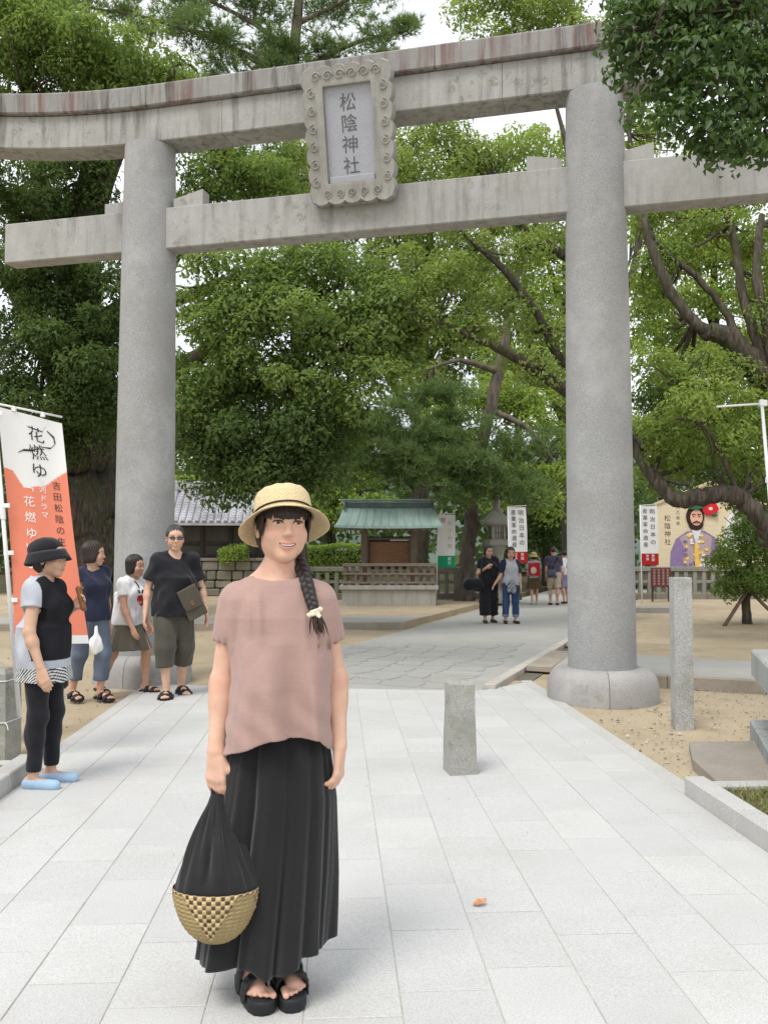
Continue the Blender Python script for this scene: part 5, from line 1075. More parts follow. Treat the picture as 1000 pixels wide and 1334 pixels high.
def head_color(V, skin, lipc=(.42, .16, .14), mouth=0, brow=(.05, .035, .03), blush=.5, dark=1.0):
    C = rgba(skin, len(V)); x, y, z = V.T; f = y < -.03; ax = np.abs(x)
    mixc(C, f * blush * .55 * np.exp(-(((ax - .04) / .018) ** 2 + ((z + .034) / .016) ** 2)), (.62, .26, .2))
    mixc(C, f * .4 * np.exp(-((x / .012) ** 2 + ((z + .034) / .012) ** 2)), (.58, .27, .21))
    tx = x / (.0275 if mouth else .021); cz = -.071 + (.009 if mouth else .0015) * tx ** 2; th = (.0108 if mouth else .0078) * np.sqrt(np.clip(1 - tx ** 2, 0, 1))
    m = f & (y < -.062) & (np.abs(z - cz) < th); mixc(C, m * .8, lipc)
    if mouth:
        it = (np.abs(z + .0708 - .009 * (x / .0265) ** 2) < .0042 * np.sqrt(np.clip(1 - (x / .023) ** 2, 0, 1))) & (y < -.055); mixc(C, it * 1.0, (.2, .06, .05))
    # lash line, brow
    ex = (ax - .032) / .0165; ar = .0008 + .0080 * np.sqrt(np.clip(1 - ex ** 2, 0, 1)); mixc(C, (f & (np.abs(ex) < 1.02) & (np.abs(z - ar + .0015) < .0028)) * 1.0 * dark, (.014, .01, .009))
    b = f & (np.abs(ax - .033) < .021) & (np.abs(z - .0255 + ((ax - .03) / .02) ** 2 * .0035) < .0032); mixc(C, b * .5, brow)
    return C
def eye_mesh(look=0.0, sx=1):
    u, v = np.meshgrid(np.linspace(0, 2 * math.pi, 29)[:-1], np.linspace(.001, math.pi - .001, 20), indexing='ij')
    D = np.stack([np.sin(v) * np.cos(u), -np.cos(v), np.sin(v) * np.sin(u)], -1).reshape(-1, 3)
    g = N3((math.sin(look), -math.cos(look), 0)); a = np.arccos(np.clip(D @ g, -1, 1)); C = rgba((.72, .70, .68), len(D)); mixc(C, (a < .78) * 1.0, (.022, .012, .007)); mixc(C, (a < .36) * 1.0, (.004, .004, .004))
    V = D * .0125 + np.array([sx * .032, -.0725, 0]); n, m = 28, 20; i, j = np.meshgrid(np.arange(n), np.arange(m - 1), indexing='ij'); i2 = (i + 1) % n
    return V, np.stack([i * m + j, i2 * m + j, i2 * m + j + 1, i * m + j + 1], -1).reshape(-1, 4), C
EYEM = colattr('eye', .15, .6)

# ---- a hand: wrist w, pointing d, back-of-hand normal n; curl 0..1
def hand_sdf(s, w, d, n, thumb, sc=1.0, curl=.35, k=.006, spread=.0):
    w, d, n = np.asarray(w, float), N3(d), np.asarray(n, float); n = N3(n - d * (n @ d)); x = np.cross(d, n) * thumb       # x points to the thumb side
    L_ = lambda a, b, c: w + (d * a + x * b + n * c) * sc
    s.cap(L_(.0, 0, 0), L_(.02, 0, 0), .027 * sc, .028 * sc, .02, flat=(n, .62))
    for q in range(4): b = .027 - .018 * q; s.cap(L_(.018, b * .75, 0), L_(.085 - .004 * abs(q - 1), b, .002), .0125 * sc, .0105 * sc, .012)
    ln = [.068, .076, .071, .056]
    for q in range(4):
        b = .027 - .018 * q + spread * (1.5 - q); p = L_(.085 - .004 * abs(q - 1), b, .002); a = curl * .9; seg = [.45, .32, .25]; pts = [p]; rad = [.0098, .0092, .0083, .0068]
        for i in range(3):
            a2 = a * (1 + .9 * i); dirv = d * math.cos(a2) - n * math.sin(a2) + x * (spread * 3 * (1.5 - q)); pts.append(pts[-1] + dirv * ln[q] * seg[i] * sc)
        s.chain(pts, [r_ * sc for r_ in rad], k)
    pts = [L_(.02, .022, -.004), L_(.052, .042, -.012), L_(.078, .046, -.022 - .012 * curl), L_(.1, .042, -.03 - .02 * curl)]
    s.chain(pts, [.0145 * sc, .0115 * sc, .0098 * sc, .0075 * sc], .01)
    return L_
def person(name, label, group, x, y, rz, H=1.6, fem=1, z=0, skin=(.46, .27, .19), pose=None, top=None, bottom=None, shoe=None, hair='bob', hairc=(.012, .009, .008), h=.0088, hh=.004, head=(0, 0, 0), bulk=1.0, mouth=0, seed=1, look=0, hand_curl=.4, extra=None, fold=.006, sandal=False):
    """pose: ua/fa (upper arm, forearm), th/sh (thigh, shin) direction vectors for sides -1 / +1 in the body frame (facing -Y)"""
    P_ = dict(ua={-1: (-.14, .03, -1), 1: (.14, .03, -1)}, fa={-1: (-.04, -.2, -1), 1: (.04, -.2, -1)}, th={-1: (-.02, -.05, -1), 1: (.02, -.05, -1)}, sh={-1: (0, .06, -1), 1: (0, .06, -1)}, lean=0.0, toe={-1: -8, 1: 8}, palm={-1: None, 1: None})
    for k_, v in (pose or {}).items():
        if isinstance(v, dict): P_[k_] = {**P_[k_], **v}
        else: P_[k_] = v
    W = (.093 if fem else .106) * H * (.5 + .5 * bulk); hipw = .052 * H
    ext = {s_: -(N3(P_['th'][s_])[2] * .243 + N3(P_['sh'][s_])[2] * .237) * H for s_ in (-1, 1)}
    hz = max(ext.values()) + .052 * H; pel = np.array([0, 0, hz]); le = P_['lean']
    up = N3((0, -math.sin(le), math.cos(le))); tor = lambda q: pel + up * (q - .52) * H
    J = {}
    for s_ in (-1, 1):
        J['hip', s_] = pel + np.array([s_ * hipw, 0, 0]); J['kn', s_] = J['hip', s_] + N3(P_['th'][s_]) * .243 * H; J['an', s_] = J['kn', s_] + N3(P_['sh'][s_]) * .237 * H
        J['sho', s_] = tor(.8) + np.array([s_ * W, .005, 0]); J['el', s_] = J['sho', s_] + N3(P_['ua'][s_]) * .175 * H; J['wr', s_] = J['el', s_] + N3(P_['fa'][s_]) * .148 * H
    e = empty(name, (x, y, z), rz, label=label, cat='person', group=group); hs = H / 1.5 if fem else H / 1.56; hc = tor(.932) + np.array([0, -.012 * H, 0])
    HM = rotm(*head); toh = lambda V: V @ HM.T * (hs * (1.0)) + hc
    bk = bulk
    def torso(s, inf=0.0, k=.05):
        s.ell(tor(.53), np.array([.1 * (1.03 if fem else .97), .07, .075]) * H * bk + inf, k); s.ell(tor(.61), np.array([.083 if fem else .09, .06, .1]) * H * bk + inf, k)
        s.ell(tor(.715) - np.array([0, .006, 0]), np.array([.088 if fem else .1, .064, .095]) * H * bk + inf, k)
        if fem:
            for s_ in (-1, 1): s.ell(tor(.725) + np.array([s_ * .044, -.05, 0]) * H * bk, np.array([.038, .034, .036]) * H + inf, k)
        s.cap(tor(.79) + np.array([-W * .78, .006, 0]), tor(.79) + np.array([W * .78, .006, 0]), .032 * H + inf, None, k)
        for s_ in (-1, 1): s.cap(tor(.835) + np.array([s_ * .022 * H, .01, 0]), tor(.8) + np.array([s_ * W * .9, .008, 0]), .02 * H + inf * .7, .024 * H + inf * .7, k)
    B = SDF(); torso(B); B.cap(tor(.82) + np.array([0, .01 * H, 0]), tor(.885) + np.array([0, .0, 0]), .034 * H, .031 * H, .03)
    for s_ in (-1, 1):
        B.cap(J['sho', s_], J['el', s_], .029 * H * bk, .0235 * H * bk, .03); B.cap(J['el', s_], J['wr', s_], .0235 * H * bk, .0165 * H, .02); B.ell(J['el', s_] * .72 + J['wr', s_] * .28, (.024 * H * bk,) * 3, .03)
        B.cap(J['hip', s_] + np.array([0, 0, .01]), J['kn', s_], .053 * H * bk, .035 * H, .03); B.cap(J['kn', s_], J['an', s_], .034 * H, .0215 * H, .02)
        fw = N3(N3(P_['sh'][s_])); B.ell(J['kn', s_] * .68 + J['an', s_] * .32 + np.array([0, .012 * H, 0]), np.array([.031, .032, .06]) * H, .03)
        dv_ = J['wr', s_] - J['el', s_]; nrm = P_['palm'][s_] if P_['palm'][s_] is not None else (s_, -.15, 0)
        hand_sdf(B, J['wr', s_] + N3(dv_) * .012 * H, dv_, nrm, 1 if s_ > 0 else -1, .94 * hs, hand_curl, .005) if False else hand_sdf(B, J['wr', s_] + N3(dv_) * .012 * H, dv_, nrm, -s_ if P_['palm'][s_] is None else P_.get('thumb', {}).get(s_, -s_), .94 * hs, hand_curl, .005)
        ta = R(P_['toe'][s_]); pit_ = max(-.9, min(.9, math.atan2(N3(P_['sh'][s_])[1], -N3(P_['sh'][s_])[2]))) * .55
        J['fd', s_] = N3((math.sin(ta), -math.cos(ta) * math.cos(pit_), -math.sin(max(0, pit_)))); an = J['an', s_]; fd = J['fd', s_]
        B.cap(an - fd * .022 * H - np.array([0, 0, .026 * H]), an + fd * .075 * H - np.array([0, 0, .032 * H]), .021 * H, .0175 * H, .02)
        for q in range(5 if sandal or not shoe else 0): sd_ = np.cross(fd, (0, 0, 1)) * s_ * -1; c_ = an + fd * .078 * H - np.array([0, 0, .036 * H]) + sd_ * (.016 - .0085 * q) * H * 1; B.cap(c_, c_ + fd * (.034 - .0045 * q) * H, .0088 * H * (1.15 if q == 0 else .85), .0065 * H, .006)
    skin = tuple(min(.7, c_ * 1.18) for c_ in skin); V, F = B.mesh(h); C = rgba(skin, len(V))
    Hd = head_sdf(mouth, fem); V2, F2 = Hd.mesh(hh / hs); C2 = head_color(V2, skin, mouth=mouth, blush=.4)
    V = np.concatenate([V, toh(V2)]); F = np.concatenate([F, F2 + (len(V) - len(V2))]); C = np.concatenate([C, C2])
    obj('body', fmesh('body', V, F, True, col=C), SKINM, e)
    for s_ in (-1, 1):
        ev, ef, ec = eye_mesh(look, s_); obj('eye', fmesh('eye', toh(ev), ef, True, col=ec), EYEM, e)
    ctx = dict(e=e, J=J, tor=tor, toh=toh, H=H, hs=hs, W=W, up=up, torso=torso, pel=pel, HM=HM, hc=hc)
    # top
    if top:
        inf = top.get('inf', .016); T_ = SDF(); torso(T_, inf, .06); hem = top['hem'] * H
        zf = pel[2] + (top['hem'] - .52) * H
        T_.fn(lambda X, Y, Z: (np.sqrt((X / (top.get('hw', .098) * H * bk + inf)) ** 2 + ((Y + top.get('fy', 0)) / (top.get('hd', .072) * H * bk + inf)) ** 2) - 1) * .08 * H + np.maximum(np.abs(Z - (zf + .1 * H)) - .13 * H, 0), (-.2 * H, -.2 * H, zf - .03), (.2 * H, .2 * H, zf + .25 * H), .05)
        sl = top.get('sleeve', .55)
        for s_ in (-1, 1):
            a, b, c_ = J['sho', s_], J['el', s_], J['wr', s_]; r0 = .031 * H * bk + inf * .8
            if sl > 0: T_.cap(a, a + (b - a) * min(sl, 1), r0, r0 * (top.get('flare', .98) if sl <= 1 else .86), .04)
            if sl > 1: T_.cap(b, b + (c_ - b) * (sl - 1), r0 * .86, r0 * .72, .03)
        nk_ = top.get('neck', .038); T_.ell(tor(.872) - np.array([0, .012 * H, 0]), np.array([nk_ * 1.05, nk_ * 1.1, top.get('drop', .045)]) * H, .012, True)
        w1_, w2_ = wob(seed, fold * 1.25, 17, .8), wob(seed + 50, fold * .6, 48, .5); T_.disp = lambda X, Y, Z: w1_(X, Y, Z) + w2_(X, Y, Z)
        ee = [(J['sho', s_], J['el', s_]) for s_ in (-1, 1)]
        def cut(X, Y, Z):
            d = zf - Z + .006 * np.sin(X * 30) + 0 * Y
            if 0 < sl <= 1:                                   # flat sleeve ends
                for a, b in ee:
                    u_ = N3(b - a); Ln = np.linalg.norm(b - a); t = (X - a[0]) * u_[0] + (Y - a[1]) * u_[1] + (Z - a[2]) * u_[2]
                    rr_ = np.sqrt(np.maximum((X - a[0]) ** 2 + (Y - a[1]) ** 2 + (Z - a[2]) ** 2 - t * t, 0)); d = np.maximum(d, np.where((rr_ < .052 * H) & (np.abs(X) > .09 * H * bk) & (t < sl * Ln + .07), t - sl * Ln, -1))
            return d
        T_.cut = cut; V, F = T_.mesh(top.get('h', h)); 
        if 'colf' in top: o = obj('shirt', fmesh('shirt', V, F, True, col=top['colf'](V, ctx)), CLOTHATTR, e)
        else: o = obj('shirt', fmesh('shirt', V, F, True), top['mat'], e)
    if bottom:
        inf = bottom.get('inf', .012); T_ = SDF(); kind = bottom['kind']; en = bottom['end']
        T_.ell(tor(.535), np.array([.104, .074, .07]) * H * bk + inf, .04); T_.ell(tor(.6), np.array([.088, .064, .05]) * H * bk + inf, .04)
        if kind == 'skirt':
            zl = pel[2] - en * H
            T_.fn(lambda X, Y, Z: (np.sqrt((X / (.1 * H * bk + inf + np.maximum(0, pel[2] - Z) * bottom.get('flare', .18))) ** 2 + (Y / (.075 * H * bk + inf + np.maximum(0, pel[2] - Z) * bottom.get('flare', .18))) ** 2) - 1) * .08 * H, (-.25 * H, -.22 * H, zl - .02), (.25 * H, .22 * H, pel[2] + .04), .03)
            T_.cut = lambda X, Y, Z: np.maximum(zl - Z, Z - tor(.66)[2]) + 0 * X + 0 * Y
            a_ = bottom.get('pleat', .01); T_.disp = lambda X, Y, Z: a_ * np.sin(np.arctan2(Y, X) * 13 + 1) * np.clip((pel[2] - Z) * 4, 0, 1)
        else:
            for s_ in (-1, 1):
                r0, r1, r2 = .057 * H * bk + inf, bottom.get('knee', .039) * H + inf, bottom.get('hemr', .027) * H + inf; a, b, c_ = J['hip', s_], J['kn', s_], J['an', s_]
                if en <= 1: T_.cap(a, a + (b - a) * en, r0, r0 + (r1 - r0) * en, .03)
                else: T_.cap(a, b, r0, r1, .03); T_.cap(b, b + (c_ - b) * (en - 1), r1, r2, .03); T_.ell(b * .68 + c_ * .32 + np.array([0, .012 * H, 0]), np.array([.031, .032, .06]) * H + inf, .03)
            wb = wob(seed + 5, min(fold, inf * .45), 30, .9); T_.disp = wb
            def cutp(X, Y, Z):
                d = np.full(np.broadcast(X, Y, Z).shape, -1.0)
                for s_ in (-1, 1):
                    a, b = (J['hip', s_], J['kn', s_]) if en <= 1 else (J['kn', s_], J['an', s_]); u_ = N3(b - a); t = (X - a[0]) * u_[0] + (Y - a[1]) * u_[1] + (Z - a[2]) * u_[2]
                    rr_ = np.sqrt(np.maximum((X - a[0]) ** 2 + (Y - a[1]) ** 2 + (Z - a[2]) ** 2 - t * t, 0)); d = np.maximum(d, np.where(rr_ < .085 * H, t - (en if en <= 1 else en - 1) * np.linalg.norm(b - a), -1))
                return d
            T_.cut = cutp
        V, F = T_.mesh(h); nm = {'skirt': 'skirt', 'pants': 'trousers', 'shorts': 'shorts'}[kind]
        if 'colf' in bottom: obj(nm, fmesh(nm, V, F, True, col=bottom['colf'](V, ctx)), CLOTHATTR, e)
        else: obj(nm, fmesh(nm, V, F, True), bottom['mat'], e)
    if shoe:
        for s_ in (-1, 1):
            an, fd = J['an', s_], J['fd', s_]; Sh = SDF(); b0 = an - np.array([0, 0, .036 * H])
            sd_ = np.cross(fd, (0, 0, 1))
            if sandal:
                ol = [(-.045, -.02), (-.05, 0), (-.045, .02), (-.02, .025), (.04, .026), (.09, .033), (.115, .025), (.12, 0), (.112, -.025), (.085, -.03), (.04, -.024), (-.02, -.023)]
                bz = b0[2] - .016 * H - .012
                m = MB(); n_ = len(ol); Vv = []
                for zz, g in ((0, .93), (.006, 1), (.018, 1), (.022, .96)):
                    for a, b in ol: q = an + (fd * a * g + sd_ * b * g) * H; Vv.append((q[0], q[1], bz + zz - (0 if fd[2] > -.05 else fd[2] * -a * H * .9)))
                Ff = [(i * n_ + k, i * n_ + (k + 1) % n_, (i + 1) * n_ + (k + 1) % n_, (i + 1) * n_ + k) for i in range(3) for k in range(n_)] + [tuple(range(n_))[::-1], tuple(3 * n_ + k for k in range(n_))]
                sh_ = m.add(Vv, Ff).build('sandal', shoe, e, smooth=R(50))
                for a in (.025, .075):
                    Sh2 = SDF()
                    pts = [an + (fd * a + sd_ * .034 * math.cos(t)) * H + np.array([0, 0, -.052 * H + .037 * H * math.sin(t) * (1 if a < .05 else .82)]) + fd * (0) for t in np.linspace(.0, math.pi, 8)]
                    Sh2.chain(pts, [.014 * H] * 8, .01, flat=(N3(np.cross(sd_, fd)), .5)); Vv, Ff = Sh2.mesh(.004); obj('strap', fmesh('strap', Vv, Ff, True), shoe, sh_)
            else:
                Sh.cap(b0 - fd * .022 * H, b0 + fd * .095 * H, .027 * H, .0235 * H, .02); Sh.ell(b0 + fd * .0 - np.array([0, 0, -.008 * H]), (.03 * H, .034 * H, .024 * H), .02)
                fl = b0[2] - .019 * H; Sh.cut = lambda X, Y, Z: np.maximum(fl - Z, Z - (b0[2] + .02 * H) - 0 * X) + 0 * Y; Vv, Ff = Sh.mesh(.005); obj('shoe', fmesh('shoe', Vv, Ff, True), shoe, e)
    # hair
    if hair:
        S = SDF()
        if hair == 'short':
            S.ell((0, .018, .044), (.083, .097, .088), .02); S.ell((0, -.06, -.03), (.064, .075, .073), .02, True); S.ell((0, .06, -.09), (.12, .08, .045), .02, True)
            for sx in (-1, 1): S.ell((sx * .09, -.01, -.03), (.03, .03, .035), .01, True)
        elif hair == 'bob':
            S.ell((0, .016, .042), (.088, .1, .09), .02); S.ell((0, .02, -.045), (.092, .085, .085), .04); S.ell((0, -.07, -.03), (.067, .08, .072), .012, True); S.ell((0, -.07, -.1), (.085, .085, .075), .012, True); S.ell((0, .0, -.135), (.15, .15, .05), .01, True)
        elif hair == 'long':
            S.ell((0, .016, .042), (.088, .1, .09), .02); S.ell((0, .03, -.08), (.094, .075, .12), .04); S.ell((0, -.07, -.03), (.066, .08, .075), .012, True); S.ell((0, -.085, -.11), (.075, .1, .09), .012, True)
        elif hair == 'under_hat':
            S.ell((0, .02, .02), (.084, .094, .075), .02); S.ell((0, .035, -.04), (.08, .07, .06), .03); S.ell((0, -.06, -.02), (.067, .075, .09), .012, True)
        r_ = np.random.default_rng(seed); S.disp = lambda X, Y, Z: .0035 * np.sin(np.arctan2(X, Y - .02) * 23 + 6 * np.sin(Z * 30) + seed) + .0015 * np.sin(np.arctan2(X, Y) * 61 + Z * 40)
        Vv, Ff = S.mesh(hh * 1.1); obj('hair', fmesh('hair', toh(Vv), Ff, True), hairmat('%.3f' % sum(hairc[:3]), hairc), e)
    if extra: extra(ctx)
    return e
# ------------------------------------------------------------------ the people in the distance and by the path
BLKC = cloth('cloth_black', (.014, .014, .018)); OLV = cloth('cloth_olive', (.075, .07, .055)); OLVS = cloth('cloth_khaki_olive', (.14, .125, .095)); NAVY = cloth('cloth_navy', (.02, .024, .05)); JEAN = cloth('denim_grey', (.11, .14, .19), .25)
JEANB = cloth('denim_blue', (.03, .055, .13), .4); GRYC = cloth('cloth_grey', (.42, .43, .46)); KHK = cloth('cloth_khaki', (.4, .33, .24)); BRN = cloth('cloth_brown', (.1, .065, .035)); PURP = cloth('cloth_purple', (.07, .06, .1)); WHTC = cloth('cloth_white', (.75, .75, .75)); LAV = cloth('cloth_lavender', (.25, .22, .33)); BLU = cloth('cloth_blue', (.22, .3, .42)); REDC = cloth('cloth_red', (.42, .025, .03)); TANC = cloth('cloth_tan', (.3, .2, .13))
SHBK = plain('shoe_black', (.015, .015, .016), .5, .2, 20, .1); SHBL = cloth('shoe_blue', (.33, .47, .62)); SHDK = plain('shoe_dark', (.03, .025, .02), .6); LEA = plain('leather_brown', (.2, .085, .035), .55, .2, 20, .2, 200)
PG = 'visitors round the torii'
def put(ctx, name, V, F, mat, col=None, head=False, parent=None):
    return obj(name, fmesh(name, ctx['toh'](V) if head else V, F, True, col=col), mat, parent or ctx['e'])
def free(o, ctx, label, cat):
    # a carried thing stands on its own beside its bearer
    e = ctx['e']; o.parent = None; o.matrix_basis = Matrix.Translation(e.location) @ Matrix.Rotation(e.rotation_euler.z, 4, 'Z') @ o.matrix_basis; return tag(o, label, cat)
# 1. lady in a bucket hat, in profile
def lady_top(V, ctx):
    C = rgba((.45, .47, .52), len(V)); x, y, z = V.T; H = ctx['H']
    panel = (y < -.012 + .02 * np.sin(z * 9)) & (z > .525 * H) & (z < .9 * H + 0 * x) & (np.abs(x) < .118 * H); mixc(C, (panel) * 1.0, (.014, .014, .018))
    st = z < .492 * H; k = np.sin((z + .75 * (x * .7 + y)) * 330); mixc(C, (st & (k > 0)) * 1.0, (.03, .03, .035)); mixc(C, (st & (k <= 0)) * 1.0, (.68, .68, .68))
    return C
def lady_extra(ctx):
    S = SDF(); S.ell((0, .02, .05), (.098, .112, .075), .02); S.cut = lambda X, Y, Z: .022 - Z + 0 * X + 0 * Y; S.disp = wob(3, .002, 40)
    V, F = S.mesh(.0045); M = rotm(R(-9)); V = V + np.array([0, .008, .014]); t = put(ctx, 'bucket_hat', V @ M.T, F, BLKC, head=True)
    pts = []; n = 48; Vb = []; prof = [(1.0, .034), (1.08, .018), (1.19, -.006), (1.27, -.024), (1.25, -.028), (1.17, -.012), (1.06, .012), (.985, .026)]
    for q, (g, zz) in enumerate(prof):
        for k in range(n):
            a = 2 * math.pi * k / n; fr = 1 + .12 * max(0, -math.sin(a)); Vb.append((.099 * g * math.cos(a), .02 + .112 * g * fr * math.sin(a), zz - .02 * (g - 1) * 2 + .006 * math.sin(3 * a + 1) * (g - 1) * 3))
    Fb = [(i * n + k, ((i + 1) % 8) * n + k, ((i + 1) % 8) * n + (k + 1) % n, i * n + (k + 1) % n) for i in range(8) for k in range(n)]
    put(ctx, 'hat_brim', (np.array(Vb) + np.array([0, .008, .014])) @ M.T, Fb, BLKC, head=True, parent=t)
    # leather pouch held against the chest, small shoulder bag
    w = ctx['J']['wr', 1] + N3(ctx['J']['wr', 1] - ctx['J']['el', 1]) * .055
    free(MB().box((0, 0, 0), (.11, .035, .16), .012, rotm(R(-15), R(8), R(20))).build('wallet', LEA, ctx['e'], loc=tuple(w + np.array([-.01, -.03, .03]))), ctx, 'brown leather wallet held up by the person in the bucket hat', 'wallet')
    free(MB().box((0, 0, 0), (.06, .2, .13), .02).build('hip_bag', cloth('bag_brown', (.05, .03, .03)), ctx['e'], loc=(.14, .0, .64)), ctx, 'small dark brown bag at the hip below the striped hem', 'bag')
person('person', 'person in a black bucket hat with grey and black top seen in profile', PG, -1.84, 5.70, R(82), 1.5, 1, skin=(.47, .29, .2), seed=21, h=.007, hh=.003,
       pose=dict(ua={-1: (-.3, -.02, -1), 1: (.12, .12, -1)}, fa={-1: (-.12, -.42, -1), 1: (-.32, -.75, .62)}, th={-1: (-.01, -.03, -1), 1: (.02, -.1, -1)}, sh={-1: (0, .06, -1), 1: (0, .04, -1)}, lean=.03, toe={-1: -4, 1: 4}),
       top=dict(hem=.42, sleeve=.42, inf=.022, colf=lady_top, hd=.098, hw=.103, neck=.04, h=.0055), bottom=dict(kind='pants', end=1.93, mat=BLKC, inf=.006, knee=.036, hemr=.0245), shoe=SHBL, hair='under_hat', head=(0, 0, R(-6)), bulk=.98, extra=lady_extra, fold=.005)
# 2. woman in navy, glancing right
def navy_extra(ctx):
    S = SDF(); S.ell((0, 0, 0), (.07, .05, .085), .02); S.cap((0, 0, .06), (0, 0, .17), .03, .012, .04); S.disp = wob(5, .008, 50); V, F = S.mesh(.006)
    b = put(ctx, 'carrier_bag', V + np.array([-.12, -.26, .56]), F, plain('white_polythene', (.8, .8, .8), .35, .03, 9, .1)); free(b, ctx, 'white plastic carrier bag beside the navy top', 'carrier bag')
    m = MB()
    for s_ in (-1, 1): put(ctx, 'spectacle_lens', np.array([(s_ * .032 + .021 * math.cos(a), -.1, .015 * math.sin(a)) for a in np.linspace(0, 6.28, 13)[:-1]]), [], SHBK, head=True) if False else None
    T2 = SDF(); ctx['torso'](T2, .012, .05); T2.cut = lambda X, Y, Z: np.maximum(np.maximum(ctx['tor'](.74)[2] - Z, Z - ctx['tor'](.805)[2]), np.abs(X) - .09) + 0 * Y; V, F = T2.mesh(.007); put(ctx, 'inner_shirt', V, F, GRYC)
person('person', 'person in a dark navy top and cropped grey jeans looking over one shoulder', PG, -2.42, 8.95, R(48), 1.53, 1, skin=(.45, .27, .19), seed=22,
       pose=dict(ua={-1: (-.12, -.1, -1), 1: (.12, .06, -1)}, fa={-1: (-.05, -.3, -1), 1: (.08, -.1, -1)}, th={-1: (-.02, .22, -1), 1: (.03, -.16, -1)}, sh={-1: (0, .3, -1), 1: (0, .1, -1)}),
       top=dict(hem=.5, sleeve=.3, inf=.02, mat=NAVY, hd=.08, neck=.045, drop=.06), bottom=dict(kind='pants', end=1.72, mat=JEAN, inf=.014, knee=.042, hemr=.036), shoe=SHBK, sandal=True, hair='bob', hairc=(.022, .012, .009), head=(0, 0, R(52)), extra=navy_extra)
# 3. girl in white T-shirt, long stride
def girl_top(V, ctx):
    C = rgba((.74, .74, .75), len(V)); x, y, z = V.T; H = ctx['H']; f = y < 0
    zz = z - ctx['tor'](.66)[2]; hrt = ((x - .02) / .07) ** 2 + ((zz - .02 - .5 * np.abs(x - .02)) / .055) ** 2 < 1; mixc(C, (f & hrt) * 1.0, (.5, .03, .04)); mixc(C, (f & (np.abs(zz - .12) < .02) & (np.abs(x - .02) < .07) & (np.sin(x * 170) > -.2)) * 1.0, (.03, .04, .1)); mixc(C, (f & (np.abs(zz - .01) < .012) & (np.abs(x - .02) < .045) & (np.sin(x * 200) > 0)) * 1.0, (.75, .75, .75)); return C
def girl_extra(ctx):
    t = ctx['tor']; H = ctx['H']; W_ = ctx['W']
    pts = [t(.835) + np.array([-.05, .03, .01]), t(.8) + np.array([-.03, -.09, .01]), t(.7) + np.array([.02, -.135, 0]), t(.6) + np.array([.08, -.13, 0]), t(.53) + np.array([.15, -.1, 0])]
    b = MB().box(pts[-1] + np.array([0, 0, -.05]), (.13, .05, .09), .012).build('shoulder_bag', BLKC, ctx['e']); MB().tube(smooth_path([(*p, .006) for p in pts], 5)[:, :3], .006, 6).build('bag_strap', SHBK, b, smooth=True); free(b, ctx, 'small black shoulder bag slung across the white printed T-shirt', 'bag')
person('person', 'person in a white printed T-shirt and khaki shorts stepping past the torii plinth', PG, -2.17, 9.42, R(58), 1.43, 1, skin=(.46, .26, .18), seed=23,
       pose=dict(ua={-1: (-.12, -.22, -1), 1: (.18, .1, -1)}, fa={-1: (.05, -.55, -1), 1: (-.1, -.55, -.8)}, th={-1: (-.14, .28, -1), 1: (.1, -.5, -1)}, sh={-1: (-.16, .46, -1), 1: (.0, .02, -1)}, lean=.12),
       top=dict(hem=.5, sleeve=.5, inf=.02, colf=girl_top, hd=.08, hw=.1), bottom=dict(kind='skirt', end=.2, mat=OLVS, inf=.014, flare=.32, pleat=.007), shoe=SHBK, sandal=True, hair='bob', head=(0, 0, R(10)), extra=girl_extra)
# 4. man with glasses and satchel
def man_extra(ctx):
    ring = lambda s_: [(s_ * .034 + .0225 * math.cos(a), -.101 + .12 * (.0225 * math.cos(a)) * s_ * s_, .0145 * math.sin(a) * (1.05 if math.sin(a) > 0 else 1)) for a in np.linspace(0, 2 * math.pi, 21)]
    gl = None
    for s_ in (-1, 1):
        m = MB().tube(np.array(ctx['toh'](np.array(ring(s_)))), .0026, 6, cap=False); o = m.build('spectacle_frame', SHBK, ctx['e'], smooth=True)
        m = MB(); P_ = ctx['toh'](np.array(ring(s_)[:-1])); m.add(P_, [tuple(range(20))]); m.build('spectacle_lens', plain('tinted_lens', (.06, .05, .045), .15, .02, 5, 0, spec=.6), o)
        m = MB().tube(ctx['toh'](np.array([(s_ * .056, -.1, .006), (s_ * .075, -.06, .004), (s_ * .084, .005, -.002)])), .0025, 6); m.build('spectacle_arm', SHBK, o)
    MB().tube(ctx['toh'](np.array([(-.012, -.101, .003), (0, -.104, .006), (.012, -.101, .003)])), .0025, 6).build('spectacle_bridge', SHBK, ctx['e'])
    BG = cloth('satchel_olive', (.085, .075, .055)); Rm = rotm(R(8), R(-24), R(-6)); S = SDF(); S.fn(lambda X, Y, Z: np.maximum(np.maximum(np.abs(X) - .085, np.abs(Z) - .15), np.abs(Y) - .035) - .012, (-.1, -.05, -.165), (.1, .05, .165), .02); S.disp = wob(9, .004, 40); V, F = S.mesh(.006)
    c = np.array([.17, -.15, .95]); b = put(ctx, 'satchel', V @ Rm.T + c, F, BG); S = SDF(); S.fn(lambda X, Y, Z: np.maximum(np.maximum(np.abs(X) - .09 + .25 * np.maximum(0, -Z), np.abs(Z - .05) - .1), np.abs(Y + .05) - .006) - .006, (-.11, -.07, -.07), (.11, -.03, .165), .02); V, F = S.mesh(.005); put(ctx, 'satchel_flap', V @ Rm.T + c, F, BG, parent=b)
    MB().box(Rm @ np.array([0, -.062, .0]) + c, (.035, .012, .05), .004, Rm).build('buckle', LEA, b); free(b, ctx, 'olive canvas satchel with a flap against the black T-shirt', 'bag')
    t = ctx['tor']; pts = [t(.835) + np.array([-.07, .0, .02]), t(.8) + np.array([-.06, -.125, 0]), t(.7) + np.array([.02, -.155, 0]), c + Rm @ np.array([-.06, 0, .14])]
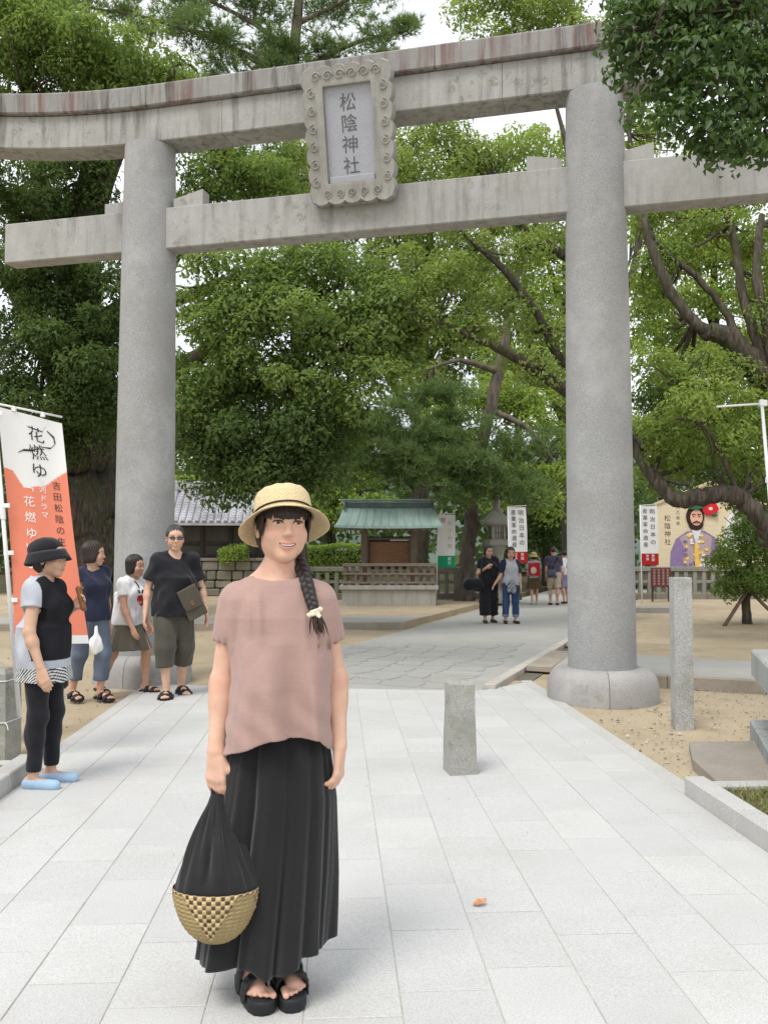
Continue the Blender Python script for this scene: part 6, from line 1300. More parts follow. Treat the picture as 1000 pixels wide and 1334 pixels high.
person('person', 'person with glasses in a black T-shirt and dark cropped trousers walking with a satchel', PG, -1.64, 9.1, R(12), 1.7, 0, skin=(.5, .31, .22), seed=24, hairc=(.03, .03, .032),
       pose=dict(ua={-1: (-.3, .05, -1), 1: (.34, .12, -1)}, fa={-1: (-.1, -.3, -1), 1: (.18, -.25, -1)}, th={-1: (-.02, -.24, -1), 1: (.02, .14, -1)}, sh={-1: (.06, .02, -1), 1: (-.03, .34, -1)}, toe={-1: -6, 1: 16}),
       top=dict(hem=.47, sleeve=.72, inf=.024, mat=BLKC, hd=.1, hw=.118, flare=1.05, neck=.042), bottom=dict(kind='pants', end=1.46, mat=OLV, inf=.026, knee=.045, hemr=.04), shoe=SHBK, sandal=True, hair='short', head=(0, 0, R(4)), bulk=.95, extra=man_extra, fold=.009)
# 5-6. two friends walking arm in arm
def duffel(ctx):
    S = SDF(); S.cap((-.2, 0, 0), (.2, 0, 0), .13, .13, .02); S.disp = wob(6, .012, 22); V, F = S.mesh(.012); b = put(ctx, 'duffel_bag', V @ rotm(0, R(6), R(20)).T + np.array([-.25, -.06, .78]), F, BLKC)
    t = ctx['tor']; MB().tube(smooth_path([(*(t(.84) + np.array([-.13, .03, .03])), .02), (*(t(.8) + np.array([-.16, -.11, 0])), .02), (-.2, -.18, 1.0, .02), (-.15, -.14, .85, .02)], 5)[:, :3], .018, 6).build('bag_strap', BLKC, b, smooth=True); free(b, ctx, 'big black duffel bag hanging beside the person in black', 'bag')
person('person', 'person all in black with a big black duffel bag on one shoulder', PG, 3.13, 18.1, R(6), 1.57, 1, seed=25, h=.0125, hh=.006, skin=(.46, .28, .2),
       pose=dict(ua={-1: (-.28, -.05, -1), 1: (.26, .0, -1)}, fa={-1: (.55, -.75, .55), 1: (.12, -.25, -1)}, th={-1: (-.02, -.1, -1), 1: (.05, .06, -1)}, sh={-1: (.02, .05, -1), 1: (.04, .2, -1)}),
       top=dict(hem=.48, sleeve=.6, inf=.03, mat=BLKC, hd=.085, hw=.105), bottom=dict(kind='pants', end=1.8, mat=BLKC, inf=.035, knee=.05, hemr=.052), shoe=SHDK, hair='bob', head=(R(10), 0, R(8)), extra=duffel)
def raglan(V, ctx):
    C = rgba((.42, .43, .46), len(V)); x, y, z = V.T; mixc(C, (np.abs(x) > .1 + .25 * np.maximum(0, ctx['tor'](.8)[2] - z)) * 1.0 * (z > ctx['tor'](.64)[2]), (.025, .03, .06)); return C
def waist_shirt(ctx):
    S = SDF(); S.ell(ctx['tor'](.535), np.array([.112, .085, .06]) * ctx['H'] + .02, .02); S.cap(ctx['tor'](.55) + np.array([.0, -.13, 0]), ctx['tor'](.42) + np.array([.02, -.15, 0]), .045, .05, .03); S.cap(ctx['tor'](.55) + np.array([.0, -.13, 0]), ctx['tor'](.44) + np.array([-.06, -.14, 0]), .04, .045, .03); S.disp = wob(8, .012, 40)
    V, F = S.mesh(.01); C = rgba((.1, .11, .16), len(V)); mixc(C, (np.sin(V[:, 0] * 120 + V[:, 2] * 60) * np.sin(V[:, 2] * 140) > .1) * 1.0, (.5, .5, .53)); put(ctx, 'shirt_round_waist', V, F, CLOTHATTR, C)
def cuffj(V, ctx):
    C = rgba((.03, .055, .13), len(V)); mixc(C, (V[:, 2] < ctx['J']['an', 1][2] + .1) * 1.0, (.2, .24, .32)); mixc(C, np.exp(-((V[:, 1] + .05) / .03) ** 2) * .3, (.1, .15, .25)); return C
person('person', 'person in a grey raglan shirt and blue jeans with a shirt tied round the waist', PG, 3.56, 17.95, R(2), 1.52, 1, seed=26, h=.0125, hh=.006, mouth=1, skin=(.46, .28, .2), hairc=(.016, .011, .01),
       pose=dict(ua={-1: (-.24, -.05, -1), 1: (.16, .02, -1)}, fa={-1: (-.5, -.3, -.6), 1: (.05, -.3, -1)}, th={-1: (-.04, .0, -1), 1: (.04, -.12, -1)}, sh={-1: (-.02, .12, -1), 1: (.0, .04, -1)}),
       top=dict(hem=.5, sleeve=.8, inf=.018, colf=raglan, hd=.08), bottom=dict(kind='pants', end=1.86, colf=cuffj, inf=.012, knee=.04, hemr=.034), shoe=SHDK, hair='long', head=(R(4), 0, R(-4)), extra=waist_shirt)
# 7. girl seen from behind with yellow hat and red backpack
def bpack(ctx):
    S = SDF(); S.fn(lambda X, Y, Z: np.maximum(np.maximum(np.abs(X) - .11, np.abs(Z) - .14), np.abs(Y) - .06) - .03, (-.15, -.1, -.18), (.15, .1, .18), .03); S.disp = wob(4, .008, 30); V, F = S.mesh(.012); C = rgba((.42, .025, .03), len(V)); mixc(C, ((((V[:, 0] - .04) / .08) ** 2 + ((V[:, 2] + .03) / .09) ** 2 < 1) & (V[:, 1] > .05)) * 1.0, (.62, .5, .42))
    b = put(ctx, 'backpack', V + ctx['tor'](.68) + np.array([.02, .16, 0]), F, CLOTHATTR, C); free(b, ctx, 'red backpack with a pale round patch below the yellow sun hat', 'backpack')
    S = SDF(); S.ell((0, .02, .05), (.095, .105, .085), .02); S.cut = lambda X, Y, Z: .02 - Z + 0 * X + 0 * Y; V, F = S.mesh(.01); t = put(ctx, 'sun_hat', V, F, cloth('hat_yellow', (.5, .4, .16)), head=True)
    n = 24; Vb = [(g * .095 * math.cos(6.2832 * k / n), .02 + g * .105 * math.sin(6.2832 * k / n), zz) for g, zz in ((.98, .03), (1.5, -.01), (1.5, -.018), (.98, .018)) for k in range(n)]
    put(ctx, 'hat_brim', np.array(Vb), [(i * n + k, ((i + 1) % 4) * n + k, ((i + 1) % 4) * n + (k + 1) % n, i * n + (k + 1) % n) for i in range(4) for k in range(n)], MATS['hat_yellow'], head=True, parent=t)
walk = lambda q: dict(ua={-1: (-.14, .1 * q, -1), 1: (.14, -.1 * q, -1)}, fa={-1: (-.04, -.25, -1), 1: (.04, -.35, -1)}, th={-1: (-.02, -.2 * q, -1), 1: (.02, .16 * q, -1)}, sh={-1: (0, .04 + .05 * q, -1), 1: (0, .22 + .1 * q, -1)})
person('person', 'person in a yellow sun hat walking away with a red backpack', PG, 5.5, 24.4, R(178), 1.42, 1, seed=27, h=.016, hh=.01, pose=walk(1), skin=(.47, .3, .22), top=dict(hem=.5, sleeve=.7, inf=.022, mat=GRYC), bottom=dict(kind='skirt', end=.22, mat=BRN, inf=.02, flare=.2), shoe=plain('shoe_pale', (.5, .48, .44), .7), hair='bob', extra=bpack)
def slingp(ctx):
    t = ctx['tor']; b = MB().box(t(.55) + np.array([.08, .15, .02]), (.24, .07, .16), .03).build('sling_bag', cloth('bag_bluegrey', (.08, .1, .14)), ctx['e']); MB().tube([t(.83) + np.array([-.1, .09, 0]), t(.7) + np.array([0, .13, 0]), t(.57) + np.array([.06, .14, 0])], .02, 6).build('bag_strap', BLKC, b); free(b, ctx, 'blue grey sling bag on the back of the purple grey shirt', 'bag')
person('person', 'person in a purple grey shirt and khaki shorts walking away with a sling bag', PG, 5.98, 24.1, R(172), 1.56, 0, seed=28, h=.016, hh=.01, pose=walk(-1), hairc=(.03, .022, .016), top=dict(hem=.47, sleeve=.7, inf=.028, mat=PURP), bottom=dict(kind='shorts', end=.98, mat=KHK, inf=.03), shoe=SHDK, hair='short', bulk=1.0, extra=slingp)
person('person', 'person in a white T-shirt and lavender shorts walking away', PG, 6.45, 24.7, R(185), 1.46, 1, seed=29, h=.016, hh=.01, pose=walk(1), top=dict(hem=.48, sleeve=.6, inf=.025, mat=WHTC), bottom=dict(kind='shorts', end=.9, mat=LAV, inf=.03), shoe=SHDK, hair='short')
person('person', 'person in a blue shirt and tan trousers half hidden by the torii pillar', PG, 5.52, 20.0, R(165), 1.56, 0, seed=30, h=.016, hh=.01, pose=walk(-1), top=dict(hem=.48, sleeve=.7, inf=.028, mat=BLU), bottom=dict(kind='pants', end=1.85, mat=TANC, inf=.025, hemr=.04), shoe=SHDK, hair='short')
# ================================================================== THE WOMAN IN THE STRAW HAT
WX, WY = -.203, 2.99
WSK = (.66, .415, .305)
wo_ = empty('person', (WX, WY, 0), 0, label='person in straw hat and dusty pink blouse holding a basket bag', cat='person')
# ---- body: torso, neck, arms, hands, lower legs, feet
B = SDF()
B.ell((.01, .02, 1.17), (.135, .085, .17), .05); B.ell((.01, .02, .93), (.15, .1, .14), .05)
B.cap((-.115, .015, 1.28), (.13, .015, 1.28), .045, None, .04)
for s_ in (-1, 1): B.cap((.006 + s_ * .03, .02, 1.385), (.006 + s_ * .13, .018, 1.30), .034, .036, .04)
B.ell((.008, -.02, 1.30), (.1, .055, .055), .04)
B.cap((.004, .022, 1.33), (.014, .012, 1.455), .054, .05, .035)
for s_ in (-1, 1): B.cap((.006 + s_ * .02, -.055, 1.335), (.006 + s_ * .11, -.03, 1.352), .008, .008, .02)      # collar bones
LS, LE, LW = np.array([-.138, .012, 1.28]), np.array([-.178, .03, 1.02]), np.array([-.19, -.03, .805])
RS, RE, RW = np.array([.15, .012, 1.28]), np.array([.2, .04, 1.025]), np.array([.214, -.005, .808])
for S0, E0, W0 in ((LS, LE, LW), (RS, RE, RW)):
    B.cap(S0, E0, .045, .0385, .03); B.ell(E0 * .75 + W0 * .25 + np.array([0, -.004, 0]), (.0395, .0395, .075), .03); B.cap(E0, W0, .038, .0265, .02)
# right hand of the picture: relaxed; left hand of the picture: closed over the bag handles
hand_sdf(B, RW + np.array([.001, -.003, -.012]), (-.05, -.16, -1), (1, -.35, 0), -1, 1.0, .55, .005)
hand_sdf(B, LW + np.array([.0, -.004, -.012]), (.03, -.06, -1), (-.45, -1, 0), -1, 1.0, .32, .005)
V1, F1 = B.mesh(.0055)
Lg = SDF()
feet = [((-.082, -.012), R(24), -1), ((.046, .012), R(12), 1)]
for (fx, fy), ta, s_ in feet:
    a = np.array([fx, fy + .02, .115]); fd = np.array([math.sin(ta), -math.cos(ta), 0]); sd_ = np.array([fd[1], -fd[0], 0]) * -1
    Lg.cap(a + np.array([0, .01, .3]), a, .05, .032, .02); Lg.ell(a + np.array([0, .02, .28]), (.05, .055, .1), .03)
    Lg.ell(a - fd * .035 + np.array([0, 0, -.045]), (.03, .032, .03), .025); Lg.cap(a + np.array([0, 0, -.02]), a + fd * .1 + np.array([0, 0, -.056]), .031, .02, .02)
    Lg.cap(a - fd * .02 + np.array([0, 0, -.05]), a + fd * .108 + np.array([0, 0, -.06]), .026, .016, .02); Lg.cap(a + fd * .05 + sd_ * .014 * s_ + np.array([0, 0, -.057]), a + fd * .098 + sd_ * .022 * s_ + np.array([0, 0, -.061]), .018, .014, .02)
    for q in range(5):
        inn = sd_ * s_ * -1; c = a + fd * (.125 - .003 * q - .0022 * q * q) + inn * (.027 - .0155 * q + (0 if q else .003)) + np.array([0, 0, -.061]); Lg.cap(c - fd * .012, c + fd * (.028 if q == 0 else .025), .0118 if q == 0 else .0088, .0108 if q == 0 else .008, .003)
V2, F2 = Lg.mesh(.0045)
# ---- head
HS = 1.06; HC = np.array([.022, .0, 1.543]); HM = rotm(R(-4), R(1.5), R(15)); toh = lambda V: np.asarray(V) @ HM.T * HS + HC
Hd = head_sdf(1, 1, True, .6); V3, F3 = Hd.mesh(.0021); C3 = head_color(V3, WSK, (.5, .2, .17), 1, blush=.55)
body_V = np.concatenate([V1, V2, toh(V3)]); body_F = np.concatenate([F1, F2 + len(V1), F3 + len(V1) + len(V2)])
C1 = rgba(WSK, len(V1)); mixc(C1, .35 * np.exp(-((V1[:, 2] - 1.02) / .03) ** 2) * (np.abs(V1[:, 0]) > .13), (.55, .25, .18)); mixc(C1, .35 * (V1[:, 2] < .70), (.58, .28, .21))
C2 = rgba(WSK, len(V2)); mixc(C2, .4 * (V2[:, 2] < .09), (.58, .3, .23))
obj('body', fmesh('body', body_V, body_F, True, col=np.concatenate([C1, C2, C3])), SKINM, wo_)
for s_ in (-1, 1): ev, ef, ec = eye_mesh(.3, s_); obj('eye', fmesh('eye', toh(ev), ef, True, col=ec), EYEM, wo_)
tt = MB()
for k_ in range(8):
    a_ = (k_ - 3.5) * .0053; tt.box((a_, -.0868 + 17 * a_ * a_, -.0690 + 11 * a_ * a_), (.0051, .004, .0068 - 6 * a_ * a_), .0009)
tt.v = [toh(v_) for v_ in tt.v]; tag(tt.build('teeth', plain('tooth', (.9, .88, .82), .3, .03, 50, 0, spec=.5), wo_), kind='stuff')
# ---- hair: cap, fringe, side locks, braid
HB = hairmat('dark_brown', (.014, .009, .008))
S = SDF(); S.ell((0, .016, .034), (.082, .1045, .085), .02); S.ell((0, .045, -.03), (.076, .06, .07), .03); S.ell((0, -.065, -.045), (.067, .075, .0715), .01, True)
S.cap((0, .05, -.06), (.05, .035, -.12), .04, .034, .03)
S.disp = lambda X, Y, Z: .0018 * np.sin(np.arctan2(X, Y - .02) * 44 + 5 * np.sin(Z * 40)) + .0012 * np.sin(np.arctan2(X, Y) * 83 + Z * 60)
S.cut = lambda X, Y, Z: Z - (.04 - .33 * Y) + 0 * X
V, F = S.mesh(.0028); hair = obj('hair', fmesh('hair', toh(V), F, True), HB, wo_)
r_ = np.random.default_rng(3)
m = MB()
for i in range(96):                                     # fringe, lock by lock, cut straight above the eyes
    t = (i + .5) / 96; a = R(-70 + 140 * t) + r_.normal() * .02; zend = .0125 + .006 * abs(math.sin(a)) ** 2 + r_.normal() * .0022 + (.004 if r_.random() < .12 else 0) - .018 * max(0, abs(math.sin(a)) - .82) * 5
    pts = []; 
    for q in np.linspace(0, 1, 7):
        z_ = .075 + (zend - .075) * q; rr_ = .066 + .0175 * math.sin(q * 1.75); pts.append((rr_ * 1.0 * math.sin(a) * (1.02), .012 - (rr_ + .0215 - .004 * abs(math.sin(a))) * math.cos(a), z_))
    m.tube(pts, np.array([.004, .0055, .0062, .0062, .0058, .005, .0022]), 6)
m.v = [toh(v) for v in m.v]; tag(m.build('fringe', HB, hair, smooth=True), kind='stuff')
for s_ in (-1, 1):
    m = MB()
    for i in range(9):
        y_ = -.052 + .008 * i; zl = -.04 - .006 * i + r_.normal() * .006 if s_ < 0 else -.045 + r_.normal() * .01
        m.tube([(s_ * .062, y_ + .01, .04), (s_ * (.078 - .003 * (i < 2)), y_, .02), (s_ * (.0775 - .004 * (i < 2)), y_ + .002, -.01), (s_ * .074, y_ + .004, max(zl, -.03 if i > 2 else zl))], [.005, .006, .005, .0016], 6)
    m.v = [toh(v) for v in m.v]; tag(m.build('side_locks', HB, hair, smooth=True), kind='stuff')
bp_ = smooth_path([(.065, .035, 1.435, 1), (.088, -.005, 1.395, 1), (.108, -.07, 1.345, 1), (.124, -.128, 1.295, 1), (.138, -.150, 1.255, 1)], 14)[:, :3]
n_ = len(bp_); s_ax = np.linspace(0, 1, n_)
for k in range(3):
    pts = []; 
    for i, p in enumerate(bp_):
        t = N3(bp_[min(i + 1, n_ - 1)] - bp_[max(i - 1, 0)]); sx_ = N3(np.cross(t, (0, -1, 0))); ny = np.cross(sx_, t); ph = s_ax[i] * 2 * math.pi * 3.6 + k * 2 * math.pi / 3; wd = .0125 * (1 - .35 * s_ax[i])
        pts.append(p + sx_ * wd * math.sin(ph) + ny * wd * .62 * math.sin(2 * ph))
    MB().tube(smooth_path([(*p, 0) for p in pts], 2)[:, :3], np.linspace(.0165, .0095, 2 * (n_ - 1) + 1), 10).build('braid_strand', HB, hair, smooth=True)
m = MB(); e0 = bp_[-1]
for i in range(26):
    o_ = r_.normal(size=3) * .005; m.tube([e0 + o_, e0 + np.array([.006, -.006, -.025]) + o_ * 1.6, e0 + np.array([.013, -.004, -.055 - .012 * r_.random()]) + o_ * 2.0], [.003, .0035, .0008], 5)
tag(m.build('braid_tail', hairmat('brown_tip', (.05, .024, .014)), hair, smooth=True), kind='stuff')
CLP = plain('hair_clip_ivory', (.7, .64, .5), .4, .15, 60, .1)
clp = MB().box((0, 0, 0), (.034, .012, .02), .004, rotm(0, R(-18), 0)).build('hair_clip', CLP, wo_, loc=tuple(e0 + np.array([-.002, -.02, .008])))
for dx, dz in ((-.018, -.008), (.017, .011), (.012, -.01)): MB().box((dx, -.002, dz), (.015, .012, .013), .003, rotm(0, R(35), 0)).build('clip_bead', CLP, clp)
# ---- straw hat
def straw(name, c):
    t = NT(name); v = t.coords('Object'); w = t.new('ShaderNodeTexWave'); w.wave_type = 'RINGS'; w.rings_direction = 'Z'; w.inputs['Scale'].default_value = 62; w.inputs['Distortion'].default_value = 3.5; w.inputs['Detail'].default_value = 3; w.inputs['Detail Scale'].default_value = 5; t.link(v, w.inputs['Vector'])
    w2 = t.new('ShaderNodeTexWave'); w2.bands_direction = 'Z'; w2.inputs['Scale'].default_value = 70; w2.inputs['Distortion'].default_value = 4; w2.inputs['Detail'].default_value = 3; t.link(v, w2.inputs['Vector'])
    n = t.noise(v, 220, 3); k = lambda f: tuple(min(1, x * f) for x in c) + (1,); hh = t.mix(.5, w.outputs['Fac'], w2.outputs['Fac'])
    col = t.mix(.55, t.ramp(hh, [(.2, k(.72)), (.8, k(1.12))]), t.ramp(n, [(.35, k(.62)), (.65, k(1.2))])); t.bump(t.mix(.5, hh, n), .55, .003); return t.done(col, .65, .25)
STW = straw('straw', (.68, .545, .32))
HT = rotm(R(-23), R(0), R(15)); HO = np.array([.024, .008, 1.572]); tH = lambda V: np.asarray(V) @ HT.T + HO
n = 96; prof = [(.0995, -.004), (.0990, .03), (.0972, .056), (.0935, .072), (.0865, .083), (.074, .0895), (.045, .0925), (.001, .093)]
Vh = [(r * math.cos(6.28319 * k / n) * .985, r * math.sin(6.28319 * k / n) * 1.07, z_ + .0012 * math.sin(k * 7.1 + i)) for i, (r, z_) in enumerate(prof) for k in range(n)]
Fh = [(i * n + k, i * n + (k + 1) % n, (i + 1) * n + (k + 1) % n, (i + 1) * n + k) for i in range(len(prof) - 1) for k in range(n)]
hat = obj('straw_hat', fmesh('straw_hat', tH(Vh), Fh, True), STW, wo_)
br_ = [(.0995, .0), (.108, -.004), (.122, -.013), (.138, -.025), (.152, -.037), (.1545, -.0385), (.1545, -.0415), (.151, -.0405), (.137, -.029), (.121, -.017), (.107, -.0085), (.096, -.006)]
Vh = []
for i, (r, z_) in enumerate(br_):
    for k in range(n):
        a = 6.28319 * k / n; w_ = (r - .1) / .055; Vh.append((r * math.cos(a) * .99, r * math.sin(a) * 1.04, z_ + w_ * (.004 * math.sin(2 * a + .6) + .002 * math.sin(5 * a)) - w_ * .008 * math.cos(a) ** 2 + w_ * .012 * max(0, -math.sin(a)) ** 2))
nb2 = len(br_); Fh = [(i * n + k, i * n + (k + 1) % n, ((i + 1) % nb2) * n + (k + 1) % n, ((i + 1) % nb2) * n + k) for i in range(nb2) for k in range(n)]
obj('brim', fmesh('brim', tH(Vh), [tuple(reversed(f)) for f in Fh], True), STW, hat)
pts = [tH([(.1010 * math.cos(a) * .985, .1010 * math.sin(a) * 1.07, .0105)])[0] for a in np.linspace(0, 6.28319, 65)]
MB().tube(pts, .0032, 6, cap=False).build('hat_cord', plain('cord_dark', (.03, .022, .016), .7), hat, smooth=True)
# ---- blouse
zt = [.74, .80, .9, 1.0, 1.08, 1.16, 1.24, 1.30, 1.345, 1.38]; at_ = [.182, .178, .172, .168, .165, .166, .168, .155, .125, .09]; bt = [.135, .134, .132, .13, .128, .125, .118, .10, .08, .06]; ct = [.009, .01, .014, .02, .025, .02, .012, .008, .007, .006]
Bl = SDF()
Bl.fn(lambda X, Y, Z: (lambda a, b, c: (np.power(np.power(np.abs((X - c) / a), 2.4) + np.power(np.abs((Y - .012 + .014) / b), 2.4), 1 / 2.4) - 1) * np.minimum(a, b) * .9)(np.interp(Z, zt, at_), np.interp(Z, zt, bt), np.interp(Z, zt, ct)) + np.maximum(0, Z - 1.37) * 1.5, (-.24, -.17, .74), (.26, .17, 1.40), .03)
def sleeve(so, se, r0, r1, zc, s_):
    T0 = SDF().cap(so, se, r0, r1).p[0][0]
    return lambda X, Y, Z: np.maximum(T0(X, Y, Z), zc + s_ * (X - se[0]) * .15 - Z)
for s_, so, se, zc in ((-1, np.array([-.126, .014, 1.288]), np.array([-.158, .022, 1.165]), 1.15), (1, np.array([.14, .014, 1.288]), np.array([.176, .026, 1.165]), 1.152)):
    Bl.fn(sleeve(so, se, .067, .057, zc, s_), np.minimum(so, se) - .075, np.maximum(so, se) + .075, .04)
    Bl.cap(se + np.array([s_ * -.04, 0, .03]), np.array([s_ * .1 + .02, .01, 1.09]), .022, .05, .05)
Bl.ell((.008, -.012, 1.416), (.11, .108, .064), .008, True)
def bl_disp(X, Y, Z):
    f = (Y < .03); d = 0 * X
    for x0, z0, x1, z1, sg, am in ((-.025, 1.17, .022, .8, .05, -.034), (.035, 1.14, .075, .8, .04, .022), (-.075, 1.16, -.085, .78, .034, -.02), (.125, 1.16, .15, .78, .026, -.02), (-.055, 1.355, -.035, 1.15, .014, -.011), (-.085, 1.35, -.07, 1.17, .012, -.009), (.10, 1.33, .11, 1.1, .014, -.006), (-.12, 1.3, -.115, 1.06, .014, .006), (.155, 1.28, .16, 1.1, .012, -.005)):
        t = np.clip((Z - z0) / (z1 - z0), -.2, 1.2); xc = x0 + (x1 - x0) * t; w_ = np.clip(np.minimum(t * 2.2 + .1, 1) if z0 < 1.2 else np.sin(np.clip(t, 0, 1) * math.pi), 0, 1); d = d + am * w_ * np.exp(-((X - xc) / sg) ** 2) * f
    d = d + .0028 * np.sin(X * 46 + 9 * np.sin(Z * 7)) * np.clip((1.12 - Z) * 4, 0, 1)
    for se in ((-.158, 1.19), (.176, 1.19)):              # gathered cuffs
        q = np.exp(-((Z - se[1] + .045) / .022) ** 2) * (np.abs(X) > np.abs(se[0]) - .012); d = d + q * (.004 * np.sin(np.arctan2(Y - .024, X - se[0]) * 15) + .004)
    return d + wob(31, .0016, 55)(X, Y, Z)
Bl.disp = bl_disp; Bl.shell = .0095
def bl_cut(X, Y, Z):
    hem = np.interp(X, [-.19, -.16, -.06, 0, .06, .15, .178, .2], [.782, .792, .832, .856, .858, .848, .812, .795]) - .03 * np.clip(Y * 6, 0, 1)
    d = hem - Z
    return d
Bl.cut = bl_cut; V, F = Bl.mesh(.0042)
t = NT('blouse_cloth'); v = t.coords('Object'); k = (.385, .255, .225); kk = lambda f: tuple(x * f for x in k) + (1,)
w1 = t.noise(t.coords('Object', (1, 1, .04)), 700, 2); w2 = t.noise(t.coords('Object', (.04, .04, 1)), 700, 2); mm_ = t.mix(.5, w1, w2)
cc_ = t.mix(.2, t.ramp(t.noise(v, 5, 5), [(.3, kk(.93)), (.7, kk(1.07))]), t.ramp(mm_, [(.38, kk(.72)), (.62, kk(1.22))])); t.bump(t.mix(.3, mm_, t.noise(v, 26, 5)), .4, .0035); t.b.inputs['Sheen Weight'].default_value = .2
obj('blouse', fmesh('blouse', V, F, True), t.done(cc_, .9, .15), wo_)
# ---- long wide skirt
nt, nz = 300, 90; th = np.linspace(0, 2 * math.pi, nt, endpoint=False); U = np.linspace(0, 1, nz)
TH, UU = np.meshgrid(th, U, indexing='ij'); sx_, cy_ = np.cos(TH), np.sin(TH)
def hemz(c, s): 
    f = np.interp(c, [-1, -.75, -.5, -.28, -.1, .02, .15, .3, .5, .55, .8, .95, 1], [.13, .135, .14, .14, .14, .118, .112, .125, .145, .168, .168, .17, .18]); return np.where(s < 0, f, .165 + .02 * c)
ztop = .865; ZZ = ztop + (hemz(sx_, cy_) - ztop) * UU; q = np.clip((ztop - ZZ) / .78, 0, 1)
A_ = np.interp(q, [0, .1, .3, .6, 1], [.15, .170, .188, .208, .226]); B_ = np.interp(q, [0, .1, .3, 1], [.105, .12, .135, .18]); CX = np.interp(q, [0, .3, 1], [.012, .008, -.038])
fold = (.009 * np.sin(TH * 5 + .7 + 1.1 * np.sin(q * 2.4 + 1)) + .006 * np.sin(TH * 9 + 2.1 + .8 * np.sin(TH * 2)) + .004 * np.sin(TH * 17 + 1.0 + q) + .0015 * np.sin(TH * 31 + 4 * q)) * (.25 + 1.15 * q)
fold = fold + -.022 * np.exp(-((TH - 4.9) / .07) ** 2) * (.3 + q) - .018 * np.exp(-((TH - 4.35) / .06) ** 2) * (.3 + q) + .01 * np.exp(-((TH - 4.62) / .12) ** 2)
V = np.stack([CX + (A_ + fold) * np.sign(sx_) * np.abs(sx_) ** .9, .02 + (B_ + fold) * np.sign(cy_) * np.abs(cy_) ** .9, ZZ], -1).reshape(-1, 3)
i, j = np.meshgrid(np.arange(nt), np.arange(nz - 1), indexing='ij'); i2 = (i + 1) % nt
F = np.stack([i * nz + j, i * nz + j + 1, i2 * nz + j + 1, i2 * nz + j], -1).reshape(-1, 4)
sk = obj('skirt', fmesh('skirt', V, F, True), cloth('skirt_black', (.011, .011, .012), .2, .85, 900, .4, .25), wo_); md = sk.modifiers.new('thickness', 'SOLIDIFY'); md.thickness = .003; md.offset = -1
# ---- platform sandals
RUB_ = plain('sandal_black', (.017, .018, .02), .55, .25, 30, .2, 200)
BKL = plain('buckle_black', (.02, .02, .022), .3, .1, 30, 0, spec=.6)
ol = [(-.078, -.012), (-.084, 0), (-.078, .012), (-.062, .03), (-.03, .036), (.02, .037), (.07, .046), (.11, .051), (.14, .047), (.16, .034), (.168, .012), (.164, -.012), (.148, -.032), (.12, -.042), (.08, -.042), (.02, -.034), (-.03, -.034), (-.062, -.029)]
for (fx, fy), ta, s_ in feet:
    a = np.array([fx, fy + .02, 0]); fd = np.array([math.sin(ta), -math.cos(ta), 0]); sd_ = np.array([fd[1], -fd[0], 0]) * s_
    m = MB(); n_ = len(ol); Vv = []
    for zz, g in ((.0, .96), (.004, .985), (.034, 1), (.04, .99), (.043, .965)):
        for u_, w_ in ol: p = a + fd * (u_ * g + .0) + sd_ * w_ * g; Vv.append((p[0], p[1], zz))
    Ff = [(i_ * n_ + k_, i_ * n_ + (k_ + 1) % n_, (i_ + 1) * n_ + (k_ + 1) % n_, (i_ + 1) * n_ + k_) for i_ in range(4) for k_ in range(n_)] + [tuple(range(n_))[::-1], tuple(4 * n_ + k_ for k_ in range(n_))]
    if s_ < 0: Ff = [f_[::-1] for f_ in Ff]
    sn = m.add(Vv, Ff).build('sandal', RUB_, wo_, smooth=R(50))
    for off, hgt, wd in ((.018, .092, .046), (.085, .062, .051)):
        S = SDF(); pts = [a + fd * (off + .006 * math.sin(t_)) + sd_ * (.003 + wd * math.cos(t_)) + np.array([0, 0, .038 + hgt * math.sin(t_) ** .8]) for t_ in np.linspace(0, math.pi, 11)]
        for i_ in range(10): S.cap(pts[i_], pts[i_ + 1], .0235, None, .004, flat=(N3(np.cross(fd, pts[i_ + 1] - pts[i_])), .2))
        Vv, Ff = S.mesh(.0035); st_ = obj('strap', fmesh('strap', Vv, Ff, True), RUB_, sn)
        bc = a + fd * off + sd_ * (wd * .72 + .003) + np.array([0, 0, .04 + hgt * .78]); MB().box(bc, (.028, .03, .014), .003, rotm(0, R(-45 * s_), ta)).build('buckle', BKL, st_)

# ================================================================== BASKET BAG
bgO = np.array([WX - .175, WY - .125, .222]); bag = empty('basket_bag', tuple(bgO), R(-6), label='black cloth bag with a woven straw basket bottom hanging beside the long black skirt', cat='bag')
nt, nz = 260, 66; TH, UU = np.meshgrid(np.linspace(0, 2 * math.pi, nt, endpoint=False), np.linspace(0, 1, nz), indexing='ij')
z_ = .178 * UU; rr = np.sqrt(np.clip(1 - ((1 - UU * .92) ** 2.3), 0, 1)); ax_, by_ = .134 * rr, .088 * rr
cells = 58; rows = 13; row = np.floor(UU * rows); cell = np.floor(TH / (2 * math.pi) * cells + .5 * 0)
tw = .0016 * np.sin(UU * rows * 4 * 2 * math.pi + 0) + .0012 * np.sin(TH * cells * 2 + UU * rows * 12)
front = np.abs(TH - 1.5 * math.pi) ; hw = np.maximum(0, (UU - .12)) * .80 ; tri = (front - 0 < hw) & (UU > .14)
side_t = ((np.abs(TH - math.pi * 1.03) < np.maximum(0, (UU - .55)) * .8) | (np.minimum(TH, 2 * math.pi - TH) < np.maximum(0, (UU - .55)) * .8)) | ((np.abs(TH - .5 * math.pi) < hw) & (UU > .14))
tri = tri | side_t | (UU > 1 - .6 / rows)
frac_u = UU * rows - row; frac_t = TH / (2 * math.pi) * cells - cell
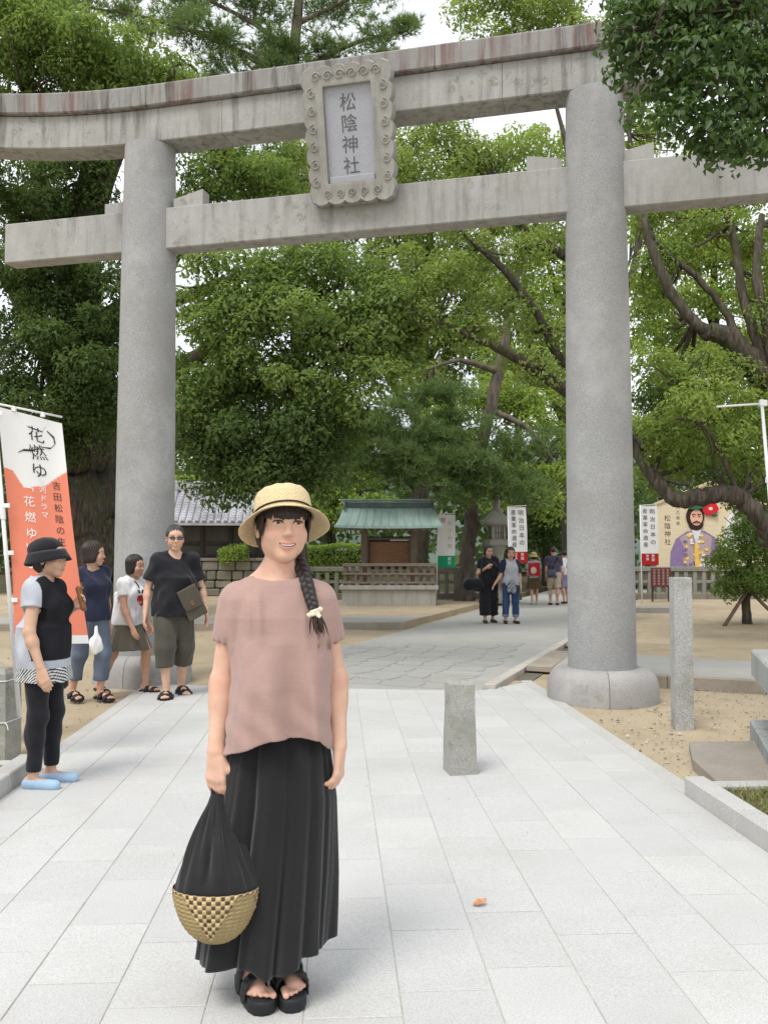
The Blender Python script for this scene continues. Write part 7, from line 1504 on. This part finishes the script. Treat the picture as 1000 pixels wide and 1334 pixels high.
bead = .0035 * np.sin(np.clip(frac_u, 0, 1) * math.pi) * np.sin(np.clip(frac_t, 0, 1) * math.pi); rad_off = np.where(tri, bead + .001, tw)
V = np.stack([(ax_ + rad_off) * np.cos(TH), (by_ + rad_off) * np.sin(TH), z_], -1).reshape(-1, 3)
C = rgba((.33, .245, .115), nt * nz); stv = (.5 + .5 * np.sin(UU * rows * 8 * math.pi + TH * cells * .5)).ravel(); mixc(C, stv * .55, (.5, .4, .21)); mixc(C, (rng.random(nt * nz) * .25), (.16, .11, .05))
chk = ((row + cell) % 2).ravel(); cj = np.random.default_rng(2).uniform(0, .45, 4000)[(row * 61 + cell).astype(int).ravel() % 4000]; mixc(C, (tri.ravel() & (chk > 0)) * 1.0, (.62, .5, .27)); mixc(C, (tri.ravel() & (chk == 0)) * 1.0, (.075, .04, .022)); mixc(C, tri.ravel() * cj, (.24, .16, .08))
i, j = np.meshgrid(np.arange(nt), np.arange(nz - 1), indexing='ij'); i2 = (i + 1) % nt
F = np.stack([i * nz + j, i2 * nz + j, i2 * nz + j + 1, i * nz + j + 1], -1).reshape(-1, 4)
obj('basket', fmesh('basket', V, F, True, col=C), colattr('seagrass', .75, .25, .4, 260), bag)
# cloth upper gathered up to the hand
top_ = np.array([LW[0] + .006 + WX, LW[1] + .0 + WY, .665]) - bgO; top_ = np.array(rotm(0, 0, R(6))) @ top_
nt, nz = 220, 70; TH, UU = np.meshgrid(np.linspace(0, 2 * math.pi, nt, endpoint=False), np.linspace(0, 1, nz), indexing='ij'); c_, s2 = np.cos(TH), np.sin(TH)
wA = np.interp(UU, [0, .06, .2, .45, .7, .88, 1], [.129, .128, .116, .088, .056, .032, .02]); wB = np.interp(UU, [0, .06, .2, .5, .8, 1], [.082, .084, .078, .055, .03, .014]); cx_ = top_[0] * np.interp(UU, [0, .2, .5, .8, 1], [0, .12, .5, .86, 1]); cy2 = top_[1] * UU ** 1.2
fd_ = (.006 * np.sin(TH * 5 + 1 + UU * 2) + .004 * np.sin(TH * 9 + 2 - UU * 3) + .003 * np.sin(TH * 17 + UU * 5)) * np.sin(np.clip(UU * 1.1 + .03, 0, 1) * math.pi) ** .6
fd_ = fd_ - .012 * np.exp(-((TH - 4.5 - .35 * UU) / .09) ** 2) * np.clip(UU * 3, 0, 1) * (1 - UU) - .012 * np.exp(-((TH - 5.15 - .1 * UU) / .08) ** 2) * np.clip(UU * 4, 0, 1) * (1 - UU)
V = np.stack([cx_ + (wA + fd_) * c_, cy2 + (wB + fd_) * s2, .166 + (top_[2] - .166) * UU], -1).reshape(-1, 3)
i, j = np.meshgrid(np.arange(nt), np.arange(nz - 1), indexing='ij'); i2 = (i + 1) % nt; F = np.stack([i * nz + j, i2 * nz + j, i2 * nz + j + 1, i * nz + j + 1], -1).reshape(-1, 4)
obj('cloth_upper', fmesh('cloth_upper', V, F, True), cloth('bag_black', (.014, .014, .015), .2, .75, 900, .3, .2), bag)
MB().tube(smooth_path([(top_[0] - .014, top_[1], top_[2] - .02, 0), (top_[0] - .012, top_[1], top_[2] + .022, 0), (top_[0] + .005, top_[1], top_[2] + .03, 0), (top_[0] + .02, top_[1] + .01, top_[2] + .022, 0), (top_[0] + .02, top_[1] + .005, top_[2] - .03, 0)], 4)[:, :3], .009, 6).build('handle', MATS['bag_black'], bag, smooth=True)
# ================================================================== LITTER AND PEBBLES ON THE SAND
def scatter():
    r = np.random.default_rng(5); n = 5200
    X = np.concatenate([r.uniform(2.25, 6.5, n // 2), r.uniform(-6.5, -2.15, n // 2)]); Y = np.concatenate([r.uniform(5.3, 9.6, n // 2), r.uniform(6.2, 16.5, n // 2)])
    s = np.abs(r.normal(0, .006, n)) + .003
    base = np.array([(1, 0, 0), (0, 1, 0), (-1, 0, 0), (0, -1, 0), (0, 0, .7), (0, 0, -.4)], float); f = np.array([(0, 1, 4), (1, 2, 4), (2, 3, 4), (3, 0, 4)])
    V = (base[None] * s[:, None, None] * r.uniform(.6, 1.4, (n, 6, 3)) + np.stack([X, Y, np.full(n, -.024) + s * .3], 1)[:, None]).reshape(-1, 3)
    F = (f[None] + 6 * np.arange(n)[:, None, None]).reshape(-1, 3)
    t = NT('pebble'); g = t.new('ShaderNodeNewGeometry'); m = t.done(t.ramp(g.outputs['Random Per Island'], [(0, (.12, .1, .075)), (.5, (.3, .26, .2)), (1, (.5, .46, .4))]), .9, .2)
    tag(obj('gravel', fmesh('gravel', V, F), m), 'small loose pebbles scattered over the sand', 'gravel', kind='stuff')
    n = 420; X = np.concatenate([r.uniform(2.3, 6, n // 2), r.uniform(-6, -2.2, n // 4), r.uniform(-1.9, 2.0, n // 4)]); Y = np.concatenate([r.uniform(5.4, 9.5, n // 2), r.uniform(6.3, 15, n // 4), r.uniform(4.2, 9.2, n // 4)])
    Pn = np.stack([X, Y, np.where(np.abs(X) < 2.05, .004, -.012)], 1); N_ = r.normal(size=(n, 3)) * .25 + np.array([0, 0, 1])
    t = NT('leaf_litter'); g = t.new('ShaderNodeNewGeometry'); m = t.done(t.ramp(g.outputs['Random Per Island'], [(0, (.09, .05, .025)), (.6, (.22, .14, .07)), (1, (.4, .28, .14))]), .8, .2)
    V = leaves(Pn, N_, .03, .5, r, 0, .12); sm = np.repeat(np.where(np.abs(X) < 2.05, .32, 1.0), 4)[:, None]; c = np.repeat(Pn, 4, 0); V = c + (V - c) * sm; V[:, 2] = np.maximum(V[:, 2], np.where(np.abs(np.repeat(X, 4)) < 2.05, .001, -.02))
    tag(obj('leaf_litter', fmesh('leaf_litter', V, leaf_faces(n)), m), 'tiny dry leaf fragments strewn over the sand and paving', 'leaf litter', kind='stuff')
scatter()
